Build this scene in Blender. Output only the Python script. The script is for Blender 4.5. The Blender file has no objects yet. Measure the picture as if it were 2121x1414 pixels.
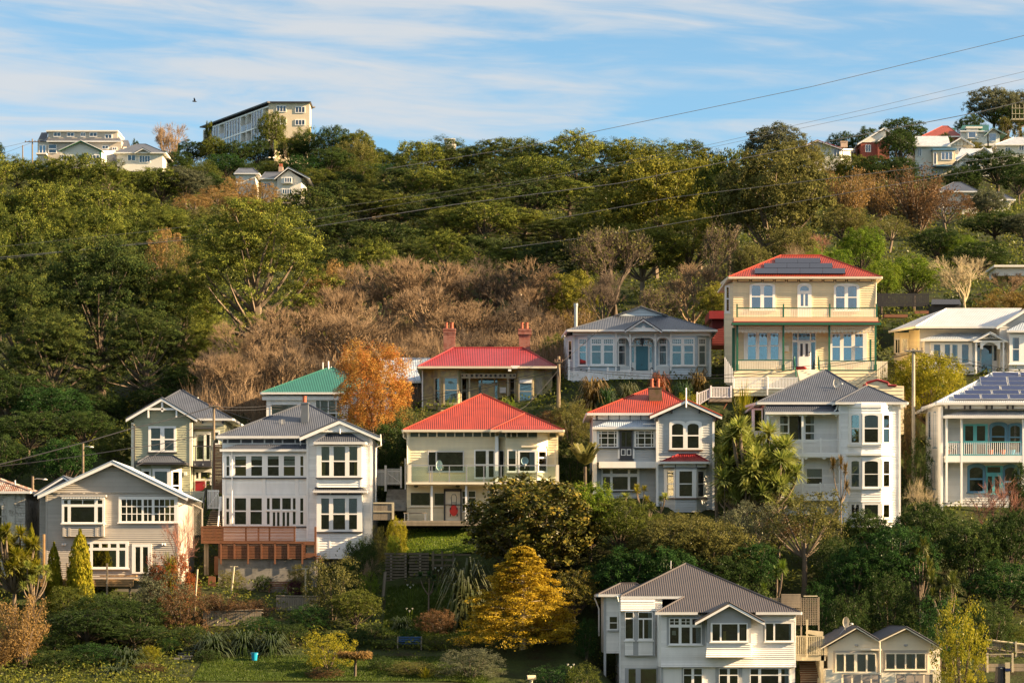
import bpy, math, random
import numpy as np
from mathutils import Vector

random.seed(7)
rng = np.random.default_rng(7)
SC = bpy.context.scene
COL = SC.collection

# ------------------------------------------------------------------ camera, sky, sun, exposure
F, UC, VH = 5500.0, 1060.5, 1250.0          # focal length in photo pixels, principal column, horizon row
cam_d = bpy.data.cameras.new('camera')
cam_d.sensor_width = 36.0
cam_d.lens = F * 36.0 / 2121.0
cam_d.shift_y = (VH - 707.0) / 2121.0
cam_d.clip_start = 1.0
cam_d.clip_end = 8000.0
cam = bpy.data.objects.new('camera', cam_d)
cam.rotation_euler = (math.radians(90), 0, 0)
COL.objects.link(cam)
SC.camera = cam

SUN_EL, SUN_AZ = 22.0, 100.0                 # azimuth clockwise from +Y (the view direction); 90 = from the right
sun_d = bpy.data.lights.new('sun', 'SUN')
sun_d.energy = 5.0
sun_d.angle = math.radians(0.5)
sun_d.color = (1.0, 0.71, 0.40)
sun = bpy.data.objects.new('sun', sun_d)
_a, _e = math.radians(SUN_AZ), math.radians(SUN_EL)
SUNV = Vector((math.sin(_a) * math.cos(_e), math.cos(_a) * math.cos(_e), math.sin(_e)))
sun.rotation_euler = SUNV.to_track_quat('Z', 'Y').to_euler()
COL.objects.link(sun)

W = bpy.data.worlds.new('World')
SC.world = W
W.use_nodes = True
nt = W.node_tree
nt.nodes.clear()
def N(t, kind, **kw):
    n = t.nodes.new(kind)
    for k, v in kw.items():
        if k.startswith('i_'):
            n.inputs[k[2:].replace('_', ' ')].default_value = v
        else:
            setattr(n, k, v)
    return n
def math_node(t, op, a, b=None, clamp=False):
    n = t.nodes.new('ShaderNodeMath'); n.operation = op; n.use_clamp = clamp
    for i, x in enumerate((a, b)):
        if x is None: continue
        if isinstance(x, (int, float)): n.inputs[i].default_value = x
        else: t.links.new(x, n.inputs[i])
    return n.outputs[0]
sky = N(nt, 'ShaderNodeTexSky', sky_type='NISHITA', sun_disc=False, altitude=1500.0, air_density=1.0, dust_density=0.2, ozone_density=2.0)
sky.sun_elevation = _e
sky.sun_rotation = _a
tc = N(nt, 'ShaderNodeTexCoord')
sep = N(nt, 'ShaderNodeSeparateXYZ'); nt.links.new(tc.outputs['Generated'], sep.inputs[0])
# streaky high cloud: noise over azimuth and elevation, stretched sideways and slightly tilted
az = math_node(nt, 'ARCTAN2', sep.outputs[0], sep.outputs[1])
el = math_node(nt, 'ARCSINE', sep.outputs[2])
tilt = math_node(nt, 'ADD', el, math_node(nt, 'MULTIPLY', az, 0.06))
def cloud_noise(sx, sy, detail, off, rough=0.55, dist=0.4):
    c = N(nt, 'ShaderNodeCombineXYZ')
    nt.links.new(math_node(nt, 'MULTIPLY', az, sx), c.inputs[0])
    nt.links.new(math_node(nt, 'MULTIPLY', tilt, sy), c.inputs[1])
    c.inputs[2].default_value = off
    n = N(nt, 'ShaderNodeTexNoise'); n.inputs['Scale'].default_value = 1.0
    n.inputs['Detail'].default_value = detail; n.inputs['Roughness'].default_value = rough; n.inputs['Distortion'].default_value = dist
    nt.links.new(c.outputs[0], n.inputs['Vector'])
    return n.outputs['Fac']
n1 = cloud_noise(3.2, 26.0, 5.0, 3.7)
n2 = cloud_noise(13.0, 110.0, 6.0, 9.1, 0.6, 0.8)
mixn = math_node(nt, 'ADD', math_node(nt, 'MULTIPLY', n1, 0.72), math_node(nt, 'MULTIPLY', n2, 0.28))
lift = N(nt, 'ShaderNodeMapRange'); lift.inputs['From Min'].default_value = 0.165; lift.inputs['From Max'].default_value = 0.235
lift.inputs['To Min'].default_value = -0.07; lift.inputs['To Max'].default_value = 0.125
nt.links.new(el, lift.inputs['Value'])
cov = math_node(nt, 'ADD', mixn, lift.outputs[0])
mask = N(nt, 'ShaderNodeMapRange', interpolation_type='SMOOTHSTEP'); mask.inputs['From Min'].default_value = 0.43; mask.inputs['From Max'].default_value = 0.61
nt.links.new(cov, mask.inputs['Value'])
mfac = math_node(nt, 'ADD', math_node(nt, 'MULTIPLY', mask.outputs[0], 0.78), 0.1)
cmix = N(nt, 'ShaderNodeMix', data_type='RGBA')
nt.links.new(mfac, cmix.inputs['Factor'])
tint = N(nt, 'ShaderNodeMix', data_type='RGBA', blend_type='MULTIPLY'); tint.inputs['Factor'].default_value = 1.0; tint.inputs['B'].default_value = (0.54, 0.73, 0.72, 1)
nt.links.new(sky.outputs[0], tint.inputs['A']); nt.links.new(tint.outputs['Result'], cmix.inputs['A'])
cmix.inputs['B'].default_value = (2.75, 2.8, 2.86, 1)
bg = N(nt, 'ShaderNodeBackground'); bg.inputs['Strength'].default_value = 0.070
nt.links.new(cmix.outputs['Result'], bg.inputs['Color'])
wo = N(nt, 'ShaderNodeOutputWorld'); nt.links.new(bg.outputs[0], wo.inputs['Surface'])

SC.view_settings.view_transform = 'Standard'
SC.view_settings.look = 'None'
SC.view_settings.gamma = 1.0
SC.view_settings.use_curve_mapping = False
SC.view_settings.exposure = 1.92
SC.render.engine = 'CYCLES'
SC.cycles.max_bounces = 6
SC.cycles.diffuse_bounces = 3
SC.cycles.glossy_bounces = 2
SC.cycles.transmission_bounces = 3
SC.cycles.transparent_max_bounces = 8
SC.cycles.use_denoising = True
SC.cycles.denoiser = 'OPENIMAGEDENOISE'
SC.cycles.denoising_input_passes = 'RGB_ALBEDO_NORMAL'
SC.cycles.denoising_prefilter = 'ACCURATE'
SC.cycles.use_adaptive_sampling = False
SC.cycles.caustics_reflective = False
SC.cycles.caustics_refractive = False

# ------------------------------------------------------------------ materials
MATS = {}
def paint(name, col, rough=0.55, var=0.12, scale=1.3, metal=0.0, streak=False, bump=0.0, spec=0.5, dark=None):
    """Painted or raw surface: base colour with soft weathering; dark = (colour, low, high) adds worn patches."""
    if name in MATS: return MATS[name]
    m = bpy.data.materials.new(name); m.use_nodes = True
    t = m.node_tree; b = t.nodes['Principled BSDF']
    co = N(t, 'ShaderNodeTexCoord')
    mp = N(t, 'ShaderNodeMapping'); mp.inputs['Scale'].default_value = (scale, scale, scale * (0.25 if streak else 1.0))
    t.links.new(co.outputs['Object'], mp.inputs['Vector'])
    no = N(t, 'ShaderNodeTexNoise', i_Scale=1.0, i_Detail=6.0, i_Roughness=0.62)
    t.links.new(mp.outputs[0], no.inputs['Vector'])
    rmp = N(t, 'ShaderNodeMapRange'); rmp.inputs['From Min'].default_value = 0.25; rmp.inputs['From Max'].default_value = 0.75
    rmp.inputs['To Min'].default_value = 1 - var; rmp.inputs['To Max'].default_value = 1 + var
    t.links.new(no.outputs['Fac'], rmp.inputs['Value'])
    mul = N(t, 'ShaderNodeMix', data_type='RGBA', blend_type='MULTIPLY'); mul.inputs['Factor'].default_value = 1.0
    mul.inputs['A'].default_value = (*col, 1)
    oi = N(t, 'ShaderNodeObjectInfo'); ov = 0.16 if 'weatherboard' in name or 'boards' in name or 'timber' in name else 0.05
    t.links.new(math_node(t, 'MULTIPLY', rmp.outputs[0], math_node(t, 'ADD', math_node(t, 'MULTIPLY', oi.outputs['Random'], ov), 1 - ov / 2)), mul.inputs['B'])
    out = mul.outputs['Result']
    if dark:
        n2_ = N(t, 'ShaderNodeTexNoise', i_Scale=dark[3] if len(dark) > 3 else 2.2, i_Detail=8.0, i_Roughness=0.7)
        t.links.new(co.outputs['Object'], n2_.inputs['Vector'])
        r2 = N(t, 'ShaderNodeMapRange'); r2.inputs['From Min'].default_value = dark[1]; r2.inputs['From Max'].default_value = dark[2]
        t.links.new(n2_.outputs['Fac'], r2.inputs['Value'])
        mx = N(t, 'ShaderNodeMix', data_type='RGBA'); t.links.new(r2.outputs[0], mx.inputs['Factor'])
        t.links.new(out, mx.inputs['A']); mx.inputs['B'].default_value = (*dark[0], 1)
        out = mx.outputs['Result']
    t.links.new(out, b.inputs['Base Color'])
    b.inputs['Roughness'].default_value = rough
    b.inputs['Metallic'].default_value = metal
    b.inputs['Specular IOR Level'].default_value = spec
    if bump:
        bp = N(t, 'ShaderNodeBump', i_Strength=bump, i_Distance=0.05); t.links.new(no.outputs['Fac'], bp.inputs['Height'])
        t.links.new(bp.outputs[0], b.inputs['Normal'])
    MATS[name] = m
    return m
def glass(name, tint, base=0.07):
    m = bpy.data.materials.new(name); m.use_nodes = True
    t = m.node_tree; t.nodes.clear()
    tr = N(t, 'ShaderNodeBsdfTransparent'); tr.inputs[0].default_value = (*tint, 1)
    gl = N(t, 'ShaderNodeBsdfGlossy'); gl.inputs['Roughness'].default_value = 0.02
    co = N(t, 'ShaderNodeTexCoord')
    no = N(t, 'ShaderNodeTexNoise', i_Scale=0.7, i_Detail=1.0); t.links.new(co.outputs['Object'], no.inputs['Vector'])
    bp = N(t, 'ShaderNodeBump', i_Strength=0.03, i_Distance=0.2); t.links.new(no.outputs['Fac'], bp.inputs['Height'])
    t.links.new(bp.outputs[0], gl.inputs['Normal'])
    lw = N(t, 'ShaderNodeLayerWeight', i_Blend=0.25)
    fac = math_node(t, 'ADD', lw.outputs['Fresnel'], base, True)
    mx = N(t, 'ShaderNodeMixShader'); t.links.new(fac, mx.inputs[0]); t.links.new(tr.outputs[0], mx.inputs[1]); t.links.new(gl.outputs[0], mx.inputs[2])
    o = N(t, 'ShaderNodeOutputMaterial'); t.links.new(mx.outputs[0], o.inputs[0])
    return m
def leafmat(name, c0, c1, c2, trans=0.35, gloss=0.08, hue=0.0):
    """Foliage: every leaf takes its own shade between three greens; part of the light passes through."""
    m = bpy.data.materials.new(name); m.use_nodes = True
    t = m.node_tree; t.nodes.clear()
    ge = N(t, 'ShaderNodeNewGeometry')
    oi = N(t, 'ShaderNodeObjectInfo')
    co = N(t, 'ShaderNodeTexCoord')
    no = N(t, 'ShaderNodeTexNoise', i_Scale=0.55, i_Detail=2.0); t.links.new(co.outputs['Object'], no.inputs['Vector'])
    a = math_node(t, 'MULTIPLY', ge.outputs['Random Per Island'], 0.55)
    b_ = math_node(t, 'ADD', a, math_node(t, 'MULTIPLY', no.outputs['Fac'], 0.7))
    c = math_node(t, 'ADD', b_, math_node(t, 'MULTIPLY', oi.outputs['Random'], 0.24))
    c = math_node(t, 'SUBTRACT', c, 0.24, True)
    rp = N(t, 'ShaderNodeValToRGB'); t.links.new(c, rp.inputs[0])
    rp.color_ramp.elements[0].position = 0.1; rp.color_ramp.elements[0].color = (*c0, 1)
    rp.color_ramp.elements[1].position = 0.95; rp.color_ramp.elements[1].color = (*c2, 1)
    e = rp.color_ramp.elements.new(0.5); e.color = (*c1, 1)
    df = N(t, 'ShaderNodeBsdfDiffuse'); t.links.new(rp.outputs[0], df.inputs[0])
    tl = N(t, 'ShaderNodeBsdfTranslucent'); t.links.new(rp.outputs[0], tl.inputs[0])
    mx = N(t, 'ShaderNodeMixShader'); mx.inputs[0].default_value = trans
    t.links.new(df.outputs[0], mx.inputs[1]); t.links.new(tl.outputs[0], mx.inputs[2])
    gl = N(t, 'ShaderNodeBsdfGlossy'); gl.inputs['Roughness'].default_value = 0.6
    lw = N(t, 'ShaderNodeLayerWeight', i_Blend=0.2)
    mg = N(t, 'ShaderNodeMixShader'); t.links.new(math_node(t, 'MULTIPLY', lw.outputs['Fresnel'], gloss), mg.inputs[0])
    t.links.new(mx.outputs[0], mg.inputs[1]); t.links.new(gl.outputs[0], mg.inputs[2])
    o = N(t, 'ShaderNodeOutputMaterial'); t.links.new(mg.outputs[0], o.inputs[0])
    MATS[name] = m
    return m

WHITE = paint('white_paint', (0.84, 0.83, 0.81), 0.5, 0.07, streak=True)
WWALL = paint('white_weatherboard', (0.84, 0.835, 0.82), 0.55, 0.10, streak=True, dark=((0.5, 0.49, 0.46), 0.62, 0.9))
CREAMT = paint('cream_trim', (0.80, 0.73, 0.58), 0.5, 0.06)
YWALL = paint('pale_yellow_weatherboard', (0.76, 0.68, 0.48), 0.55, 0.09, streak=True)
CWALL = paint('cream_weatherboard', (0.76, 0.65, 0.43), 0.55, 0.09, streak=True)
GREYW = paint('warm_grey_weatherboard', (0.43, 0.40, 0.36), 0.6, 0.07)
COOLW = paint('cool_grey_weatherboard', (0.47, 0.49, 0.50), 0.6, 0.09, streak=True)
GREENW = paint('sage_weatherboard', (0.40, 0.41, 0.29), 0.6, 0.07)
BLUEW = paint('pale_blue_weatherboard', (0.54, 0.62, 0.69), 0.6, 0.07)
LGREYW = paint('pale_grey_weatherboard', (0.62, 0.62, 0.61), 0.6, 0.07)
BOTW = paint('off_white_weatherboard', (0.83, 0.81, 0.78), 0.6, 0.09, streak=True)
GTRIM = paint('mid_grey_trim', (0.40, 0.41, 0.42), 0.6, 0.06)
PEELW = paint('peeling_yellow_boards', (0.42, 0.35, 0.17), 0.8, 0.25, 1.5, dark=((0.25, 0.21, 0.16), 0.47, 0.62, 1.6))
PEELT = paint('weathered_trim', (0.42, 0.36, 0.24), 0.8, 0.25, 1.5, dark=((0.27, 0.24, 0.2), 0.45, 0.62, 3.0))
OLDW = paint('flaking_white_wall', (0.5, 0.48, 0.43), 0.8, 0.2, 1.2, dark=((0.2, 0.18, 0.15), 0.5, 0.62, 2.2))
SLATE = paint('slate_iron_roof', (0.07, 0.08, 0.105), 0.42, 0.24, 0.9, streak=True)
BROWNR = paint('brown_grey_iron_roof', (0.074, 0.063, 0.062), 0.45, 0.12, 0.9)
REDR = paint('orange_red_iron_roof', (0.27, 0.032, 0.014), 0.5, 0.26, 0.9, streak=True, dark=((0.30, 0.10, 0.08), 0.6, 0.85))
CRIMR = paint('crimson_iron_roof', (0.24, 0.02, 0.024), 0.45, 0.2, 1.2, dark=((0.5, 0.25, 0.24), 0.66, 0.8, 3.0))
GREENR = paint('teal_iron_roof', (0.02, 0.125, 0.105), 0.45, 0.12, 0.9)
STEEL = paint('pale_zinc_roof', (0.52, 0.54, 0.57), 0.45, 0.12, 0.9)
PBLUE = paint('pale_blue_roof', (0.36, 0.43, 0.52), 0.45, 0.12, 0.9)
RUST = paint('rusted_roof', (0.17, 0.085, 0.06), 0.8, 0.4, 1.5, dark=((0.36, 0.34, 0.32), 0.45, 0.6))
DARK = paint('charcoal_paint', (0.045, 0.045, 0.055), 0.5, 0.1)
DGREEN = paint('deep_green_panel', (0.05, 0.075, 0.06), 0.5, 0.1)
VGREEN = paint('verandah_green', (0.012, 0.11, 0.06), 0.45, 0.1)
BROWNP = paint('brown_frieze', (0.14, 0.08, 0.06), 0.5, 0.1)
PEACH = paint('peach_fascia', (0.68, 0.47, 0.28), 0.6, 0.08)
TEAL = paint('teal_door', (0.05, 0.19, 0.25), 0.45, 0.08)
TURQ = paint('turquoise_joinery', (0.10, 0.38, 0.42), 0.45, 0.08)
BLUEJ = paint('blue_joinery', (0.08, 0.20, 0.32), 0.45, 0.08)
REDD = paint('red_door', (0.28, 0.012, 0.02), 0.4, 0.08)
BRICK = None
def brick_mat(name, c1, c2, mortar, moss=None):
    m = bpy.data.materials.new(name); m.use_nodes = True
    t = m.node_tree; b = t.nodes['Principled BSDF']
    co = N(t, 'ShaderNodeTexCoord'); mp = N(t, 'ShaderNodeMapping'); mp.inputs['Rotation'].default_value = (math.radians(90), 0, 0)
    t.links.new(co.outputs['Object'], mp.inputs[0])
    br = N(t, 'ShaderNodeTexBrick', i_Scale=1.0, i_Mortar_Size=0.02); br.inputs['Brick Width'].default_value = 0.24; br.inputs['Row Height'].default_value = 0.086
    br.inputs['Color1'].default_value = (*c1, 1); br.inputs['Color2'].default_value = (*c2, 1); br.inputs['Mortar'].default_value = (*mortar, 1)
    t.links.new(mp.outputs[0], br.inputs['Vector'])
    no = N(t, 'ShaderNodeTexNoise', i_Scale=3.0, i_Detail=6.0); t.links.new(co.outputs['Object'], no.inputs['Vector'])
    mx = N(t, 'ShaderNodeMix', data_type='RGBA')
    r = N(t, 'ShaderNodeMapRange'); r.inputs['From Min'].default_value = 0.45; r.inputs['From Max'].default_value = 0.65; r.inputs['To Max'].default_value = 0.75
    t.links.new(no.outputs['Fac'], r.inputs['Value']); t.links.new(r.outputs[0], mx.inputs['Factor'])
    t.links.new(br.outputs['Color'], mx.inputs['A']); mx.inputs['B'].default_value = (*(moss or tuple(x * 0.55 for x in c1)), 1)
    t.links.new(mx.outputs['Result'], b.inputs['Base Color']); b.inputs['Roughness'].default_value = 0.85
    return m
BRICK = brick_mat('chimney_brick', (0.34, 0.075, 0.05), (0.26, 0.06, 0.045), (0.30, 0.2, 0.16))
MOSSB = brick_mat('mossy_brick', (0.15, 0.07, 0.04), (0.11, 0.05, 0.035), (0.14, 0.11, 0.08), (0.07, 0.06, 0.02))
POT = paint('terracotta_pot', (0.40, 0.11, 0.06), 0.8, 0.2, 3)
CONC = paint('grey_concrete', (0.22, 0.21, 0.19), 0.9, 0.3, 0.8, dark=((0.1, 0.1, 0.09), 0.5, 0.7, 1.2))
DECK = paint('stained_orange_timber', (0.165, 0.066, 0.03), 0.6, 0.2, 3)
TIMB = paint('weathered_timber', (0.24, 0.2, 0.15), 0.85, 0.25, 2.5, streak=True)
CRIBT = paint('mossy_crib_timber', (0.12, 0.10, 0.065), 0.9, 0.35, 2.5)
NEWT = paint('raw_pine_timber', (0.36, 0.22, 0.1), 0.8, 0.2, 2.5)
PALET = paint('pale_timber_paling', (0.45, 0.40, 0.28), 0.8, 0.2, 2.5)
BLKT = paint('black_stained_timber', (0.016, 0.016, 0.019), 0.7, 0.2)
POLEM = paint('power_pole_timber', (0.2, 0.155, 0.105), 0.9, 0.25, 3)
STEELP = paint('galvanised_steel', (0.4, 0.41, 0.42), 0.4, 0.1, 2, metal=0.6)
CABLE = paint('black_cable', (0.03, 0.03, 0.035), 0.6, 0.1)
WIREM = paint('bare_aluminium_wire', (0.15, 0.15, 0.155), 0.45, 0.05)
SOLAR = paint('solar_cells', (0.012, 0.014, 0.028), 0.25, 0.2, 4, spec=0.6)
SOLARB = paint('blue_solar_cells', (0.012, 0.022, 0.085), 0.25, 0.2, 4, spec=0.6)
INTER = paint('painted_dim_interior', (0.035, 0.034, 0.036), 0.9, 0.9, 1.1, dark=((0.12, 0.09, 0.07), 0.5, 0.72, 1.6))  # room gloom painted onto a flat backing just behind the panes
BLIND = paint('cream_blind', (0.55, 0.52, 0.44), 0.8, 0.06)
BLINDW = paint('pale_blind', (0.52, 0.56, 0.56), 0.8, 0.06)
BLINDB = paint('mustard_blind', (0.24, 0.16, 0.05), 0.8, 0.06)
CURT = paint('net_curtain', (0.42, 0.45, 0.46), 0.9, 0.12, 6)
YCURT = paint('yellow_curtain', (0.5, 0.33, 0.1), 0.9, 0.12, 6)
GLASS = glass('window_glass', (0.82, 0.88, 0.9), 0.08)
GLASSB = glass('sky_lit_glass', (0.6, 0.74, 0.84), 0.24)
BALG = glass('balustrade_glass', (0.86, 0.94, 0.9), 0.05)
DISHM = paint('dish_grey', (0.55, 0.54, 0.52), 0.5, 0.05)
BLUEP = paint('blue_plastic', (0.01, 0.30, 0.50), 0.35, 0.05)
BLUEBENCH = paint('navy_bench_paint', (0.012, 0.06, 0.16), 0.5, 0.15)
REDP = paint('red_mower_plastic', (0.55, 0.03, 0.015), 0.35, 0.08)

# ------------------------------------------------------------------ mesh helpers
def at(u, v, Y):
    return Vector(((u - UC) * Y / F, Y, (VH - v) * Y / F))
def pxm(Y):                                   # photo pixels per metre at depth Y
    return F / Y
class MB:
    def __init__(s): s.v, s.f, s.m = [], [], []
    def add(s, vs, fs, mi=0):
        b = len(s.v); s.v += [tuple(p) for p in vs]
        s.f += [[i + b for i in f] for f in fs]; s.m += [mi] * len(fs)
    def hexa(s, fr, bk, mi=0):
        s.add(list(fr) + list(bk), [(0, 1, 2, 3), (7, 6, 5, 4), (4, 0, 3, 7), (1, 5, 6, 2), (3, 2, 6, 7), (4, 5, 1, 0)], mi)
    def box(s, lo, hi, mi=0):
        (a, b, c), (d, e, g) = lo, hi
        s.hexa([(a, b, c), (d, b, c), (d, b, g), (a, b, g)], [(a, e, c), (d, e, c), (d, e, g), (a, e, g)], mi)
    def prism(s, pts, dy, mi=0):               # front polygon (any orientation) pushed back by dy along Y
        n = len(pts); bk = [Vector(p) + Vector((0, dy, 0)) for p in pts]
        s.add(list(pts) + bk, [list(range(n)), list(range(2 * n - 1, n - 1, -1))] + [(i, i + n, (i + 1) % n + n, (i + 1) % n) for i in range(n)], mi)
    def tube(s, pts, rad, sides=6, mi=0, cap=True):
        pts = [Vector(p) for p in pts]
        if isinstance(rad, (int, float)): rad = [rad] * len(pts)
        base = len(s.v)
        up = Vector((0.13, 0.31, 0.94))
        for i, p in enumerate(pts):
            t = (pts[min(i + 1, len(pts) - 1)] - pts[max(i - 1, 0)]).normalized()
            if abs(t.dot(up)) > 0.98: up = Vector((0.9, 0.2, 0.1))
            a = t.cross(up).normalized(); b = t.cross(a)
            for k in range(sides):
                w = 2 * math.pi * k / sides
                s.v.append(tuple(p + (a * math.cos(w) + b * math.sin(w)) * rad[i]))
        for i in range(len(pts) - 1):
            for k in range(sides):
                o, o2 = base + i * sides, base + (i + 1) * sides
                s.f.append([o + k, o + (k + 1) % sides, o2 + (k + 1) % sides, o2 + k]); s.m.append(mi)
        if cap:
            s.f.append([base + k for k in range(sides)][::-1]); s.m.append(mi)
            o = base + (len(pts) - 1) * sides
            s.f.append([o + k for k in range(sides)]); s.m.append(mi)
    def beam(s, p, q, w, mi=0): s.tube([p, q], w * 0.7071, 4, mi)
    def lathe(s, c, prof, sides=14, mi=0):     # prof: (radius, z) about a vertical axis through c
        base = len(s.v)
        for r, z in prof:
            for k in range(sides):
                w = 2 * math.pi * k / sides
                s.v.append((c[0] + r * math.cos(w), c[1] + r * math.sin(w), c[2] + z))
        for i in range(len(prof) - 1):
            for k in range(sides):
                o, o2 = base + i * sides, base + (i + 1) * sides
                s.f.append([o + k, o + (k + 1) % sides, o2 + (k + 1) % sides, o2 + k]); s.m.append(mi)
        s.f.append([base + k for k in range(sides)][::-1]); s.m.append(mi)
        o = base + (len(prof) - 1) * sides
        s.f.append([o + k for k in range(sides)]); s.m.append(mi)
    def mesh(s, name, mats, org=(0, 0, 0)):
        me = bpy.data.meshes.new(name)
        ox, oy, oz = org
        me.from_pydata([(x - ox, y - oy, z - oz) for x, y, z in s.v], [], s.f)
        for m in (mats if isinstance(mats, (list, tuple)) else [mats]): me.materials.append(m)
        if any(s.m): me.polygons.foreach_set('material_index', s.m)
        me.update()
        return me
    def corr(s, pts, pitch=0.15, amp=0.035, mi=0):
        """Corrugated iron sheet over a flat convex polygon, ribs running up the slope."""
        pts = [Vector(p) for p in pts]
        n = Vector((0, 0, 0))
        for i in range(len(pts)):
            n += (pts[i] - pts[0]).cross(pts[(i + 1) % len(pts)] - pts[0])
        n.normalize()
        if n.z < 0: n = -n
        e = Vector((0, 0, 1)).cross(n)
        if e.length < 1e-4: e = Vector((1, 0, 0))
        e.normalize(); sl = n.cross(e)
        o = pts[0]
        P2 = [((p - o).dot(e), (p - o).dot(sl)) for p in pts]
        amin, amax = min(a for a, b in P2), max(a for a, b in P2)
        k = max(2, int((amax - amin) / (pitch / 2)))
        cols = []
        for i in range(k + 1):
            a = amin + (amax - amin) * min(max(i / k, 1e-5), 1 - 1e-5)
            bs = []
            for j in range(len(P2)):
                (a0, b0), (a1, b1) = P2[j], P2[(j + 1) % len(P2)]
                if (a0 - a) * (a1 - a) <= 0 and abs(a1 - a0) > 1e-9: bs.append(b0 + (b1 - b0) * (a - a0) / (a1 - a0))
            if bs: cols.append((a, min(bs), max(bs), i % 2))
        vs = []
        for a, b0, b1, z in cols:
            for b in (b0, b1): vs.append(o + e * a + sl * b + n * (amp * z))
        s.add(vs, [(2 * i, 2 * i + 2, 2 * i + 3, 2 * i + 1) for i in range(len(cols) - 1)], mi)
        s.add([p - n * 0.05 for p in pts], [list(range(len(pts)))], mi)

def props(o, label=None, cat=None, group=None, kind=None):
    for k, v in (('label', label), ('category', cat), ('group', group), ('kind', kind)):
        if v: o[k] = v
    return o
def link(name, me, parent=None, loc=(0, 0, 0)):
    o = bpy.data.objects.new(name, me); o.location = loc; COL.objects.link(o)
    if parent: o.parent = parent
    return o
class Thing:
    """A top-level thing: an Empty at its base; parts are meshes stored relative to it."""
    def __init__(s, name, label, cat, org, group=None):
        s.org = Vector(org)
        s.root = bpy.data.objects.new(name, None); s.root.empty_display_size = 0.3
        s.root.location = s.org; COL.objects.link(s.root)
        props(s.root, label, cat, group)
    def part(s, name, mb, mats, parent=None, label=None, kind=None):
        o = link(name, mb.mesh(name, mats, s.org), parent or s.root)
        props(o, label, kind=kind)
        return o
def single(name, label, cat, mb, mats, org, group=None):
    o = link(name, mb.mesh(name, mats, org), None, org)
    return props(o, label, cat, group)

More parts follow.
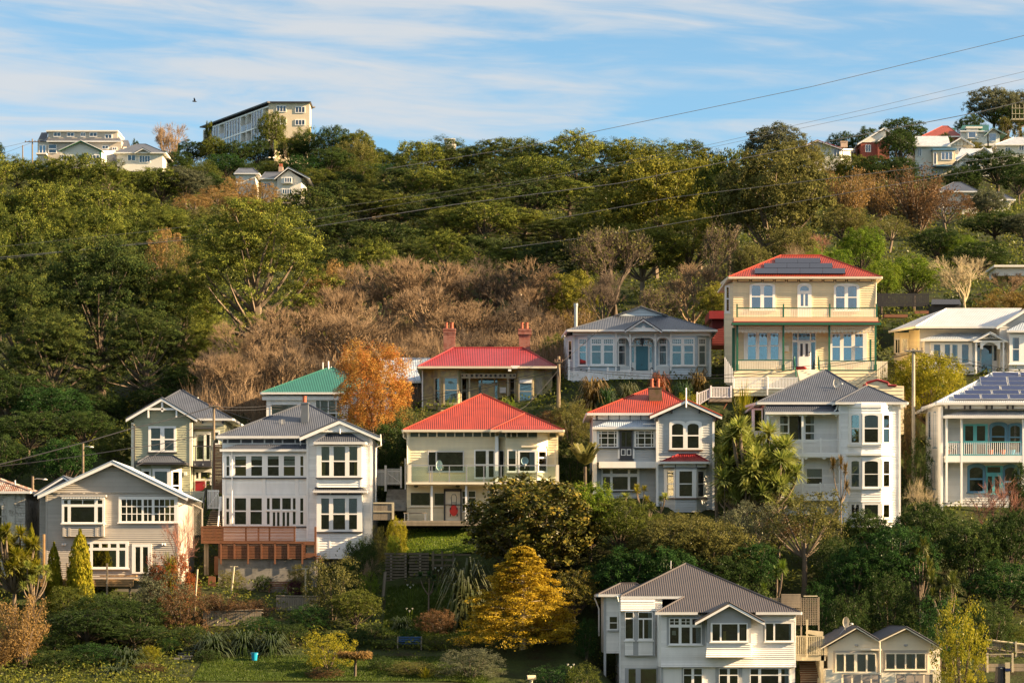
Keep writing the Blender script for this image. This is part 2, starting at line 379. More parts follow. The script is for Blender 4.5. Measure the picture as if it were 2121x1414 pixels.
PADS = []
class House(Thing):
    """A thing measured off the photo: fr = (left, top, scale) of the enlargement its numbers were read in."""
    def __init__(s, name, label, cat, Y, fr, base, group=None):
        s.Y, s.fr = Y, fr
        s.pl = (0, 0, 1, 0)
        super().__init__(name, label, cat, s.P(base[0], base[1], 0), group)
    def plane(s, d, xa=0, xb=None, db=None):     # facade depth: constant d, or sloping from d at xa to db at xb
        s.pl = (xa, d, xb, db) if xb is not None else (0, d, 1, d)
        return s
    def D(s, x):
        xa, da, xb, db = s.pl
        return da + (db - da) * (x - xa) / (xb - xa)
    def uv(s, x, y): return s.fr[0] + x / s.fr[2], s.fr[1] + y / s.fr[2]
    def P(s, x, y, d=None):
        u, v = s.uv(x, y)
        return at(u, v, s.Y + (s.D(x) if d is None else d))
    def Q(s, x, y, o=0.0):                         # on the facade plane, then moved o along Y
        p = s.P(x, y); p.y += o
        return p
    def zm(s, m): return m * pxm(s.Y) * s.fr[2]    # metres to enlargement pixels
    def rect(s, mb, x0, y0, x1, y1, o0, o1, mi=0):
        c = [(x0, y1), (x1, y1), (x1, y0), (x0, y0)]
        mb.hexa([s.Q(x, y, o0) for x, y in c], [s.Q(x, y, o1) for x, y in c], mi)
    def bar(s, name, x0, y0, x1, y1, o0, o1, mat, parent=None, label=None):
        m = MB(); s.rect(m, x0, y0, x1, y1, o0, o1)
        return s.part(name, m, mat, parent, label)
    def bars(s, name, rects, o0, o1, mat, parent=None, label=None):
        m = MB()
        for r in rects: s.rect(m, *r, o0, o1)
        return s.part(name, m, mat, parent, label)
    def poly(s, name, pts, o0, o1, mat, parent=None):
        m = MB(); m.prism([s.Q(x, y, o0) for x, y in pts], o1 - o0)
        return s.part(name, m, mat, parent)
    def boards(s, pts, mat, parent=None, pitch=0.2, name='weatherboard', flare=0.0):
        """Lapped weatherboards over a convex facade polygon, one object each."""
        ys = [p[1] for p in pts]; y1, y0 = max(ys), min(ys); st = s.zm(pitch); n = max(1, round((y1 - y0) / st)); st = (y1 - y0) / n
        for i in range(n):
            yb, yt = y1 - i * st, y1 - (i + 1) * st
            def span(y):
                xs = []
                for j in range(len(pts)):
                    (xa, ya), (xb, yb_) = pts[j], pts[(j + 1) % len(pts)]
                    if (ya - y) * (yb_ - y) <= 0 and abs(yb_ - ya) > 1e-9: xs.append(xa + (xb - xa) * (y - ya) / (yb_ - ya))
                return (min(xs), max(xs)) if len(xs) > 1 else (0, 0)
            a, b = span(yb - st * 0.02), span(yt + st * 0.02)
            if max(a[1] - a[0], b[1] - b[0]) < s.zm(0.1): continue
            fl = flare * max(0.0, 1 - i / 3.0) if flare else 0
            m = MB()
            m.hexa([s.Q(a[0], yb, -.048 - fl), s.Q(a[1], yb, -.048 - fl), s.Q(b[1], yt, -.006 - fl * .66), s.Q(b[0], yt, -.006 - fl * .66)],
                   [s.Q(a[0], yb, -.001), s.Q(a[1], yb, -.001), s.Q(b[1], yt, -.001), s.Q(b[0], yt, -.001)])
            s.part(name, m, mat, parent)
    def wall(s, x0, y0, x1, y1, depth, mat, boards=True, parent=None, pitch=0.2, name='wall', top=None):
        """Wall block with lapped boards on its front; top = extra gable points between the upper corners."""
        pts = [(x0, y1), (x1, y1), (x1, y0)] + (top or []) + [(x0, y0)]
        w = s.poly(name, pts, 0, depth, mat, parent)
        if boards: s.boards(pts, mat, w if not parent else parent, pitch)
        return w
    def win(s, x0, y0, x1, y1, panes, fm=None, gm=None, proud=.13, name='window', sill=True, blinds=(), arch=False, crowns=(), label=None, sm=None, parent=None):
        fm = fm or WHITE; gm = gm or GLASS
        m = MB()
        xs = sorted({x0, x1, *[p[0] for p in panes], *[p[2] for p in panes]})
        ys = sorted({y0, y1, *[p[1] for p in panes], *[p[3] for p in panes]})
        for i in range(len(xs) - 1):
            for j in range(len(ys) - 1):
                cx, cy = (xs[i] + xs[i + 1]) / 2, (ys[j] + ys[j + 1]) / 2
                if any(p[0] < cx < p[2] and p[1] < cy < p[3] for p in panes): continue
                m.add([s.Q(xs[i], ys[j + 1], -proud), s.Q(xs[i + 1], ys[j + 1], -proud), s.Q(xs[i + 1], ys[j], -proud), s.Q(xs[i], ys[j], -proud)], [(0, 1, 2, 3)])
        def ring(a, b, c, d, o0, o1, inward):
            f = [s.Q(x, y, o0) for x, y in ((a, d), (c, d), (c, b), (a, b))]; k = [s.Q(x, y, o1) for x, y in ((a, d), (c, d), (c, b), (a, b))]
            m.add(f + k, [(i, (i + 1) % 4, (i + 1) % 4 + 4, i + 4)[::1 if inward else -1] for i in range(4)])
        ring(x0, y0, x1, y1, -proud, 0, False)
        for p in panes:
            ring(*p, -proud, -.056, True)
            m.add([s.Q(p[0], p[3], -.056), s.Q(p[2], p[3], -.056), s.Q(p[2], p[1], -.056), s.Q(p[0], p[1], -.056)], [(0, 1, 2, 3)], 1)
        if not blinds and not arch and s.Y < 240 and len(panes) < 14 and random.random() < .35:
            a, b, c, d = random.choice(panes)
            if c - a > s.zm(.25) and d - b > s.zm(.5): blinds = [(a, b, c, b + (d - b) * random.choice((.25, .4, .55)), BLIND)] if random.random() < .5 else [(c - (c - a) * .35, b, c, d, CURT, 'curtain')]
        if arch:
            tops = {}
            for p in panes:
                k = (p[0], p[2]); tops[k] = min(tops.get(k, 1e9), p[1])
            for (a, c), yt in tops.items():
                r = (c - a) * .5 * (arch if arch is not True else .45); cx = (a + c) / 2
                arc = [(cx + (c - a) / 2 * math.cos(w), yt + r - r * math.sin(w)) for w in [math.pi * k / 12 for k in range(13)]]
                for half, cor in ((arc[:7], (c, yt)), (arc[6:], (a, yt))):
                    vs = [s.Q(*cor, -proud)] + [s.Q(x, y, -proud) for x, y in half]
                    m.add(vs, [(0, i, i + 1) for i in range(1, len(vs) - 1)])
        for (a, c, yt, yb) in crowns:
            cx = (a + c) / 2
            arc = [(cx + (c - a) / 2 * math.cos(math.pi * k / 12), yb - (yb - yt) * math.sin(math.pi * k / 12)) for k in range(13)]
            m.prism([s.Q(x, y, -proud) for x, y in arc], proud)
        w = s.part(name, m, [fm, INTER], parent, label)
        if parent: par = parent
        else: par = w
        for p in panes:
            g = MB(); s.rect(g, *p, -.082, -.076)
            s.part('pane', g, gm, par)
        for b in blinds:
            g = MB(); kind = b[5] if len(b) > 5 else 'blind'
            if kind == 'curtain':
                n = max(4, int((b[2] - b[0]) / s.zm(.06)))
                for i in range(n):
                    xa, xb = b[0] + (b[2] - b[0]) * i / n, b[0] + (b[2] - b[0]) * (i + 1) / n
                    oa, ob = (-.060, -.070) if i % 2 else (-.070, -.060)
                    g.add([s.Q(xa, b[3], oa), s.Q(xb, b[3], ob), s.Q(xb, b[1], ob), s.Q(xa, b[1], oa)], [(0, 1, 2, 3)])
            else: s.rect(g, *b[:4], -.070, -.062)
            s.part(kind, g, b[4], par)
        if sill:
            e = s.zm(.08); h = s.zm(.09)
            s.bar('sill', x0 - e, y1, x1 + e, y1 + h, -proud - .07, 0, sm or fm, par)
        return w
    def gutters(s, pts, mat, parent=None):
        for p, q in zip(pts[:-1], pts[1:]):
            m = MB(); d = (q - p).normalized(); s_ = Vector((d.y, -d.x, 0)) * .09
            lo, hi = Vector((0, 0, -.15)), Vector((0, 0, .03))
            m.add([p + lo, q + lo, q + lo + s_, p + lo + s_, p + hi, q + hi, q + hi + s_ * 1.25, p + hi + s_ * 1.25],
                  [(0, 1, 2, 3), (3, 2, 6, 7), (0, 4, 5, 1), (0, 3, 7, 4), (1, 5, 6, 2), (4, 7, 6, 5)])
            s.part('gutter', m, mat, parent)
    def hip(s, xl, xr, ye, xa, xb, yr, df, dr, db, rm, gm=None, capm=None, pitch=.15):
        eL, eR, rL, rR = s.P(xl, ye, df), s.P(xr, ye, df), s.P(xa, yr, dr), s.P(xb, yr, dr)
        bL, bR = eL + Vector((0, db - df, 0)), eR + Vector((0, db - df, 0))
        m = MB()
        m.corr([eL, eR, rR, rL], pitch); m.corr([bL, eL, rL], pitch); m.corr([eR, bR, rR], pitch); m.corr([bR, bL, rL, rR], pitch)
        r = s.part('roof', m, rm)
        for p, q in ((eL, rL), (eR, rR), (rL, rR), (bL, rL), (bR, rR)):
            if (p - q).length < .5: continue
            c = MB(); c.tube([p + Vector((0, 0, .02)), q + Vector((0, 0, .03))], .07, 6); s.part('ridge_cap', c, capm or rm, r)
        so = MB(); so.add([bL, bR, eR, eL], [(0, 1, 2, 3)]); so.v = [(x, y, z - .1) for x, y, z in so.v]
        s.part('soffit', so, gm or WHITE, r)
        s.gutters([bL, eL, eR, bR], gm or WHITE, r)
        return r
    def sheet(s, name, pts, rm, parent=None, edge=None, gm=None, pitch=.15):
        """One corrugated slope; pts are (x, y, depth) or Vectors. The first two points are its eave."""
        p = [q if isinstance(q, Vector) else s.P(*q) for q in pts]
        m = MB(); m.corr(p, pitch)
        r = s.part(name, m, rm, parent)
        if gm: s.gutters([p[0], p[1]], gm, parent or r)
        return r
    def gable(s, xa, ya, xl, yl, xr, yr, d0, d1, rm, bm, bw, parent=None, soff=True):
        A, L, R = s.P(xa, ya, d0), s.P(xl, yl, d0), s.P(xr, yr, d0)
        B = Vector((0, d1 - d0, 0)); m = MB()
        m.corr([L, L + B, A + B, A]); m.corr([R, R + B, A + B, A])
        r = s.part('roof', m, rm, parent)
        k = parent or r
        for (x, y) in ((xl, yl), (xr, yr)):
            g = MB()
            g.hexa([s.P(x, y + bw, d0 - .04), s.P(xa, ya + bw, d0 - .04), s.P(xa, ya + s.zm(.015), d0 - .04), s.P(x, y + s.zm(.015), d0 - .04)],
                   [s.P(x, y + bw, d0 + .06), s.P(xa, ya + bw, d0 + .06), s.P(xa, ya + s.zm(.015), d0 + .06), s.P(x, y + s.zm(.015), d0 + .06)])
            s.part('bargeboard', g, bm, k)
            e = MB(); e.beam(s.P(x, y, d0 - .02), s.P(xa, ya, d0 - .02), .09); s.part('roof_edge', e, rm, k)
        c = MB(); c.tube([A, A + B], .07, 6); s.part('ridge_cap', c, rm, k)
        return r
    def rail(s, x0, x1, yt, yb, n, mat, o=0.0, topm=None, rh=.07, bw=.045, posts=(), postm=None, name='railing', parent=None, yt1=None, yb1=None, pw=.1, ph=.12):
        """Balustrade: rails are one part, its many thin balusters one joined part."""
        yt1 = yt if yt1 is None else yt1; yb1 = yb if yb1 is None else yb1
        h = s.zm(rh)
        def ln(a, b, x): return a + (b - a) * (x - x0) / (x1 - x0)
        m = MB()
        for (a, b) in ((yt, yt1), (yb - h, yb1 - h)):
            m.hexa([s.Q(x0, a + h, o - .04), s.Q(x1, b + h, o - .04), s.Q(x1, b, o - .04), s.Q(x0, a, o - .04)],
                   [s.Q(x0, a + h, o + .04), s.Q(x1, b + h, o + .04), s.Q(x1, b, o + .04), s.Q(x0, a, o + .04)], 0)
        r = s.part(name, m, topm or mat, parent)
        b = MB(); w = s.zm(bw) / 2
        for i in range(n):
            x = x0 + (x1 - x0) * (i + .5) / n
            s.rect(b, x - w, ln(yt, yt1, x) + h, x + w, ln(yb, yb1, x) - h, o - .02, o + .02)
        s.part('balusters', b, mat, r if not parent else parent, kind='stuff')
        for x in posts:
            q = s.zm(pw) / 2
            s.bar('post', x - q, ln(yt, yt1, x) - s.zm(ph), x + q, ln(yb, yb1, x), o - .06, o + .06, postm or mat, r if not parent else parent)
        return r
    def rod(s, name, pts, rad, mat, parent=None, sides=6):
        m = MB(); m.tube([q if isinstance(q, Vector) else s.P(*q) for q in pts], rad, sides)
        return s.part(name, m, mat, parent)
    def chimney(s, x0, y0, x1, y1, d, mat, cap=None, capm=None, pots=(), potm=None, th=.75, caps=()):
        c = MB(); a, b = s.P(x0, y1, d), s.P(x1, y0, d); c.box((a.x, d + s.Y, a.z), (b.x, d + s.Y + th, b.z))
        ch = s.part('chimney', c, mat)
        for (xa, ya, xb, yb) in caps:
            k = MB(); a, b = s.P(xa, yb, d), s.P(xb, ya, d); e = (b.x - a.x) / 2 - (s.P(x1, 0, d).x - s.P(x0, 0, d).x) / 2
            k.box((a.x, d + s.Y - e, a.z), (b.x, d + s.Y + th + e, b.z)); s.part('chimney_cap', k, capm or mat, ch)
        for (xc, yt, yb, w) in pots:
            p = s.P(xc, yb, d + th / 2); h = s.P(xc, yt, d + th / 2).z - p.z; r = w / s.zm(1.0) / 2
            k = MB(); k.lathe(p, [(r * 1.1, 0), (r, h * .1), (r * .85, h * .85), (r, h * .87), (r, h)], 12); s.part('chimney_pot', k, potm or POT, ch)
        return ch
def grid(x0, y0, x1, y1, nx, ny, g):
    w, h = (x1 - x0 - g * (nx - 1)) / nx, (y1 - y0 - g * (ny - 1)) / ny
    return [(x0 + i * (w + g), y0 + j * (h + g), x0 + i * (w + g) + w, y0 + j * (h + g) + h) for j in range(ny) for i in range(nx)]
def sash(x0, x1, *yy): return [(x0, yy[i], x1, yy[i + 1]) for i in range(0, len(yy), 2)]
# ------------------------------------------------------------------ the houses of the lower slope
# ---- grey gabled house
h = H1 = House('gabled_house', 'warm grey weatherboard house with one broad white-edged gable, behind the slim cypresses', 'house', 198, (0, 900, 3.928), (912, 1170))
h.plane(2); h.wall(322, 490, 378, 1200, 7, GREYW, top=None)
h.poly('wing_gable', [(300, 490), (760, 490), (515, 350)], 0, .3, GREYW)
h.gable(515, 335, 275, 482, 760, 482, 1.5, 8, SLATE, WHITE, 22)
h.plane(0)
h.wall(375, 490, 1450, 1190, 10, GREYW, top=[(912, 245)], pitch=.155)
h.bar('foundation', 378, 1185, 1447, 1330, .2, 9, CONC)
h.gable(915, 213, 305, 492, 1527, 508, -.55, 10.3, PBLUE, WHITE, 30)
h.bars('dentil_trim', [(430, 466, 1400, 473)] + [(470 + i * 103, 473, 490 + i * 103, 481) for i in range(9)], -.1, 0, GREYW)
h.bars('corner_board', [(372, 490, 386, 1185)], -.06, 0, GREYW)
h.bar('corner_board', 1438, 500, 1452, 1185, -.06, 0, GREYW)
h.bar('oriel', 507, 500, 850, 738, -.45, 0, WHITE)
h.plane(-.45)
h.win(505, 515, 853, 718, [(523, 530, 552, 562), (575, 530, 670, 565), (677, 530, 770, 565), (796, 530, 834, 562), (523, 584, 552, 710), (577, 586, 769, 710), (796, 586, 834, 712)], proud=.1)
h.bar('hood', 495, 490, 866, 506, -.3, .4, GREYW)
h.bars('valance', [(507 + i * 22, 506, 525 + i * 22, 520) for i in range(16)], -.28, -.22, WHITE)
h.wall(510, 742, 845, 826, .45, GREYW, name='apron', pitch=.155)
for x in (510, 556, 775, 826): h.bar('pilaster', x, 740, x + 19, 826, -.06, 0, GREYW)
h.plane(0)
gr = [(990, 527, 1022, 578), (1035, 527, 1068, 578), (1077, 527, 1110, 578), (1118, 527, 1154, 578)]
cols = [990, 1034, 1077, 1118, None, 1171, 1207, None, 1258, 1301, 1344, 1386]
pan = []
for c, w in ((990, 38), (1034, 37), (1077, 35), (1118, 36), (1171, 30), (1207, 30), (1258, 37), (1301, 37), (1344, 36), (1386, 33)):
    for a, b in ((527, 579), (587, 640), (647, 702)): pan.append((c, a, c + w, b))
h.win(967, 503, 1448, 712, pan, blinds=[(1344, 527, 1419, 702, YCURT, 'curtain')])
h.win(680, 868, 1046, 1085, [(690, 886, 734, 918), (757, 886, 808, 918), (829, 886, 880, 918), (900, 886, 950, 918), (972, 886, 1022, 918), (690, 940, 734, 1074), (755, 940, 948, 1074), (970, 940, 1021, 1074)], gm=GLASSB, blinds=[(970, 940, 1021, 1074, CURT, 'curtain')])
h.win(1075, 888, 1235, 1128, [(1103, 912, 1143, 1115), (1163, 912, 1205, 1115)], name='french_door', sill=False)
for x in (520, 1330):
    m = MB(); p = h.P(x, 895, -.1)
    for dx in (-.09, .09): m.lathe((p.x + dx, p.y, p.z - .06), [(.03, 0), (.08, .03), (.09, .14), (.04, .18)], 8)
    h.part('floodlight', m, WHITE)
h.rod('downpipe', [(1527, 520, -.3), (1500, 560, 0), (1470, 575, 2), (1470, 640, 2)], .04, GREYW)
# its deck
h = House('timber_deck', 'raw pine deck with tall posts under the grey gabled house', 'deck', 195.6, (0, 900, 3.928), (760, 1235))
m = MB(); h.rect(m, 330, 1172, 1090, 1180, 0, 2.6); h.part('deck_floor', m, NEWT)
for i in range(3): h.bar('bearer', 330, 1182 + i * 18, 1085, 1197 + i * 18, -.05 - .01 * i, .15, NEWT)
for x in (546, 873): h.bar('post', x - 7, 1045, x + 7, 1300, -.2, -.06, TIMB)
h.bar('post', 325, 805, 340, 1300, 1.2, 1.4, NEWT)
for x in (350, 700, 1050): h.bar('pile', x - 8, 1200, x + 8, 1420, .3, .5, TIMB)
h.plane(0)
single_m = MB(); h.rect(single_m, 800, 1140, 1100, 1152, .6, 1.2)
single('timber_plank', 'loose pine plank lying on the deck rail under the wide window', 'plank', single_m, NEWT, h.P(950, 1150, .8))
# ---- peeling old house at the frame's edge
h = House('old_house', 'derelict white house with flaking walls and a rusty red roof beside the cypress', 'house', 200, (0, 900, 3.928), (40, 900))
h.plane(0)
h.wall(-420, 460, 205, 900, 8, OLDW)
h.bar('foundation', -420, 895, 200, 1150, .2, 7, OLDW)
h.hip(-800, 248, 462, (-430), (-330), 250, -.5, 4, 9, RUST)
for x in (62, -110): h.bar('pilaster', x, 490, x + 60, 900, -.12, 0, OLDW)
h.win(-60, 560, 30, 760, [(-45, 575, 15, 660), (-45, 670, 15, 750)], fm=OLDW)
h.bar('bargeboard', -60, 378, 0, 392, 1.2, 1.4, WHITE)
h.rod('flue', [(122, 430, 1), (122, 370, 1)], .07, STEELP)
# ---- sage green house
h = H3 = House('sage_house', 'sage green two-storey house with a white trussed gable and glass balcony', 'house', 222, (240, 760, 4.877), (465, 1250))
h.plane(0)
h.wall(180, 520, 752, 1400, 10, GREENW, top=[(465, 345)])
h.bar('corner_board', 156, 560, 186, 1300, -.08, .3, CREAMT); h.bar('corner_board', 744, 560, 772, 1000, -.08, .3, CREAMT)
h.plane(2)
h.wall(765, 520, 1100, 1400, 8, GREENW)
h.bar('frieze', 760, 530, 1085, 592, -.08, 0, CREAMT)
for x in (775, 870, 1075): h.bar('eave_bracket', x, 530, x + 14, 570, -.4, -.08, DARK)
h.hip(140, 1180, 522, 650, 672, 236, 1.6, 6, 11, SLATE)
h.plane(0)
h.gable(465, 308, 100, 520, 822, 522, -.6, 5.8, SLATE, WHITE, 34)
h.plane(-.55)
h.bars('gable_truss', [(318, 414, 622, 433), (457, 340, 477, 450)], 0, .12, WHITE)
for x in (320, 604): h.bar('pendant', x, 430, x + 15, 512, 0, .12, WHITE)
h.plane(0)
h.win(330, 597, 610, 858, [(355, 617, 450, 724), (355, 737, 450, 842), (492, 617, 587, 724), (492, 737, 587, 842)], blinds=[(355, 617, 450, 842, BLINDW), (492, 617, 587, 842, BLINDW)], sm=DARK)
h.plane(-1.2); h.wall(360, 975, 556, 1400, 1.2, GREENW, name='bay_wall')
h.win(372, 1025, 552, 1262, [(395, 1055, 520, 1242)], blinds=[(395, 1055, 520, 1242, BLINDW)])
h.plane(0, 252, 360, -1.2); h.wall(252, 975, 360, 1400, .1, GREENW, name='bay_wall')
h.win(260, 1025, 356, 1262, [(285, 1055, 338, 1242)], blinds=[(285, 1055, 338, 1242, BLINDW)])
h.plane(-1.2, 556, 668, 0); h.wall(556, 975, 668, 1400, .1, GREENW, name='bay_wall')
h.win(560, 1028, 664, 1250, [(577, 1057, 640, 1190), (577, 1202, 640, 1235)])
h.plane(0)
h.hip(215, 697, 965, 328, 580, 897, -1.65, -.05, 1.0, SLATE, DARK)
h.rod('downpipe', [(162, 585, -.12), (190, 590, -.12), (190, 1040, -.12)], .05, CABLE)
h.plane(2)
h.bar('canopy', 752, 612, 1010, 630, -.9, 0, DARK)
h.win(785, 650, 960, 945, [(815, 682, 890, 930), (915, 682, 950, 930)], name='balcony_door', sill=False)
h.win(985, 640, 1050, 790, [(1000, 660, 1035, 770)])
h.win(795, 1030, 965, 1255, [(810, 1060, 836, 1125), (858, 1060, 950, 1125), (915, 1150, 952, 1240)], name='porch_frame', sill=False)
h.bar('front_door', 805, 1150, 902, 1250, -.2, -.14, REDD)
h.bar('porch_post', 748, 1015, 795, 1260, -1.4, -1.2, CREAMT); h.bar('bracket', 770, 1020, 784, 1160, -1.45, -1.41, DARK)
h.plane(.4)
b = h.bar('balcony', 712, 948, 962, 1005, -.2, 1.6, DARK)
for i in range(3): h.bar('bolt', 716 + i * 80, 975, 728 + i * 80, 992, -.26, -.2, STEELP, b)
m = MB(); h.rect(m, 700, 793, 962, 803, -.15, -.05); h.rect(m, 700, 803, 728, 948, -.15, -.05)
for x in (800, 880, 955): h.rect(m, x, 803, x + 9, 948, -.15, -.05)
f = h.part('balustrade', m, DARK, b)
for a, c in ((730, 798), (811, 878), (891, 953)): h.bar('glass_panel', a, 806, c, 938, -.11, -.09, BALG, b)
h.plane(0); h.bar('wall_lamp', 690, 1058, 718, 1092, -.2, 0, WHITE)
h.rod('flue', [(828, 330, 5), (828, 305, 5)], .06, WHITE)
h.plane(0)
for nm, x0, x1, y0, y1, yy in (('picket_fence', 680, 895, 1248, 1345, -3),):
    g = House('picket_fence', 'low cream picket fence in front of the red front door', 'fence', 219, (240, 760, 4.877), (790, 1345))
    g.rail(680, 900, 1255, 1350, 24, CREAMT, posts=(685, 790, 895), ph=.05)
# orange slat screen
h = House('slat_screen', 'tall orange timber slat screen between the sage house and the white villa', 'screen', 212, (240, 760, 4.877), (1030, 1280))
for i in range(34): h.bar('slat', 985, 782 + i * 14.6, 1080, 793 + i * 14.6, -.05, 0, DECK)
for x in (988, 1068): h.bar('post', x, 775, x + 12, 1290, .01, .11, DECK)
m = MB()
# ---- white two-storey villa
h = H4 = House('white_villa', 'white two-storey villa with slate roof, blue chimney and glazed lower porch above the orange deck', 'house', 207, (400, 800, 3.074), (640, 1080))
h.plane(1.5); h.wall(186, 322, 760, 1000, 8, WWALL)
for a, b in ((190, 215), (225, 300), (310, 372), (382, 450), (460, 510), (518, 565), (575, 645), (655, 715)): h.bar('frieze_panel', a, 338, b, 360, -.08, -.04, DARK)
h.bars('frieze_rail', [(186, 328, 720, 337), (186, 361, 720, 368)], -.12, 0, WHITE)
h.hip(150, 1120, 318, 690, 736, 116, 1.0, 6.2, 11, SLATE)
h.plane(0); h.wall(186, 405, 722, 1010, 1.5, WWALL)
h.sheet('porch_roof', [(170, 402, -.4), (722, 402, -.4), (722, 368, 1.45), (300, 368, 1.45)], SLATE, gm=WHITE)
h.sheet('porch_roof', [(172, 402, 1.4), (170, 402, -.4), (300, 368, 1.45)], SLATE)
pn = []
for a, b in ((214, 231), (268, 338), (371, 440), (476, 546), (578, 649), (684, 702)): pn += sash(a, b, 444, 504, 511, 568)
h.win(192, 432, 722, 580, pn, sm=DARK, blinds=[(268, 444, 338, 466, BLIND), (371, 444, 440, 468, BLIND), (476, 444, 546, 461, BLIND), (578, 444, 649, 463, BLIND), (268, 511, 338, 568, BLINDB), (578, 470, 649, 504, BLIND), (578, 511, 649, 568, BLINDB), (268, 470, 338, 504, BLINDB), (684, 444, 702, 568, BLINDB), (214, 444, 231, 504, BLIND)])
pn = sash(213, 230, 710, 782, 797, 877) + sash(266, 338, 711, 789, 797, 877) + sash(366, 438, 711, 789, 797, 877) + sash(471, 488, 711, 782, 797, 877) + sash(683, 702, 712, 792, 799, 877)
pn += [(503, 711, 555, 782), (568, 711, 623, 782), (636, 711, 653, 782), (636, 797, 653, 877), (508, 800, 524, 888), (535, 800, 551, 888), (570, 800, 586, 888), (597, 800, 613, 888)]
h.win(192, 692, 722, 890, pn, sm=DARK)
h.bar('head_moulding', 465, 786, 660, 794, -.2, -.13, WHITE)
for x in (186, 440, 650): h.bar('pilaster', x, 582, x + 22, 692, -.07, 0, WHITE)
h.rod('downpipe', [(248, 408, -.2), (248, 890, -.2)], .045, WHITE)
h.plane(-.5)
h.wall(722, 325, 1140, 1100, 9, WWALL, top=[(935, 232)])
h.bar('foundation', 730, 1090, 1138, 1220, .2, 8, CONC)
h.bar('corner_board', 722, 345, 735, 985, -.08, 0, WHITE); h.bar('corner_board', 1128, 345, 1142, 985, -.08, 0, WHITE)
h.gable(935, 210, 678, 320, 1193, 322, -1.05, 6.5, SLATE, WHITE, 27)
h.poly('gable_panel', [(845, 285), (1020, 285), (935, 235)], -.4, -.3, WHITE)
h.bars('gable_trim', [(775, 284, 1095, 292)], -.42, -.3, WHITE)
h.rod('pendant', [(935, 270, -1.0), (935, 300, -1.0)], .06, WHITE)
h.plane(-1.25)
h.wall(787, 372, 1075, 642, .75, WWALL, name='bay_wall'); h.wall(787, 690, 1075, 1095, .75, WWALL, name='bay_wall')
cb = [(818, 384, 868, 470, BLIND), (896, 384, 967, 472, BLIND), (996, 384, 1046, 472, BLIND), (820, 480, 842, 566, YCURT, 'curtain'), (1026, 480, 1046, 566, YCURT, 'curtain')]
h.win(787, 376, 1075, 580, sash(818, 868, 384, 472, 480, 568) + sash(895, 968, 384, 472, 480, 570) + sash(995, 1046, 384, 472, 480, 568), blinds=cb, sm=DARK)
cb = [(816, 714, 865, 808, BLINDW), (893, 714, 967, 808, BLINDW), (994, 714, 1044, 808, BLINDW)]
h.win(787, 697, 1076, 924, sash(816, 866, 713, 808, 816, 909) + sash(892, 968, 713, 808, 816, 910) + sash(993, 1044, 713, 808, 816, 909), blinds=cb, sm=DARK)
h.bars('frieze_panel', [(790, 676, 870, 688), (880, 676, 980, 688), (990, 676, 1070, 688)], -.1, 0, DARK)
h.bars('pilaster', [(787, 590, 800, 640), (1062, 590, 1075, 640), (787, 935, 800, 1080), (865, 935, 875, 1080)], -.06, 0, WHITE)
h.hip(768, 1097, 356, 862, 1003, 303, -1.65, -.48, .5, SLATE)
h.hip(764, 1100, 664, 783, 1083, 645, -1.65, -.7, .5, SLATE)
h.chimney(687, 105, 732, 300, 3.2, paint('slate_blue_render', (0.10, 0.12, 0.15), .7, .1), pots=[(709, 62, 105, 28)], th=.7, caps=[(684, 100, 735, 112)])
h.rod('downpipe', [(1193, 305, -.8), (1197, 375, -.6), (1165, 390, -.2), (1163, 735, .2)], .05, WHITE)
h.rod('downpipe', [(683, 335, .9), (683, 388, .9), (640, 390, .9)], .05, WHITE)
# TV antenna
h = House('tv_antenna', 'rake-shaped metal TV antenna on the white villa roof beside the blue chimney', 'antenna', 210, (400, 800, 3.074), (565, 282))
h.rod('mast', [(565, 300, 0), (565, 210, 0)], .025, STEELP)
m = MB()
for i, y in enumerate((213, 222, 231, 240)): m.tube([h.P(543, y, 0), h.P(586, y, 0)], .02, 4)
m.tube([h.P(552, 210, 0), h.P(552, 250, 0)], .02, 4); m.tube([h.P(578, 210, 0), h.P(578, 250, 0)], .02, 4)
h.part('element', m, STEELP)
h.rod('stay', [(565, 270, 0), (482, 375, -2)], .012, STEELP); h.rod('stay', [(565, 270, 0), (650, 385, -2)], .012, STEELP)
# ---- orange deck below it
h = House('slatted_deck', 'two-level orange timber deck with slatted screens below the white villa', 'deck', 203.5, (400, 800, 3.074), (400, 1000))
h.plane(0)
h.bar('deck_floor', 50, 985, 770, 998, 0, 3.4, DECK)
for i in range(10):
    for a, b in ((50, 190), (192, 335), (337, 485), (487, 650)):
        h.bar('slat', a, 894 + i * 9.4, b, 900 + i * 9.4, -.02, .02, DECK)
for x in (50, 140, 182, 330, 410, 480, 640): h.bar('post', x, 890, x + 11, 990, .03, .12, DECK)
h.bar('top_rail', 48, 889, 652, 895, -.05, .14, DECK)
h.plane(-1.6)
for i in range(10):
    for a, b in ((160, 346), (348, 520), (522, 715)):
        h.bar('slat', a, 1000 + i * 9.8, b, 1007 + i * 9.8, -.02, .02, DECK)
for x in (172, 258, 345, 430, 516, 600, 690): h.bar('post', x, 995, x + 10, 1130 if x in (172, 345, 516, 690) else 1098, -.1, -.02, DECK)
h.bar('top_rail', 158, 992, 716, 999, -.1, .1, DECK)
h.bar('planter', 716, 1060, 770, 1090, 0, .8, DECK); h.bar('planter', 716, 988, 775, 1008, 0, .8, DECK)
h.bar('end_post', 772, 893, 785, 1120, 0, .2, DECK)
for i in range(4): h.bar('step', 775 + i * 9, 1075 + i * 13, 810 + i * 5, 1083 + i * 13, -.1, .6, DECK)
h.plane(.6)
for x in (68, 84): h.bar('pile', x, 998, x + 14, 1200, .1, .3, TIMB)
h.bar('side_screen', 135, 1080, 160, 1200, 0, .1, DECK)
h.bar('side_screen', 115, 1208, 160, 1300, -2, -1.8, DECK)
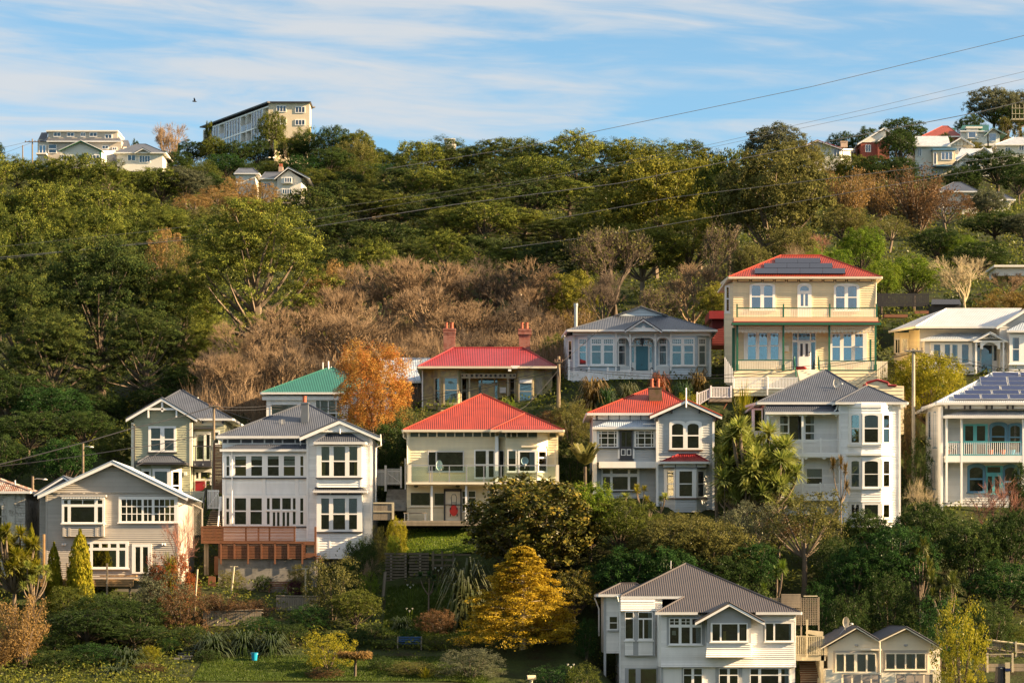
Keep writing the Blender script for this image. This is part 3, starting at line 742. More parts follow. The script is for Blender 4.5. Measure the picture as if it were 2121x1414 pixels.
h = House('concrete_wall', 'stained grey concrete retaining wall under the orange deck', 'wall', 202.2, (400, 800, 3.074), (440, 1310))
m = MB(); h.rect(m, 160, 1098, 775, 1420, 0, 2.5); h.part('wall', m, CONC)
h.bar('coping', 158, 1092, 778, 1099, -.06, .3, CONC)
# white gate and stair beside the villa
h = House('picket_gate', 'white slatted gate at the top of the dark steps beside the orange slat screen', 'gate', 210, (400, 800, 3.074), (128, 780))
for i in range(8): h.bar('slat', 92 + i * 9.2, 657, 97.5 + i * 9.2, 778, -.02, .02, WHITE)
h.bars('frame', [(90, 662, 166, 668), (90, 768, 166, 775)], .021, .05, WHITE)
m = MB(); m.beam(h.P(92, 770, .03), h.P(164, 668, .03), .05); h.part('brace', m, WHITE)
h.bar('post', 84, 650, 91, 790, -.02, .1, BLKT); h.bar('post', 166, 700, 182, 790, -.02, .1, WHITE)
h = House('garden_steps', 'dark timber steps with a pale handrail leading up to the white gate', 'steps', 206, (400, 800, 3.074), (125, 890))
for i in range(8): h.bar('tread', 82, 785 + i * 13.5, 168, 790 + i * 13.5, 3.0 - i * .38, 3.5 - i * .38, TIMB); h.bar('riser', 82, 790 + i * 13.5, 168, 798 + i * 13.5, 3.3 - i * .38, 3.4 - i * .38, BLKT)
h.rod('handrail', [(60, 800, -.4), (78, 650, 3.6)], .05, BLKT); h.rod('handrail', [(158, 890, -.4), (174, 705, 3.6)], .06, WHITE)
# ---- pale yellow house with the orange-red hip roof
h = H8 = House('yellow_house', 'pale yellow house with a big orange-red hip roof and a glass-fronted balcony', 'house', 207, (780, 800, 4.2857), (900, 1190))
h.plane(0)
h.wall(285, 402, 1612, 862, 10, YWALL)
h.bars('corner_board', [(268, 405, 292, 870)], -.08, .3, CREAMT)
fr = [(303, 372), (382, 450), (462, 530), (542, 610), (622, 690), (700, 770), (782, 850), (860, 930), (938, 1005), (1015, 1050)]
for a, b in fr: h.bar('frieze_panel', a, 412, b, 446, -.1, -.03, DGREEN)
for a, b in fr: h.bar('frieze_bracket', b, 405, b + 10, 450, -.2, 0, CREAMT)
h.hip(233, 1655, 387, 928, 946, 70, -.55, 5.6, 11, REDR, CREAMT)
h.hip(1010, 1660, 387, 1313, 1337, 243, -1.75, 1.6, 5, REDR, CREAMT)
h.sheet('bay_roof', [(1110, 389, -2.3), (1560, 389, -2.3), (1490, 352, -1.3), (1200, 352, -1.3)], REDR, gm=CREAMT)
h.win(455, 570, 777, 756, [(463, 583, 524, 748), (537, 583, 766, 748)], fm=paint('grey_aluminium', (.5, .5, .5), .4, .05))
h.win(866, 562, 1048, 822, [(878, 572, 970, 690), (878, 700, 970, 805), (996, 572, 1040, 690), (996, 700, 1040, 805)], name='balcony_door', sill=False, fm=WHITE)
h.bars('corner_board', [(1052, 450, 1082, 850)], -1.25, -.05, WHITE)
h.plane(-1.2); h.wall(1150, 395, 1425, 862, 1.2, YWALL, name='bay_wall')
h.plane(-.1, 1082, 1150, -1.2); h.wall(1082, 395, 1150, 862, .1, YWALL, name='bay_wall')
h.win(1086, 566, 1132, 805, [(1092, 572, 1128, 800)])
h.plane(-1.2, 1425, 1520, -.1); h.wall(1425, 395, 1520, 862, .1, CREAMT, name='bay_wall', boards=False)  # sun side of the bay: its brightness put into a paler cream
h.win(1432, 570, 1512, 757, [(1441, 580, 1504, 626), (1441, 640, 1504, 692), (1441, 704, 1504, 750)])
h.plane(-1.2)
for a, b in ((1085, 1140), (1160, 1240), (1252, 1335), (1345, 1425)): h.bar('frieze_panel', a, 412, b, 448, -.1, -.04, DGREEN)
for x in (1142, 1190, 1242, 1338): h.bar('eave_bracket', x, 400, x + 9, 450, -.5, -.1, CREAMT)
h.win(1160, 562, 1243, 757, [(1172, 572, 1235, 692), (1172, 704, 1235, 750)], blinds=[(1172, 572, 1235, 640, BLIND)])
h.win(1255, 564, 1420, 757, [(1272, 582, 1404, 750)])
h.bar('awning_case', 1285, 527, 1440, 540, -.25, 0, CREAMT)
h.plane(-.1); h.bar('frieze_panel', 1535, 414, 1590, 446, -.1, 0, DGREEN)
h.bars('downpipe', [(1580, 530, 1588, 700), (1440, 530, 1588, 537)], -.2, -.1, CREAMT)
h.rod('downpipe', [(235, 400, -.4), (240, 450, -.3), (272, 470, -.15), (272, 870, -.15)], .05, CREAMT)
h.plane(-2.2)
b = h.bar('balcony_floor', 262, 850, 1625, 868, -.1, 2.1, CREAMT)
for x in (280, 1592): h.bar('end_post', x, 695, x + 27, 870, -.05, .15, CREAMT, b)
h.bar('handrail', 305, 697, 1595, 705, -.03, .03, STEELP, b)
xs = [308, 470, 492, 646, 799, 952, 1105, 1262, 1424, 1592]
for i, x in enumerate(xs[1:-1]): h.bar('baluster_post', x - 4, 700, x + 4, 855, -.04, .04, STEELP, b)
for a, c in zip(xs[:-1], xs[1:]):
    if c - a > 30: h.bar('glass_panel', a + 7, 712, c - 7, 838, -.01, .01, BALG, b)
h.plane(0)
h.wall(268, 868, 1612, 1240, 9, YWALL)
h.win(300, 938, 478, 1062, [(304, 943, 474, 1055)], fm=CREAMT); h.win(510, 944, 600, 1060, [(514, 948, 597, 1055)], fm=CREAMT)
h.win(812, 922, 880, 1110, grid(817, 930, 876, 1100, 1, 3, 8)); h.win(757, 922, 790, 1110, grid(762, 930, 786, 1100, 1, 3, 8))
h.plane(-1.9)
for x in (480, 786): h.bar('verandah_post', x, 868, x + 18, 1195, 0, .15, WHITE)
h.plane(0)
for x in (350, 720):
    m = MB(); p = h.P(x, 885, -.1); m.lathe((p.x, p.y - .1, p.z - .1), [(.05, 0), (.16, .04), (.18, .12), (.1, .18)], 10); h.part('bulkhead_lamp', m, DGREEN)
h.bars('mower_frame', [(598, 910, 612, 1192), (744, 910, 757, 1192), (598, 910, 757, 932), (612, 1048, 744, 1054)], -.5, -.4, CABLE)
h.bar('mower_board', 612, 932, 744, 1190, -.34, -.3, CREAMT)
m = MB(); p = h.P(685, 1100, -.65); r = .42
prof = []
for k in range(20):
    w = 2 * math.pi * k / 20; prof.append((p.x + .30 * math.cos(w) * (1 + .08 * math.cos(2 * w)), p.y, p.z + r * math.sin(w)))
mw = Thing('lawn_mower', 'red lawn mower hung upright in the black frame under the balcony', 'lawn mower', h.P(685, 1150, -.6))
m.prism(prof, .14); m2 = MB(); m2.prism([((x - p.x) * .6 + p.x, y - .07, (z - p.z) * .62 + p.z) for x, y, z in prof], .07)
mw.part('deck', m, REDP); mw.part('engine_cover', m2, REDP)
m = MB(); m.tube([h.P(668, 1062, -.6), h.P(662, 985, -.6), h.P(672, 958, -.6), h.P(700, 958, -.6), h.P(711, 985, -.6), h.P(704, 1062, -.6)], .025, 6); m.tube([h.P(664, 1030, -.6), h.P(708, 1030, -.6)], .02, 6); mw.part('handle', m, CABLE)
for x in (655, 715):
    for y in (1085, 1140):
        m = MB(); c = h.P(x, y, -.6); m.tube([c + Vector((-.04, 0, 0)), c + Vector((.04, 0, 0))], .1, 10); mw.part('wheel', m, CABLE)
h = House('work_bench', 'narrow timber bench against the yellow house wall beside the steps', 'bench', 205.4, (780, 800, 4.2857), (340, 1195))
h.bar('seat', 240, 1118, 442, 1126, 0, .6, TIMB)
for x in (246, 278, 425, 434): h.bar('leg', x, 1126, x + 7, 1195, 0, .06, STEELP)
h = House('boundary_deck', 'weathered timber terrace edge above the sloping lawn', 'deck', 204, (780, 800, 4.2857), (560, 1230))
h.bar('deck_floor', 150, 1190, 1000, 1197, 0, 3, TIMB)
for i in range(2): h.bar('fascia_board', 150, 1197 + i * 20, 1000, 1215 + i * 20, -.02, .02, TIMB)
# round wall dishes by the windows
def dish_on(name, label, hh, c, ru, rv, d, mat, arm, tilt=.0):
    t = Thing(name, label, 'satellite dish', hh.P(c[0], c[1] + rv, d))
    m = MB(); ctr = hh.P(c[0], c[1], d); a = ru / hh.zm(1); b = rv / hh.zm(1)
    base = len(m.v); rings = [(1.0, -.02), (1.0, .0), (.8, .07), (.5, .13), (.2, .16)]
    for s_, z in rings:
        for k in range(18):
            w = 2 * math.pi * k / 18; m.v.append((ctr.x + a * s_ * math.cos(w) + z * tilt, ctr.y + z, ctr.z + b * s_ * math.sin(w) - z * .3))
    for i in range(len(rings) - 1):
        for k in range(18): m.f.append([i * 18 + k, i * 18 + (k + 1) % 18, (i + 1) * 18 + (k + 1) % 18, (i + 1) * 18 + k]); m.m.append(0)
    m.f.append([(len(rings) - 1) * 18 + k for k in range(18)]); m.m.append(0)
    t.part('reflector', m, mat)
    ax, ay = arm
    m = MB(); m.tube([ctr + Vector((0, .1, -b)), hh.P(c[0] + ax, c[1] + ay, d - .6)], .025, 6); t.part('arm', m, STEELP)
    m = MB(); p = hh.P(c[0] + ax, c[1] + ay, d - .6); m.tube([p, p + Vector((-.1, .15, .03))], .06, 8); t.part('receiver', m, DISHM)
    m = MB(); m.tube([ctr + Vector((0, .12, 0)), ctr + Vector((0, .35, -b * 1.2)), ctr + Vector((0, .4, -b * 1.9))], .03, 6); t.part('bracket', m, STEELP)
    return t
dish_on('satellite_dish', 'pale oval dish standing on the glass balcony before the wide window', H8, (557, 700), 28, 46, -1.6, paint('pale_aqua_dish', (.55, .68, .64), .4, .05), (20, 40))
dish_on('satellite_dish', 'round blue-grey disc standing inside the balcony at the bay window', H8, (1316, 660), 33, 35, -1.75, paint('blue_grey_disc', (.25, .38, .42), .4, .05), (10, 35))
# ---- grey house with the red roof and bay
h = H9 = House('grey_red_house', 'cool grey two-storey house with scarlet roof, white gable and red-roofed bay', 'house', 209, (1180, 780, 4.713), (840, 1290))
h.plane(1.2); h.wall(226, 370, 860, 905, 8, COOLW)
h.bar('frieze', 226, 376, 845, 420, -.06, 0, WHITE); h.bar('frieze_rail', 226, 420, 845, 428, -.08, 0, DARK)
for x in (255, 266, 375, 480, 586, 690, 790): h.bar('frieze_stud', x, 378, x + 7, 422, -.1, -.06, DARK)
h.hip(172, 1290, 357, 822, 850, 98, .6, 5.5, 10, REDR)
h.plane(.3)
h.wall(226, 505, 848, 832, .9, COOLW)
h.bar('lintel', 222, 500, 846, 522, -.1, 0, WHITE)
h.sheet('porch_roof', [(220, 494, -.2), (848, 494, -.2), (842, 422, 1.15), (415, 422, 1.15)], PBLUE, gm=WHITE)
h.sheet('porch_roof', [(222, 494, 1.1), (220, 494, -.2), (415, 422, 1.15)], PBLUE)
def border(x0, y0, x1, y1):
    xs = [(x0, x0 + 15), (x0 + 23, (x0 + x1) / 2 - 4), ((x0 + x1) / 2 + 4, x1 - 23), (x1 - 15, x1)]; ys = [(y0, y0 + 14), (y0 + 22, y0 + 58), (y0 + 66, y1 - 24), (y1 - 16, y1)]
    return [(a, c, b, d) for c, d in ys for a, b in xs]
h.win(268, 522, 475, 692, border(288, 535, 456, 680), fm=WHITE, sm=DARK); h.win(630, 522, 842, 692, border(648, 535, 816, 680), sm=DARK)
h.win(488, 525, 614, 802, [(506, 536, 545, 680), (553, 536, 600, 680)], fm=DARK, name='balcony_door', sm=DARK)
for x in (500, 556): h.win(x, 706, x + 44, 768, [(x + 7, 713, x + 37, 761)], proud=.16, name='door_panel', sill=False, gm=DARK)
h.bars('pilaster', [(470, 690, 487, 800), (615, 690, 632, 800)], -.12, 0, WHITE)
h.bar('canopy_board', 284, 832, 846, 893, -.7, 0, WHITE)
h.plane(1.0); h.wall(240, 893, 860, 1320, 7, COOLW)
h.win(308, 900, 680, 1112, [(325, 905, 394, 945), (418, 905, 566, 945), (589, 905, 658, 945), (325, 976, 394, 1102), (418, 976, 566, 1102), (589, 976, 658, 1102)], sm=DARK)
h.bar('corner_board', 222, 505, 262, 1300, -.9, 0, WHITE)
h.plane(-.6)
h.wall(865, 400, 1410, 1330, 9, COOLW, top=[(1137, 250)])
h.bar('foundation', 400, 1200, 1405, 1500, 2, 8, CONC)
h.bar('corner_board', 843, 400, 866, 1310, -.08, .3, WHITE); h.bar('corner_board', 1392, 430, 1413, 1310, -.08, .3, WHITE)
h.gable(1137, 222, 783, 378, 1487, 382, -1.1, 6.2, REDR, WHITE, 34)
h.rod('finial', [(1137, 300, -1.15), (1137, 200, -1.15), (1137, 108, -1.15)], .06, WHITE, sides=4)
for x in (990, 1258): h.bar('gable_bracket', x, 320, x + 12, 358, -.4, -.04, DARK)
for x in (838, 852, 1396, 1410): h.bar('eave_bracket', x, 395, x + 8, 436, -.5, -.05, DARK)
h.win(972, 455, 1290, 712, sash(997, 1107, 458, 568, 580, 695) + sash(1150, 1258, 458, 568, 580, 695), arch=.5, crowns=[(972, 1130, 428, 456), (1130, 1290, 428, 456)], sm=BROWNP)
h.plane(-1.6); h.wall(1030, 850, 1240, 1320, 1, COOLW, name='bay_wall')
h.win(1035, 905, 1236, 1182, sash(1070, 1194, 922, 1040, 1049, 1165), sm=BROWNP)
h.plane(-.6, 915, 1030, -1.6); h.wall(915, 850, 1030, 1320, .1, COOLW, name='bay_wall')
h.win(920, 905, 1030, 1182, sash(951, 1012, 920, 1040, 1050, 1160), sm=BROWNP, blinds=[(955, 920, 985, 1160, CURT, 'curtain')])
h.plane(-1.6, 1240, 1335, -.6); h.wall(1240, 850, 1335, 1320, .1, COOLW, name='bay_wall')
h.win(1240, 905, 1332, 1182, sash(1253, 1303, 925, 1040, 1049, 1165), sm=BROWNP, blinds=[(1280, 925, 1303, 1165, CURT, 'curtain')])
h.plane(-1.62)
h.bars('bay_frieze', [(918, 853, 1335, 882)], -.02, .5, WHITE); h.bars('bay_frieze_rail', [(916, 882, 1338, 889), (1028, 855, 1034, 882), (1232, 855, 1238, 882)], -.06, .4, DARK)
h.hip(888, 1364, 830, 1063, 1232, 760, -2.0, -.6, .4, CRIMR)
h.chimney(775, 105, 900, 300, 2.8, MOSSB, pots=[(803, 20, 105, 32), (865, 20, 105, 32)], th=.9, caps=[(770, 100, 905, 112)])
h.rod('downpipe', [(832, 400, -.2), (832, 460, -.2), (715, 462, -.1)], .05, WHITE)
dish_on('satellite_dish', 'grey dish mounted low on the grey house wall among the cabbage trees', H9, (1470, 930), 30, 45, -.8, DISHM, (-20, 40))
# ---- white villa with two bays of sashes and a roof dish
h = H12 = House('bay_villa', 'white two-storey villa with slate hips, double verandah and a dish on its roof', 'house', 209, (1520, 750, 4.158), (800, 1340))
h.plane(0); h.wall(262, 350, 910, 1340, 9, WWALL)
h.hip(200, 1260, 347, 778, 798, 70, -.4, 5.4, 11, SLATE)
h.hip(873, 1495, 347, 1138, 1156, 207, -1.8, 2.4, 8, SLATE)
h.plane(4, 155, 248, 0); h.wall(155, 395, 248, 1200, .2, WWALL)
h.win(172, 405, 244, 600, [(178, 412, 238, 592)], blinds=[(178, 412, 238, 592, CURT)])
h.gutters([h.P(108, 375, 6.5), h.P(200, 347, -.4)], WHITE)
h.plane(0)
h.sheet('verandah_roof', [(270, 432, -1.5), (908, 432, -1.5), (908, 398, -.55), (272, 398, -.55)], SLATE, gm=WHITE)
h.sheet('verandah_roof', [(272, 398, -.55), (908, 398, -.55), (908, 358, -.1), (280, 358, -.1)], SLATE)
h.win(390, 455, 697, 680, [(398, 464, 464, 530), (398, 541, 464, 605), (398, 615, 464, 665), (476, 464, 580, 665), (616, 464, 690, 530), (616, 541, 690, 605), (616, 615, 690, 665)], name='verandah_window', blinds=[(398, 464, 430, 665, CURT, 'curtain'), (660, 464, 690, 665, CURT, 'curtain')])
h.win(620, 910, 766, 1060, [(626, 918, 758, 990), (626, 998, 758, 1052)], blinds=[(626, 918, 758, 990, BLIND)])
h.win(385, 930, 515, 1160, grid(392, 940, 425, 1150, 1, 4, 6) + grid(445, 940, 508, 1150, 2, 4, 6), name='french_door', sill=False)
h.bar('meter_box', 812, 842, 862, 886, -.1, 0, LGREYW)
h.plane(-1.3)
h.bar('verandah_floor', 270, 787, 908, 815, -.1, 1.3, WHITE); h.bar('verandah_floor', 255, 1160, 910, 1190, -.1, 1.3, WHITE)
for x, a in ((283, 440), (583, 440)): h.bar('verandah_post', x, a, x + 17, 790, -.06, .08, WHITE); h.bar('verandah_post', x, 815, x + 17, 1165, -.06, .08, WHITE)
for yb in (445, 815):
    h.bar('verandah_beam', 272, yb - 5, 908, yb + 6, -.05, .05, WHITE)
    for x in (300, 440, 548, 600, 755, 862):
        if yb == 815 and x < 500: continue
        h.poly('bracket', [(x, yb + 5), (x + 40, yb + 5), (x + 34, yb + 14), (x + 22, yb + 22), (x + 8, yb + 14)], -.03, .03, WHITE)
h.rail(280, 905, 668, 785, 60, WHITE, posts=(437, 748), ph=.15, pw=.13)
h.rail(280, 905, 1045, 1162, 60, WHITE, posts=(430, 745), ph=.1, pw=.13)
h.wall(905, 355, 1432, 1420, 9, WWALL)
h.bar('corner_board', 1420, 370, 1436, 1400, -.08, .2, WHITE); h.bar('corner_board', 903, 370, 920, 1300, -.08, .2, WHITE)
wy = ((455, 565, 574, 690), (850, 960, 966, 1070))
for nm, (pa, da, pb, db), x0, x1, px in (('c', (-2.3, 1100, 1270, -2.3), 1105, 1266, (1124, 1240)), ('l', (-1.3, 985, 1100, -2.3), 990, 1098, (1012, 1076)), ('r', (-2.3, 1270, 1362, -1.3), 1274, 1358, (1288, 1337))):
    h.plane(pa, da, pb, db)
    h.wall(da, 352, pb, 1420, 1.0 if nm == 'c' else .1, WWALL, name='bay_wall')
    for k, (a, b, c, d) in enumerate(wy):
        bl = []
        if k == 0 and nm == 'c': bl = [(px[0], a, px[1], b, BLINDW)]
        if k == 0 and nm == 'r': bl = [(px[0], a, px[1], d, CURT, 'curtain')]
        if k == 1 and nm == 'l': bl = [(px[0], a, px[1], d, CURT, 'curtain')]
        h.win(x0, a - 16, x1, d + 12, sash(px[0], px[1], a, b, c, d), arch=.25, blinds=bl)
    h.win(x0, 1212, x1, 1345, sash(px[0], px[1], 1226, 1335))
for y0, y1, e in ((706, 726, .12), (782, 802, .3), (1086, 1100, .12), (1195, 1205, .1), (368, 390, .06)):
    pts = [h.P(975 - e * 40, y1, -1.3), h.P(1095, y1, -2.32 - e), h.P(1273, y1, -2.32 - e), h.P(1372 + e * 40, y1, -1.3)]
    dz = Vector((0, 0, (y1 - y0) / h.zm(1))); m = MB()
    m.add(pts + [p + dz for p in pts], [(0, 1, 5, 4), (1, 2, 6, 5), (2, 3, 7, 6), (4, 5, 6, 7), (3, 2, 1, 0), (0, 4, 7, 3)]); h.part('bay_band', m, WHITE)
h.rod('downpipe', [(893, 370, -1.2), (880, 410, -1.2), (852, 428, -1.2)], .05, WHITE)
h.rod('downpipe', [(1483, 365, -1.6), (1478, 385, -1.4), (1428, 400, -1.2), (1428, 1200, -1.2)], .05, WHITE)
dish_on('satellite_dish', 'white dish on the slate roof of the double-verandah villa', H12, (885, 180), 28, 44, 2.0, DISHM, (50, 5))
# ---- solar house at the edge
h = H14 = House('solar_villa', 'white villa with turquoise joinery, corner verandah and rows of blue solar panels', 'house', 210, (1880, 760, 4.285), (500, 1200))
h.plane(1.5); h.wall(300, 330, 1500, 1300, 8, LGREYW)
h.plane(5, 180, 302, .2); h.wall(180, 350, 302, 1300, .2, LGREYW)
for a, b, t, u in ((184, 200, 400, 630), (228, 250, 395, 712), (205, 240, 830, 1080)): h.win(a, t, b, u, [(a + 4, t + 10, b - 4, u - 8)], fm=BLUEJ, arch=True)
h.plane(.2); h.bar('corner_board', 292, 345, 312, 1300, -.08, 1.4, WHITE)
h.hip(258, 1900, 317, 760, 1400, 52, -.55, 5.2, 10, STEEL)
h.gutters([h.P(130, 358, 6), h.P(262, 317, -.55)], WHITE)
h.plane(1.3); h.bar('frieze', 312, 335, 1300, 378, -1.2, .2, WHITE)
h.plane(.1)
for x in (355, 497, 546, 691, 738, 877, 924, 1064, 1110): h.bar('frieze_bracket', x, 342, x + 12, 374, -.3, -.02, DARK)
h.sheet('verandah_roof', [(315, 437, -.6), (1300, 437, -.6), (1300, 384, 1.2), (500, 384, 1.2)], STEEL, gm=WHITE)
h.sheet('verandah_roof', [(317, 437, 1.1), (315, 437, -.6), (500, 384, 1.2)], STEEL)
dr = lambda y: -.55 + (317 - y) / (317 - 52) * 5.75
for (y0, y1, x0) in ((255, 292, 402), (217, 250, 500), (178, 212, 576), (135, 173, 643), (97, 133, 637), (58, 95, 745)):
    for k in range(4):
        xa = x0 + k * 248; sh = 10
        m = MB(); q = [h.P(xa + 8, y1, dr(y1) - .22), h.P(xa + 246, y1, dr(y1) - .22), h.P(xa + 238, y0, dr(y0) - .22), h.P(xa, y0, dr(y0) - .22)]
        up = Vector((0, -.06, .1)); m.hexa([p + up for p in q], [p + up * .3 for p in q])
        f = h.part('solar_panel', m, STEEL)
        c = sum(q, Vector()) / 4; m = MB(); q2 = [c + (p - c) * .965 + up * 1.08 for p in q]; m.add(q2, [(0, 1, 2, 3)]); h.part('cell_face', m, SOLARB, f)
h.plane(1.5)
h.win(492, 505, 708, 785, [(508, 522, 580, 655), (612, 522, 686, 655), (508, 685, 580, 770), (612, 685, 686, 770)], fm=TURQ, name='french_door', sill=False)
h.win(725, 515, 886, 770, sash(745, 859, 518, 612, 624, 755), fm=BLUEJ, arch=.6, crowns=[(725, 886, 488, 516)])
h.win(890, 515, 1022, 770, sash(909, 994, 520, 616, 628, 755), fm=BLUEJ, arch=.6, crowns=[(890, 1022, 496, 516)])
h.win(528, 885, 690, 1110, sash(548, 664, 888, 985, 1000, 1100), fm=BLUEJ, arch=.6, crowns=[(528, 690, 856, 886)])
h.win(695, 875, 842, 1130, [(705, 885, 820, 935), (708, 968, 748, 1120), (772, 968, 812, 1120)], fm=TURQ, name='french_door', sill=False)
h.win(846, 885, 985, 1110, sash(860, 970, 890, 1010, 1025, 1100), fm=BLUEJ, arch=.6, crowns=[(846, 985, 860, 886)])
h.plane(-.3)
h.bar('verandah_floor', 335, 786, 1300, 842, -.05, 1.8, WHITE)
for x in (338, 470, 1018): h.bar('verandah_post', x, 455, x + 17, 1200, -.06, .1, WHITE)
h.rail(350, 1300, 660, 782, 52, WHITE, topm=TURQ, bw=.05)
for i, (x, cm, wd) in enumerate(((362, POT, 'reddish'), (410, DARK, 'black'), (735, POT, 'terracotta'), (845, POT, 'clay'), (930, BLUEP, 'blue'))):
    p = h.P(x, 782, .8); m = MB(); m.lathe(p, [(.13, 0), (.2, .36), (.22, .37), (.22, .42)], 10)
    t = Thing('plant_pot', ('%s pot with a leafy plant on the solar villa balcony, ' % wd) + ('at its bare-twig corner', 'beside the corner post', 'before the french doors', 'under the first arched window', 'under the second arched window')[i], 'pot', p, 'pots along the turquoise balcony')
    t.part('pot', m, cm)
    m = MB()
    for k in range(14):
        a = k * 2.4; r = .1 + .02 * (k % 5); z = .4 + .05 * (k % 7); c = p + Vector((r * math.cos(a), r * math.sin(a), z)); d = Vector((math.cos(a) * .12, math.sin(a) * .12, .14))
        m.add([c, c + d * .5 + Vector((.05, 0, .02)), c + d, c + d * .5 - Vector((.05, 0, 0))], [(0, 1, 2, 3)])
    t.part('leaves', m, paint('pot_leaf', (.05, .1, .03), .6, .2))
# ------------------------------------------------------------------ the row above
# ---- teal-roofed house
h = H5 = House('teal_roof_house', 'pale house with a teal iron roof and white spike behind the orange-leaved tree', 'house', 234, (520, 680, 5.582), (650, 1200))
h.plane(0)
h.wall(178, 775, 1640, 1350, 10, WWALL)
h.hip(118, 1700, 742, 903, 935, 455, -.5, 5.2, 11, GREENR)
h.bar('frieze', 132, 790, 1086, 830, -.3, 0, WHITE)
h.bar('corner_board', 178, 830, 230, 1350, -.1, 0, WHITE)
h.win(228, 872, 640, 1060, [(238, 882, 630, 1050)], gm=GLASSB, blinds=[(238, 882, 630, 1050, BLINDW)])
h.win(745, 835, 1048, 1090, [(752, 838, 797, 972), (804, 838, 888, 972), (899, 838, 980, 972), (988, 838, 1040, 972), (804, 985, 888, 1080), (899, 985, 980, 1080), (988, 985, 1040, 1080)], blinds=[(752, 838, 797, 972, BLINDW), (804, 838, 888, 972, BLINDW), (899, 838, 980, 972, BLINDW), (988, 838, 1040, 1080, BLINDW)])
h.win(1110, 900, 1385, 1180, [(1120, 920, 1195, 1055), (1222, 900, 1360, 1170), (1120, 1065, 1195, 1170)], gm=GLASSB)
h.rod('finial', [(897, 465, 5), (897, 440, 5), (896, 378, 5)], .07, WHITE, sides=4)
for x in (830, 926): h.rod('vent_pipe', [(x, 500, 6), (x, 392 if x == 830 else 440, 6)], .05, WHITE)
# ---- pale blue shed roof behind the orange tree
h = House('pale_roof_shed', 'low building with a pale blue corrugated roof between the orange tree and the weathered villa', 'shed', 240, (520, 680, 5.582), (1850, 900))
h.wall(1500, 620, 2060, 1000, 4, BLKT, boards=False)
r = h.sheet('roof', [(1480, 612, -.4), (2075, 612, -.4), (2075, 340, 4.2), (1480, 340, 4.2)], PBLUE, gm=WHITE)
h.sheet('roof', [(2075, 612, 8.8), (1480, 612, 8.8), (1480, 340, 4.2), (2075, 340, 4.2)], PBLUE, r)
# ---- weathered villa with crimson roof
h = H7 = House('weathered_villa', 'derelict yellow villa with peeling boards, crimson hip roof and two brick chimneys', 'house', 231, (840, 640, 5.891), (1000, 1240))
h.plane(1.2); h.wall(640, 740, 1350, 1250, 8, PEELW)
h.plane(.9); h.wall(200, 735, 340, 1300, 9, PEELW); h.wall(1690, 735, 1790, 1300, 9, PEELW)
h.plane(0); h.wall(430, 735, 640, 1300, 1.5, PEELW); h.wall(1376, 735, 1560, 1300, 1.5, PEELW)
h.win(462, 825, 645, 1160, [(480, 845, 628, 985), (480, 993, 628, 1140)], fm=PEELT, blinds=[(480, 845, 628, 1140, CURT, 'curtain')])
h.win(1378, 840, 1556, 1160, [(1393, 905, 1538, 1000), (1393, 1008, 1538, 1142)], fm=PEELT, blinds=[(1393, 905, 1538, 1142, CURT, 'curtain')])
h.bar('blind_case', 1392, 860, 1540, 902, -.16, -.13, WHITE)
for (a, da, b, db, px) in ((.9, 330, 432, 0, (365, 412)), (0, 640, 770, 1.2, (692, 740)), (1.2, 1262, 1378, 0, (1278, 1325)), (0, 1560, 1692, .9, (1602, 1645))):
    h.plane(a, da, b, db); h.wall(da, 735, b, 1300, .2, PEELW, name='bay_wall')
    h.win(px[0] - 18, 835, px[1] + 18, 1160, sash(px[0], px[1], 850, 990, 998, 1140), fm=PEELT)
h.plane(0, 1560, 1692, .9); h.bar('boarding', 1598, 835, 1668, 1050, -.2, -.13, PEELT)
h.plane(.2)
m = MB(); h.rect(m, 676, 788, 1346, 845, -.1, 0); fz = h.part('frieze', m, PEELT)
for x in (693, 745, 810, 868, 925, 983, 1040, 1098, 1155, 1211, 1281, 1325):
    m = MB(); c = h.Q(x, 812, -.13); rr = (12 if x in (693, 745, 1281, 1325) else 16) / h.zm(1); m.prism([c + Vector((rr * math.cos(-k * math.pi / 7), 0, rr * math.sin(-k * math.pi / 7))) for k in range(14)], .04); h.part('frieze_hole_disc', m, INTER, fz)  # raised dark disc; the hole's darkness is put into its colour
for x in (770, 1240): h.bar('porch_post', x, 845, x + 18, 1150, -.05, .12, PEELT)
h.plane(1.2)
h.win(888, 848, 1125, 1115, [(894, 852, 922, 912), (938, 852, 1076, 908), (1093, 852, 1120, 912), (894, 928, 922, 1110), (1093, 928, 1120, 1110)], fm=PEELT, name='door_frame', sill=False)
h.bar('front_door', 940, 928, 1075, 1115, -.2, -.132, PEELW)
h.bar('letter_box', 1150, 957, 1226, 1026, -.3, -.05, LGREYW)
h.plane(0)
h.hip(148, 1842, 702, 582, 1432, 474, -.6, 4.8, 10, CRIMR, CREAMT)
h.bars('gutter_patch', [(1285, 700, 1392, 714), (1300, 716, 1365, 734), (1253, 742, 1290, 768)], -.85, -.8, WHITE)
h.bar('corner_board', 196, 740, 210, 1250, .6, 1.0, WHITE)
h.chimney(463, 290, 603, 520, 5.0, BRICK, pots=[(500, 165, 235, 36), (565, 165, 235, 40)], th=1.0, caps=[(455, 235, 612, 258), (457, 266, 610, 290), (460, 300, 606, 310)])
h.chimney(1385, 330, 1520, 540, 5.0, BRICK, pots=[(1422, 165, 240, 38), (1480, 165, 240, 38)], th=1.0, caps=[(1374, 240, 1536, 268), (1372, 276, 1538, 310), (1380, 318, 1526, 330)])
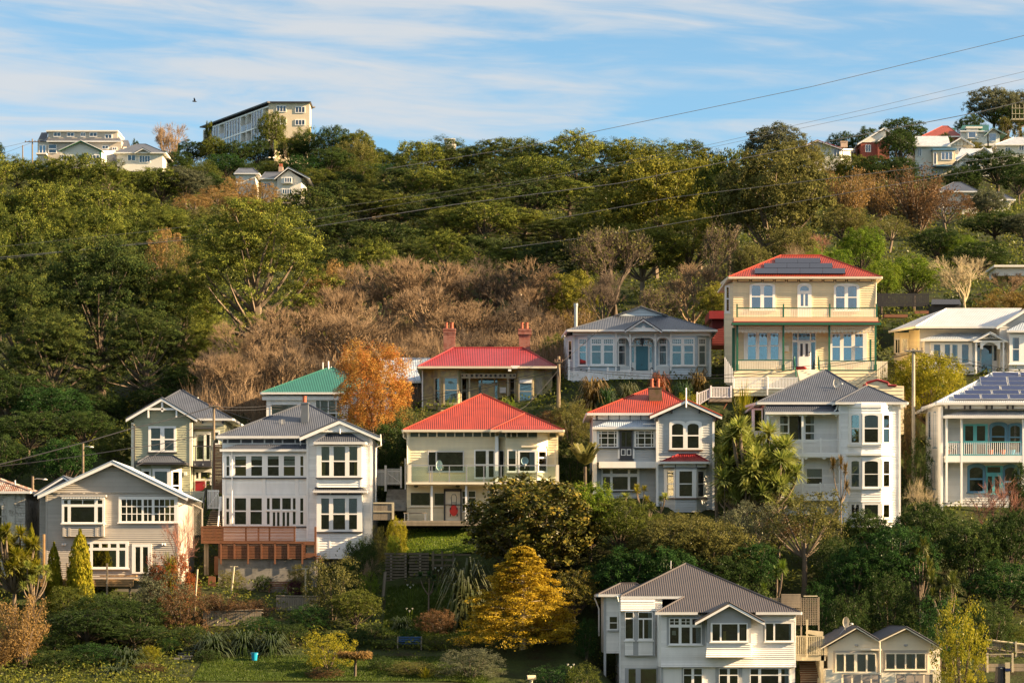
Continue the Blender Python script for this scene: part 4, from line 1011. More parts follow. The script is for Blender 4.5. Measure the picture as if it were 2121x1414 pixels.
# ---- pale blue villa with the sunburst porch
h = H10 = House('blue_villa', 'pale blue bay villa with white fretwork porch, sunburst gable and teal door', 'house', 235, (1140, 610, 5.892), (1110, 1050))
h.plane(.9); h.wall(275, 440, 310, 1080, 9, BLUEW); h.wall(1925, 440, 1962, 1080, 9, BLUEW)
h.plane(1.1); h.wall(790, 450, 1480, 1060, 7, BLUEW, boards=False)
h.plane(0); h.wall(470, 440, 795, 1060, 1.5, BLUEW); h.wall(1472, 440, 1785, 1060, 1.5, BLUEW)
def lights(a, b, n): return grid(a, 548, b, 600, n, 2, 5)
pn = lights(507, 616, 5) + lights(654, 762, 5) + sash(507, 614, 622, 692, 704, 847) + sash(654, 762, 622, 692, 704, 847)
h.win(487, 520, 785, 862, pn)
pn = lights(1488, 1593, 5) + lights(1634, 1742, 5) + sash(1490, 1593, 625, 700, 714, 856) + sash(1634, 1740, 625, 700, 714, 856)
h.win(1472, 525, 1762, 868, pn)
for (d0, xa, xb, d1, a, b, cu) in ((.9, 300, 470, 0, 356, 432, 0), (0, 795, 960, 1.1, 836, 905, 1), (1.1, 1300, 1475, 0, 1334, 1410, 2), (0, 1785, 1930, .9, 1817, 1884, 2)):
    h.plane(d0, xa, xb, d1); h.wall(xa, 440, xb, 1060, .2, BLUEW, name='bay_wall')
    h.win(a - 18, 522, b + 18, 866, lights(a, b, 4) + sash(a, b, 627, 698, 708, 853), blinds=[(a, 627, b, 853, CURT, 'curtain')] if cu == 2 else ([(a + 45, 627, b, 853, CURT, 'curtain')] if cu else []))
h.plane(4.5, 165, 275, .9); h.wall(165, 500, 275, 1090, .2, BLUEW)
h.win(215, 560, 262, 800, [(224, 570, 254, 680), (224, 690, 254, 790)])
h.plane(1.1)
h.win(990, 550, 1242, 925, grid(1046, 560, 1186, 612, 5, 2, 6) + grid(994, 560, 1020, 612, 2, 2, 5) + grid(1210, 560, 1238, 612, 2, 2, 5) + sash(994, 1020, 640, 828) + sash(1210, 1238, 640, 828), name='door_frame', sill=False)
dr_ = h.bar('front_door', 1044, 632, 1190, 925, -.2, -.132, TEAL)
h.bars('door_panel', [(1058, 648, 1176, 690), (1058, 712, 1112, 838), (1122, 712, 1176, 838), (1058, 862, 1112, 915), (1122, 862, 1176, 915)], -.225, -.2, TEAL, dr_)
h.rod('door_knob', [(1116, 855, .85), (1116, 853, .95)], .05, DARK, dr_)
m = MB(); p = h.P(1122, 628, .2); m.lathe(p, [(.02, .9), (.1, .75), (.16, .6), (.12, .25), (.05, .1), (.03, 0)][::-1], 8); h.part('porch_lantern', m, CABLE)
h.plane(-.1)
for x in (790, 966, 1272, 1460):
    h.bar('porch_post', x, 460, x + 18, 930, -.08, .08, WHITE); h.bar('post_collar', x - 4, 610, x + 22, 625, -.11, .11, WHITE)
for a, b, n in ((806, 968, 11), (988, 1274, 20), (1292, 1462, 11)):
    h.rail(a, b, 462, 528, n, WHITE, name='frieze_rail', bw=.055)
    for (c, sgn) in ((a, 1), (b, -1)):
        pts = [(c, 530), (c + sgn * 60, 530)] + [(c + sgn * (60 - 52 * math.sin(k * math.pi / 12)), 530 + 78 * (1 - math.cos(k * math.pi / 12))) for k in range(1, 7)]
        h.poly('bracket', pts, -.02, .02, WHITE)
for x in (998, 1240):
    m = MB(); c = h.Q(x, 905, .4)
    m.tube([c + Vector((.14 * math.cos(k * .5) * (1 - k * .03), 0, .14 * math.sin(k * .5) * (1 - k * .03))) for k in range(18)], .025, 5); h.part('iron_scroll', m, CABLE)
h.rail(850, 962, 872, 930, 9, WHITE); h.rail(1292, 1452, 872, 975, 13, WHITE)
h.plane(0)
# roof: broad hip with a gablet on top
a_, b_, c_, e_ = h.P(205, 427, -.6), h.P(2027, 437, -.6), h.P(1418, 260, 3.6), h.P(798, 260, 3.6)
a_.z = b_.z = (a_.z + b_.z) / 2; c_.z = e_.z
m = MB(); m.corr([a_, b_, c_, e_]); B = Vector((0, 10, 0)); m.corr([a_ + B * .95, a_, e_]); m.corr([b_, b_ + B * .95, c_]); rf = h.part('roof', m, SLATE)
for p, q in ((a_, e_), (b_, c_)): m = MB(); m.tube([p, q], .07, 6); h.part('ridge_cap', m, SLATE, rf)
h.gutters([a_ + B, a_, b_, b_ + B], WHITE, rf); h.gutters([h.P(145, 518, 6), a_], WHITE, rf)
h.plane(3.5); h.wall(800, 258, 1416, 262, .3, BLUEW, boards=False, top=[(1105, 152)], name='gablet_wall'); h.boards([(800, 260), (1416, 260), (1105, 152)], BLUEW, pitch=.28)
h.gable(1105, 146, 788, 258, 1428, 260, 3.3, 8, SLATE, WHITE, 9)
h.plane(-.9)
h.poly('porch_gable', [(930, 438), (1345, 438), (1135, 318)], .1, 1.2, WHITE)
m = MB(); c = h.Q(1137, 402, .06)
for k in range(13):
    w0, w1 = math.pi * k / 13, math.pi * (k + .55) / 13
    r = lambda w: min(.95, .60 / max(abs(math.sin(w)) + .42 * abs(math.cos(w)), .1)) * 1.1
    m.add([c + Vector((.18 * math.cos(w), 0, .18 * math.sin(w))) for w in (w0, w1)] + [c + Vector((r(w) * math.cos(w), 0, r(w) * math.sin(w) * .8)) for w in (w1, w0)], [(0, 1, 2, 3)])
h.part('sunburst', m, BLUEJ)
h.gable(1135, 292, 908, 438, 1362, 442, -1.0, 4.0, SLATE, WHITE, 26)
h.bars('porch_fascia', [(912, 436, 1550, 450)], 0, .3, WHITE); h.bar('porch_beam', 785, 452, 1478, 464, .6, 1.0, WHITE)
h.bars('fascia_board', [(275, 440, 800, 480), (1478, 440, 1955, 490)], .85, .92, WHITE)
h.rod('flue', [(310, 395, 4), (310, 140, 4)], .16, STEELP, sides=12); h.rod('flue_cap', [(310, 142, 4), (310, 108, 4)], .2, STEELP, sides=12)
for x in (288, 1948): h.plane(.9); h.bar('corner_board', x - 12, 450, x + 14, 1060, -.06, .1, WHITE)
h.plane(0); h.bars('sill_band', [(470, 868, 795, 880), (1472, 872, 1785, 885)], -.18, 0, WHITE)
g = House('white_balustrade', 'long white balustrade fence below the pale blue villa, above the flax bank', 'fence', 231, (1140, 610, 5.892), (720, 1060))
g.rail(215, 700, 935, 1045, 34, WHITE, posts=(225, 470, 700), ph=.35, bw=.07, pw=.16); g.rail(700, 1250, 930, 1030, 38, WHITE, posts=(960, 1240), ph=.1, bw=.07, pw=.16)
g.bar('post', 215, 790, 240, 1045, -.1, .1, WHITE)
# ---- crimson-roofed hut between
h = House('red_hut', 'dark red hut with a flat red roof tucked beside the pale blue villa', 'hut', 240, (1140, 610, 5.892), (2060, 600))
h.wall(1975, 300, 2300, 620, 4, paint('dark_red_boards', (.16, .02, .02), .7, .1)); m = MB(); h.rect(m, 1930, 210, 2330, 305, -.8, 4.5); h.part('roof', m, CRIMR)
# ---- cream two-storey with green verandah
h = H11 = House('cream_verandah_house', 'cream two-storey house with dark green verandah posts, red roof and black solar panels', 'house', 228, (1460, 500, 4.16), (860, 1210))
h.plane(0)
h.wall(245, 325, 1475, 1140, 10, CWALL)
h.plane(6, 140, 246, 0); h.wall(170, 360, 246, 1240, .2, CWALL)
h.win(174, 380, 212, 612, [(186, 395, 206, 490), (186, 500, 206, 600)])
h.plane(0)
h.hip(203, 1523, 307, 655, 1003, 122, -.6, 4.6, 10, REDR, CREAMT)
h.gutters([h.P(145, 358, 7), h.P(205, 307, -.6)], CREAMT)
dr = lambda y: -.6 + (307 - y) / (307 - 122) * 5.2
for y0, y1, x0, x1, n in ((158, 200, 604, 996, 2), (202, 243, 510, 1100, 3), (246, 290, 429, 1210, 4)):
    for k in range(n):
        a, b = x0 + (x1 - x0) * k / n, x0 + (x1 - x0) * (k + 1) / n - 2
        q = [h.P(a, y1, dr(y1)), h.P(b, y1, dr(y1)), h.P(b, y0, dr(y0)), h.P(a, y0, dr(y0))]; up = Vector((0, -.1, .14)); m = MB()
        m.hexa([p + up for p in q], [p + up * .5 for p in q]); h.part('solar_panel', m, SOLAR)
for a, b in ((280, 388), (400, 490), (500, 590), (602, 694), (707, 801), (812, 907), (918, 1011), (1022, 1112), (1124, 1213), (1225, 1313), (1325, 1436)):
    f = h.bar('frieze_panel', a, 325, b, 351, -.14, -.04, BROWNP); h.bar('panel_face', a + 6, 331, b - 6, 346, -.16, -.14, CWALL, f)
h.win(385, 380, 605, 590, sash(403, 477, 380, 472, 480, 580) + sash(508, 582, 382, 472, 480, 580), gm=GLASSB, arch=.35, crowns=[(385, 605, 360, 382)], blinds=[(508, 382, 582, 580, BLINDW)])
h.win(1110, 386, 1330, 596, sash(1128, 1202, 388, 478, 487, 586) + sash(1232, 1307, 388, 478, 487, 586), gm=GLASSB, arch=.35, crowns=[(1110, 1330, 364, 388)], blinds=[(1280, 388, 1307, 586, CURT, 'curtain')])
h.win(796, 385, 918, 655, [(818, 388, 895, 427), (824, 452, 849, 558), (862, 452, 887, 558)], arch=.6, crowns=[(796, 918, 360, 387)], name='balcony_door', sill=False, gm=GLASSB)
h.win(335, 782, 665, 1025, sash(370, 437, 790, 895, 904, 1016) + sash(468, 535, 790, 895, 904, 1016) + sash(566, 633, 790, 895, 904, 1016), gm=GLASSB, blinds=[(608, 790, 633, 1016, CURT, 'curtain'), (503, 880, 535, 1016, BLIND)])
h.win(1075, 790, 1395, 1032, sash(1097, 1163, 797, 905, 913, 1024) + sash(1194, 1261, 797, 905, 913, 1024) + sash(1292, 1360, 797, 905, 913, 1024), gm=GLASSB, blinds=[(1097, 797, 1163, 1024, CURT, 'curtain'), (1194, 797, 1261, 1024, CURT, 'curtain'), (1292, 797, 1360, 1024, CURT, 'curtain')])
h.win(752, 785, 957, 1112, [(758, 791, 795, 851), (806, 791, 903, 851), (914, 791, 950, 851), (758, 868, 795, 1105), (914, 868, 950, 1105)], name='door_frame', sill=False)
d_ = h.bar('front_door', 806, 864, 905, 1110, -.2, -.132, WHITE); h.bars('door_pane', [(820, 882, 841, 990), (865, 882, 886, 990)], -.215, -.2, DARK, d_); h.bars('door_lock', [(893, 953, 902, 968), (893, 974, 902, 986)], -.24, -.2, CABLE, d_)
h.bar('letter_box', 683, 900, 722, 950, -.3, 0, CREAMT)
h.plane(-1.8)
h.bar('balcony_fascia', 248, 655, 1490, 692, -.2, 1.8, PEACH); h.bar('canopy_edge', 240, 692, 1500, 704, -.35, 1.8, CRIMR); h.bar('verandah_gutter', 228, 704, 1512, 724, -.5, -.3, VGREEN)
h.rail(275, 1482, 570, 658, 84, CREAMT, topm=VGREEN, posts=(277, 677, 1076, 1480), postm=VGREEN, ph=.32, bw=.08, pw=.12)
for x in (279, 676, 1072, 1470): h.bar('verandah_post', x - 8, 724, x + 8, 1112, -.08, .08, VGREEN); h.bar('post_base', x - 11, 1060, x + 11, 1112, -.11, .11, VGREEN)
h.bar('verandah_post', 246, 730, 270, 1105, 1.3, 1.5, VGREEN); h.bar('verandah_post', 1438, 830, 1454, 1100, 1.4, 1.5, VGREEN)
for a, b, n in ((290, 664, 11), (688, 1062, 11), (1084, 1456, 11)):
    m = MB(); h.rect(m, a, 733, b, 741, -.03, .03); w = (b - a) / n
    for k in range(n):
        x = a + w * k
        m.hexa([h.Q(x, 786, -.02), h.Q(x + 5, 786, -.02), h.Q(x + w / 2 + 2, 744, -.02), h.Q(x + w / 2 - 3, 744, -.02)], [h.Q(x, 786, .02), h.Q(x + 5, 786, .02), h.Q(x + w / 2 + 2, 744, .02), h.Q(x + w / 2 - 3, 744, .02)])
        m.hexa([h.Q(x + w - 5, 786, -.025), h.Q(x + w, 786, -.025), h.Q(x + w / 2 + 3, 744, -.025), h.Q(x + w / 2 - 2, 744, -.025)], [h.Q(x + w - 5, 786, .02), h.Q(x + w, 786, .02), h.Q(x + w / 2 + 3, 744, .02), h.Q(x + w / 2 - 2, 744, .02)])
        h.rect(m, x - 3, 740, x + 3, 790, -.03, .03)
    h.rect(m, a, 772, b, 778, -.035, .035); h.part('fretwork', m, CREAMT)
h.rail(285, 668, 1018, 1108, 26, CREAMT, topm=VGREEN, bw=.09); h.rail(686, 762, 1020, 1108, 5, CREAMT, topm=VGREEN, bw=.09); h.rail(985, 1062, 1022, 1110, 5, CREAMT, topm=VGREEN, bw=.09); h.rail(1082, 1460, 1024, 1112, 26, CREAMT, topm=VGREEN, bw=.09)
h.wall(250, 1112, 1482, 1330, 1.8, CWALL, name='verandah_base', pitch=.28)
for i in range(7): h.bar('step', 795, 1112 + i * 16, 1000, 1128 + i * 16, -.3 * i - .3, 0, CREAMT)
for x in (770, 980): h.rod('stair_rail', [(x, 990, -1.8), (x, 1105, -1.8)], .07, VGREEN); h.rod('stair_rail', [(x, 1005, -1.8), (x + 18, 1170, -3.6)], .05, VGREEN)
h.rod('downpipe', [(1500, 330, -.4), (1475, 355, 0), (1472, 560, -.1)], .05, CREAMT)
m = MB(); c = h.P(825, 1100, -1.0); m.lathe(c, [(.5, 0), (.55, .08), (.42, .2), (.15, .24)], 12)
single('red_blanket', 'crumpled red blanket on the porch before the white front door', 'blanket', m, paint('red_cloth', (.4, .03, .03), .9, .2, 5), c)
g = House('white_balustrade', 'white baluster fence with tall end post below the cream verandah house', 'fence', 223, (1460, 500, 4.16), (500, 1280))
g.rail(238, 800, 1170, 1268, 44, WHITE, posts=(246, 540), ph=.1, bw=.07, pw=.13); g.bar('post', 533, 1170, 545, 1325, -.1, .1, WHITE)
g = House('corrugated_fence', 'white corrugated fence beside the cream verandah house, by the round tree', 'fence', 232, (1460, 500, 4.16), (1525, 1190))
for i in range(12): g.bar('panel', 1478 + i * 8, 1032, 1484 + i * 8, 1195, -.03 * (i % 2), .05, LGREYW)
g = House('landing_rail', 'white railed landing with a sloping stair rail below the cream verandah house', 'railing', 220, (1460, 500, 4.16), (130, 1380))
g.rail(52, 226, 1253, 1345, 13, WHITE, posts=(52, 226), bw=.07, pw=.13); g.rail(-70, 48, 1310, 1420, 8, WHITE, yt1=1262, yb1=1345, bw=.07, posts=(-66,), pw=.13)
g.bar('landing', 40, 1350, 232, 1380, 0, 1.6, TIMB); g.rod('brace', [(160, 1440, .2), (215, 1350, .2)], .06, DECK)
g = House('picket_stair', 'white pickets stepping up the lane beside the cream verandah house', 'fence', 226, (1460, 500, 4.16), (195, 1240))
for i in range(6): g.bar('picket', 170 + i * 9.5, 995 + i * 22, 177 + i * 9.5, 1215 + i * 3, i * -.35, i * -.35 + .05, WHITE)
# ---- small cream garage behind the slate roofs
h = House('parapet_garage', 'small cream building with a red-edged stepped parapet behind the slate hips', 'garage', 221, (1520, 750, 4.158), (1300, 600))
h.wall(1100, 200, 1465, 620, 4, CWALL, top=[(1465, 205), (1330, 200), (1330, 178), (1232, 152), (1138, 178), (1138, 200)], pitch=.3)
m = MB()
for (a, b), (c, d) in zip(((1110, 200), (1138, 200), (1138, 178), (1232, 152), (1330, 178), (1330, 200)), ((1138, 200), (1138, 178), (1232, 152), (1330, 178), (1330, 200), (1400, 202))): m.beam(h.Q(a, b, -.08), h.Q(c, d, -.08), .14)
h.part('parapet_edge', m, CRIMR)
# ---- zinc-roofed villa at the edge
h = H13 = House('zinc_villa', 'grey-white villa with pale zinc roof, cream bay wing and fretwork entry gable', 'house', 235, (1820, 600, 5.89), (1000, 1150))
h.plane(.8); h.wall(500, 480, 1490, 1200, 9, LGREYW)
a_, b_ = h.P(450, 450, -.5), h.P(1560, 450, -.5); c_, e_ = h.P(1745, 234, 4.6), h.P(822, 234, 4.6); B = Vector((0, 10, 0))
m = MB(); m.corr([a_, b_, c_, e_]); rf = h.part('roof', m, STEEL); m = MB(); m.tube([a_, e_], .08, 6); h.part('ridge_cap', m, WHITE, rf); m = MB(); m.tube([e_, c_], .08, 6); h.part('ridge_cap', m, STEEL, rf); h.gutters([a_, b_], WHITE, rf)
f_, g_ = h.P(130, 505, 6.5), h.P(525, 342, 6.8)
h.sheet('roof', [f_, a_, e_, g_], STEEL, rf); h.gutters([f_, a_], CREAMT, rf)
h.plane(6.3, 190, 372, 4.6)
h.plane(6.2, 190, 265, 5.2); h.wall(190, 520, 265, 1100, .2, CWALL, boards=False, name='bay_wall'); h.win(195, 590, 258, 790, [(206, 612, 226, 770), (236, 612, 252, 770)], fm=CREAMT, proud=.06)
h.plane(5.2, 265, 372, 4.7); h.wall(265, 520, 372, 1100, .2, CWALL, boards=False, name='bay_wall'); h.win(272, 592, 362, 770, [(291, 606, 345, 752)], fm=CREAMT, proud=.06, blinds=[(291, 606, 345, 752, BROWNP)])
h.plane(4.7, 372, 502, .8); h.wall(372, 490, 502, 1150, .2, CWALL)
h.plane(-.5); h.wall(560, 625, 1185, 1150, 1.4, LGREYW, name='porch_wall', pitch=.28)
h.win(630, 645, 1140, 900, [(672, 670, 749, 880), (805, 670, 868, 885), (897, 670, 960, 890), (1013, 670, 1094, 890)])
h.sheet('porch_roof', [(508, 607, -.9), (1180, 607, -.9), (1290, 528, .7), (780, 528, .7)], PBLUE, gm=WHITE)
h.plane(-1.4)
h.gable(1360, 520, 1158, 622, 1582, 625, -1.5, .7, PBLUE, WHITE, 20)
h.bar('porch_beam', 1155, 622, 1572, 640, -.1, .2, WHITE)
m = MB()
for k in range(7): m.tube([h.Q(1262 + k * 32 - 12, 598, -.02), h.Q(1262 + k * 32, 588 - 26 * (1 - abs(k - 3) / 3.2), -.02), h.Q(1262 + k * 32 + 12, 598, -.02)], .03, 5)
h.part('fretwork', m, WHITE)
for x in (1180, 1513): h.bar('porch_post', x, 640, x + 20, 1020, 0, .15, WHITE)
arc = [(1360 + 100 * math.cos(math.pi * k / 12), 730 - 85 * math.sin(math.pi * k / 12)) for k in range(13)]
m = MB()
for k in range(12):
    (xa, ya), (xb, yb) = arc[k], arc[k + 1]
    m.hexa([h.Q(xb, yb, 0), h.Q(xa, ya, 0), h.Q(xa, 640, 0), h.Q(xb, 640, 0)], [h.Q(xb, yb, .1), h.Q(xa, ya, .1), h.Q(xa, 640, .1), h.Q(xb, 640, .1)])
h.part('porch_arch', m, WHITE)
for x in (1240, 1450): h.bar('pendant', x, 640, x + 32, 722, -.02, .12, WHITE)
h.plane(.8); h.win(1190, 660, 1450, 1010, [(1250, 680, 1382, 1000), (1398, 680, 1436, 865), (1200, 680, 1232, 865)], name='door_frame', sill=False, blinds=[(1278, 690, 1350, 860, DARK)])
h.plane(-.6); h.wall(1478, 450, 2300, 1150, 9, LGREYW, top=[(1950, 190)])
h.gable(1950, 140, 1440, 450, 2460, 450, -1.2, 6, STEEL, WHITE, 36)
h.plane(-1.5); h.wall(1592, 520, 2050, 1100, 1, LGREYW, name='bay_wall', pitch=.28)
h.win(1592, 545, 2050, 905, sash(1632, 1710, 586, 722, 730, 872) + sash(1790, 1930, 586, 722, 730, 872), blinds=[(1632, 586, 1652, 872, CURT, 'curtain')])
h.sheet('bay_roof', [(1562, 500, -2.0), (2080, 500, -2.0), (2000, 392, -.7), (1770, 392, -.7)], PBLUE, gm=WHITE); h.sheet('bay_roof', [(1562, 500, -.7), (1562, 500, -2.0), (1770, 392, -.7)], PBLUE)
h.bar('wall_lamp', 1545, 692, 1562, 720, .8, 1.0, CABLE)
# ------------------------------------------------------------------ the two cottages at the bottom
h = H15 = House('brown_roof_house', 'off-white weatherboard house with a wide brown-grey iron roof and jutting gabled window', 'house', 180, (1200, 1130, 4.079), (1200, 1160))
dq = lambda y: -2 + (562 - y) / (562 - 148) * 8.2
RR = lambda x, y: h.P(x, y, dq(y))
m = MB(); m.corr([RR(650, 562), RR(1872, 562), RR(1550, 425), RR(880, 425)]); m.corr([RR(350, 425), RR(1550, 425), RR(900, 148)])
Bk = Vector((0, 9, 0)); ap = RR(900, 148)
m.corr([RR(350, 425) + Bk, RR(350, 425), ap]); m.corr([RR(1872, 562), RR(1872, 562) + Vector((0, 14, 0)), ap]); m.corr([RR(1872, 562) + Vector((0, 14, 0)), RR(350, 425) + Bk, ap])
rf = h.part('roof', m, BROWNR)
for p, q in ((RR(350, 425), ap), (RR(1872, 562), ap), (RR(650, 562), RR(885, 430))): m = MB(); m.tube([p, q], .08, 6); h.part('ridge_cap', m, BROWNR, rf)
h.gutters([RR(350, 428), RR(885, 428)], WHITE, rf); h.gutters([RR(640, 562), RR(1000, 562)], WHITE, rf); h.gutters([RR(1490, 562), RR(1872, 562), RR(1872, 562) + Vector((0, 10, 0))], WHITE, rf)
h.hip(160, 640, 411, 345, 480, 320, 2.0, 5, 8, BROWNR)
h.plane(2.6); h.wall(208, 430, 360, 905, 6, BOTW, pitch=.14); h.win(248, 590, 325, 710, [(256, 598, 318, 645), (256, 652, 318, 700)], sm=GTRIM); h.bar('corner_board', 206, 430, 226, 1200, -.06, .2, GTRIM)
h.bar('post', 210, 900, 224, 1300, 0, .2, WHITE)
h.plane(.9); h.wall(345, 430, 700, 1300, 8, BOTW, pitch=.14)
h.plane(.55)
h.boards([(350, 548), (640, 548), (640, 455), (350, 455)], BOTW, h.bar('fascia_skirt', 352, 450, 640, 545, 0, .3, BOTW), .14, flare=.08)
h.bar('oriel', 385, 548, 640, 930, 0, .4, GTRIM)
h.win(386, 552, 458, 795, [(390, 560, 453, 606), (390, 617, 453, 780)], sm=WHITE, proud=.08); h.win(497, 552, 620, 795, [(501, 562, 614, 608), (501, 622, 536, 780), (546, 622, 612, 780)], proud=.08, blinds=[(580, 562, 612, 780, CURT, 'curtain')])
for a, b in ((385, 455), (498, 620)): h.boards([(a, 922), (b, 922), (b, 808), (a, 808)], BOTW, h.bar('apron', a, 808, b, 922, -.02, 0, BOTW), .14)
h.plane(.9); h.win(385, 1030, 660, 1300, [(416, 1038, 475, 1290), (518, 1038, 650, 1290)], fm=GTRIM, gm=GLASSB, proud=.1, sill=False)
h.plane(-1.5)
w_ = h.wall(690, 575, 1828, 1022, 9, BOTW, boards=False); h.boards([(690, 1022), (1828, 1022), (1828, 575), (690, 575)], BOTW, w_, .14, flare=.1)
h.bars('side_wall', [(672, 580, 690, 1020)], .1, 2.5, BOTW)
pn = [(765, 615, 799, 637), (805, 615, 839, 637), (765, 642, 799, 663), (805, 642, 839, 663), (862, 615, 896, 637), (902, 615, 933, 637), (862, 642, 896, 663), (902, 642, 933, 663), (953, 615, 1026, 663), (765, 687, 838, 822), (862, 687, 932, 822), (953, 687, 1026, 822)]
h.bar('window_surround', 738, 600, 1062, 838, -.05, 0, GTRIM)
h.win(758, 608, 1034, 832, pn, sm=WHITE, blinds=[(985, 687, 1026, 822, CURT, 'curtain'), (782, 715, 815, 752, BLIND, 'lamp_shade')])
h.bar('window_surround', 1550, 635, 1822, 815, -.05, 0, GTRIM)
h.win(1566, 645, 1808, 806, [(1575, 655, 1638, 798), (1652, 655, 1788, 798)], blinds=[(1770, 655, 1788, 798, CURT, 'curtain')])
h.rod('downpipe', [(1528, 560, -.2), (1528, 950, -.2), (1400, 962, -.2), (1400, 1300, -.1)], .05, WHITE)
h.rod('downpipe', [(1030, 630, -.9), (1065, 640, -.4), (1062, 940, -.3), (1118, 955, -.2), (1120, 1300, -.1)], .05, WHITE)
h.plane(-2.4)
h.wall(1080, 600, 1450, 830, 1, GTRIM, top=[(1270, 512)], boards=False, name='oriel')
h.win(1108, 650, 1422, 808, [(1124, 660, 1186, 800), (1201, 660, 1336, 800), (1351, 660, 1412, 800)], proud=.1, blinds=[(1215, 720, 1240, 800, YCURT), (1270, 745, 1330, 800, DARK), (1360, 690, 1400, 800, BROWNP)])
h.boards([(1068, 938), (1456, 938), (1448, 818), (1080, 818)], BOTW, h.poly('apron', [(1072, 930), (1452, 930), (1448, 815), (1080, 815)], 0, .9, BOTW), .14, flare=.12)
h.gable(1270, 478, 978, 640, 1566, 640, -2.9, 2.5, BROWNR, WHITE, 30)
h.plane(-1.3)
h.wall(690, 1024, 1822, 1420, 8, BOTW, boards=False, name='lower_wall')
h.bars('pilaster', [(865, 1028, 878, 1400), (1150, 1028, 1178, 1400), (1345, 1028, 1375, 1400), (690, 1028, 708, 1400)], -.05, 0, GTRIM)
for a, b, pn in ((876, 1040, [(882, 1036, 946, 1086), (968, 1036, 1034, 1086), (882, 1094, 946, 1200), (968, 1094, 1034, 1200)]), (1178, 1342, [(1184, 1036, 1248, 1086), (1270, 1036, 1336, 1086), (1184, 1094, 1248, 1200), (1270, 1094, 1336, 1200)]), (1438, 1778, [(1446, 1038, 1510, 1085), (1534, 1038, 1680, 1085), (1704, 1038, 1768, 1085), (1446, 1094, 1510, 1200), (1534, 1094, 1680, 1200), (1704, 1094, 1768, 1200)])):
    h.win(a, 1030, b, 1212, pn, blinds=[(pn[-1][0] + 30, 1038, pn[-1][2], 1200, CURT, 'curtain')] if a > 1400 else [])
h.rod('aerial', [(772, 195, 6), (773, 125, 6)], .035, STEELP)
h.rod('downpipe', [(320, 425, .3), (330, 470, .6), (345, 480, .8), (345, 1200, .8)], .05, WHITE); h.rod('downpipe', [(130, 440, 6), (165, 530, 6), (165, 760, 6)], .05, WHITE)
# timber landing and stair beside it
h = House('timber_landing', 'pale timber landing with slatted balustrade over dark steps beside the brown-roofed house', 'deck', 180, (1200, 1130, 4.079), (1950, 1160))
h.bar('deck_floor', 1828, 920, 2080, 968, -.1, 3, PALET)
for i in range(15): h.bar('baluster', 1832 + i * 15.2, 768, 1840 + i * 15.2, 922, -.16, -.1, PALET)
h.bar('post', 1915, 620, 1928, 960, -.3, -.17, PALET); h.bar('top_rail', 1828, 757, 2050, 768, -.17, .02, PALET); h.bar('post', 2040, 760, 2068, 970, -.1, .1, PALET)
h.poly('side_panel', [(1940, 740), (2090, 770), (2090, 725), (1950, 710)], 2, 2.1, PALET)
for i in range(11): h.bar('tread', 1890 - i * 2, 978 + i * 18, 2030, 984 + i * 18, 2.2 - i * .25, 2.5 - i * .25, TIMB); h.bar('riser', 1890 - i * 2, 984 + i * 18, 2030, 996 + i * 18, 2.4 - i * .25, 2.45 - i * .25, DECK)
h.bar('string', 2030, 970, 2062, 1200, -.1, 2, PALET); h.bar('post', 2008, 1110, 2022, 1200, -.6, -.4, PALET)
h = House('lattice_screen', 'weathered garden trellis with a slanting board panel behind the timber landing', 'trellis', 186, (1200, 1130, 4.079), (1900, 680))
m = MB()
for i in range(27): h.rect(m, 1620 + i * 15, 438, 1626 + i * 15, 668, -.03, 0)
for i in range(15): h.rect(m, 1615, 440 + i * 15.5, 2022, 446 + i * 15.5, 0.001, .03)
h.part('lattice', m, TIMB, kind='stuff')
for x in (1612, 1870, 2018): h.bar('post', x, 430, x + 12, 760, .03, .13, TIMB)
for i in range(9): h.poly('board', [(1705, 520 - i * 13), (1870, 520 - i * 13), (1870, 509 - i * 13), (1705, 509 - i * 13)], -.08, -.04, TIMB)
h.bar('capping', 1895, 418, 2012, 428, -.05, .1, PALET)
h = H16 = House('twin_gable_cottage', 'small cream cottage with twin white-edged gables and dark roofs beside the yellow-green tree', 'cottage', 180, (1620, 1200, 4.233), (860, 980))
h.wall(400, 590, 1385, 1040, 7, CREAMT, top=[(1385, 600), (1090, 440), (850, 545), (655, 440)], boards=False)
h.boards([(402, 640), (850, 640), (850, 545), (655, 440), (402, 590)], CREAMT, pitch=.2); h.boards([(850, 640), (1320, 640), (1320, 570), (1090, 440), (850, 545)], CREAMT, pitch=.2)
h.gable(655, 408, 338, 590, 852, 528, -.6, 7.5, DARK, CREAMT, 20); h.gable(1090, 412, 848, 528, 1402, 592, -.62, 7.5, DARK, CREAMT, 20)
h.bars('wall_panel', [(448, 622, 840, 820), (885, 618, 1275, 820)], -.06, 0, paint('stone_grey_panel', (.42, .38, .33), .6, .06))
h.win(466, 638, 824, 812, [(474, 652, 541, 804), (555, 652, 630, 804), (656, 652, 732, 804), (746, 652, 814, 804)], fm=CREAMT, name='sliding_door', proud=.16, sill=False)
h.win(903, 640, 1256, 786, [(910, 650, 985, 780), (998, 650, 1074, 780), (1086, 650, 1164, 780), (1176, 650, 1250, 780)], fm=CREAMT, proud=.16)
for x in (652, 1084):
    m = MB(); p = h.P(x, 584, -.05); m.lathe(p, [(.05, 0), (.14, .05), (.12, .14)], 10); h.part('bulkhead_lamp', m, GTRIM)
h.rod('downpipe', [(855, 540, -.5), (858, 830, -.15)], .05, CREAMT); h.rod('downpipe', [(1310, 618, -.2), (1338, 640, -.2), (1340, 790, -.2)], .045, WHITE)
h.bar('awning_case', 688, 606, 870, 618, -.3, -.06, CREAMT)
h.plane(-2)
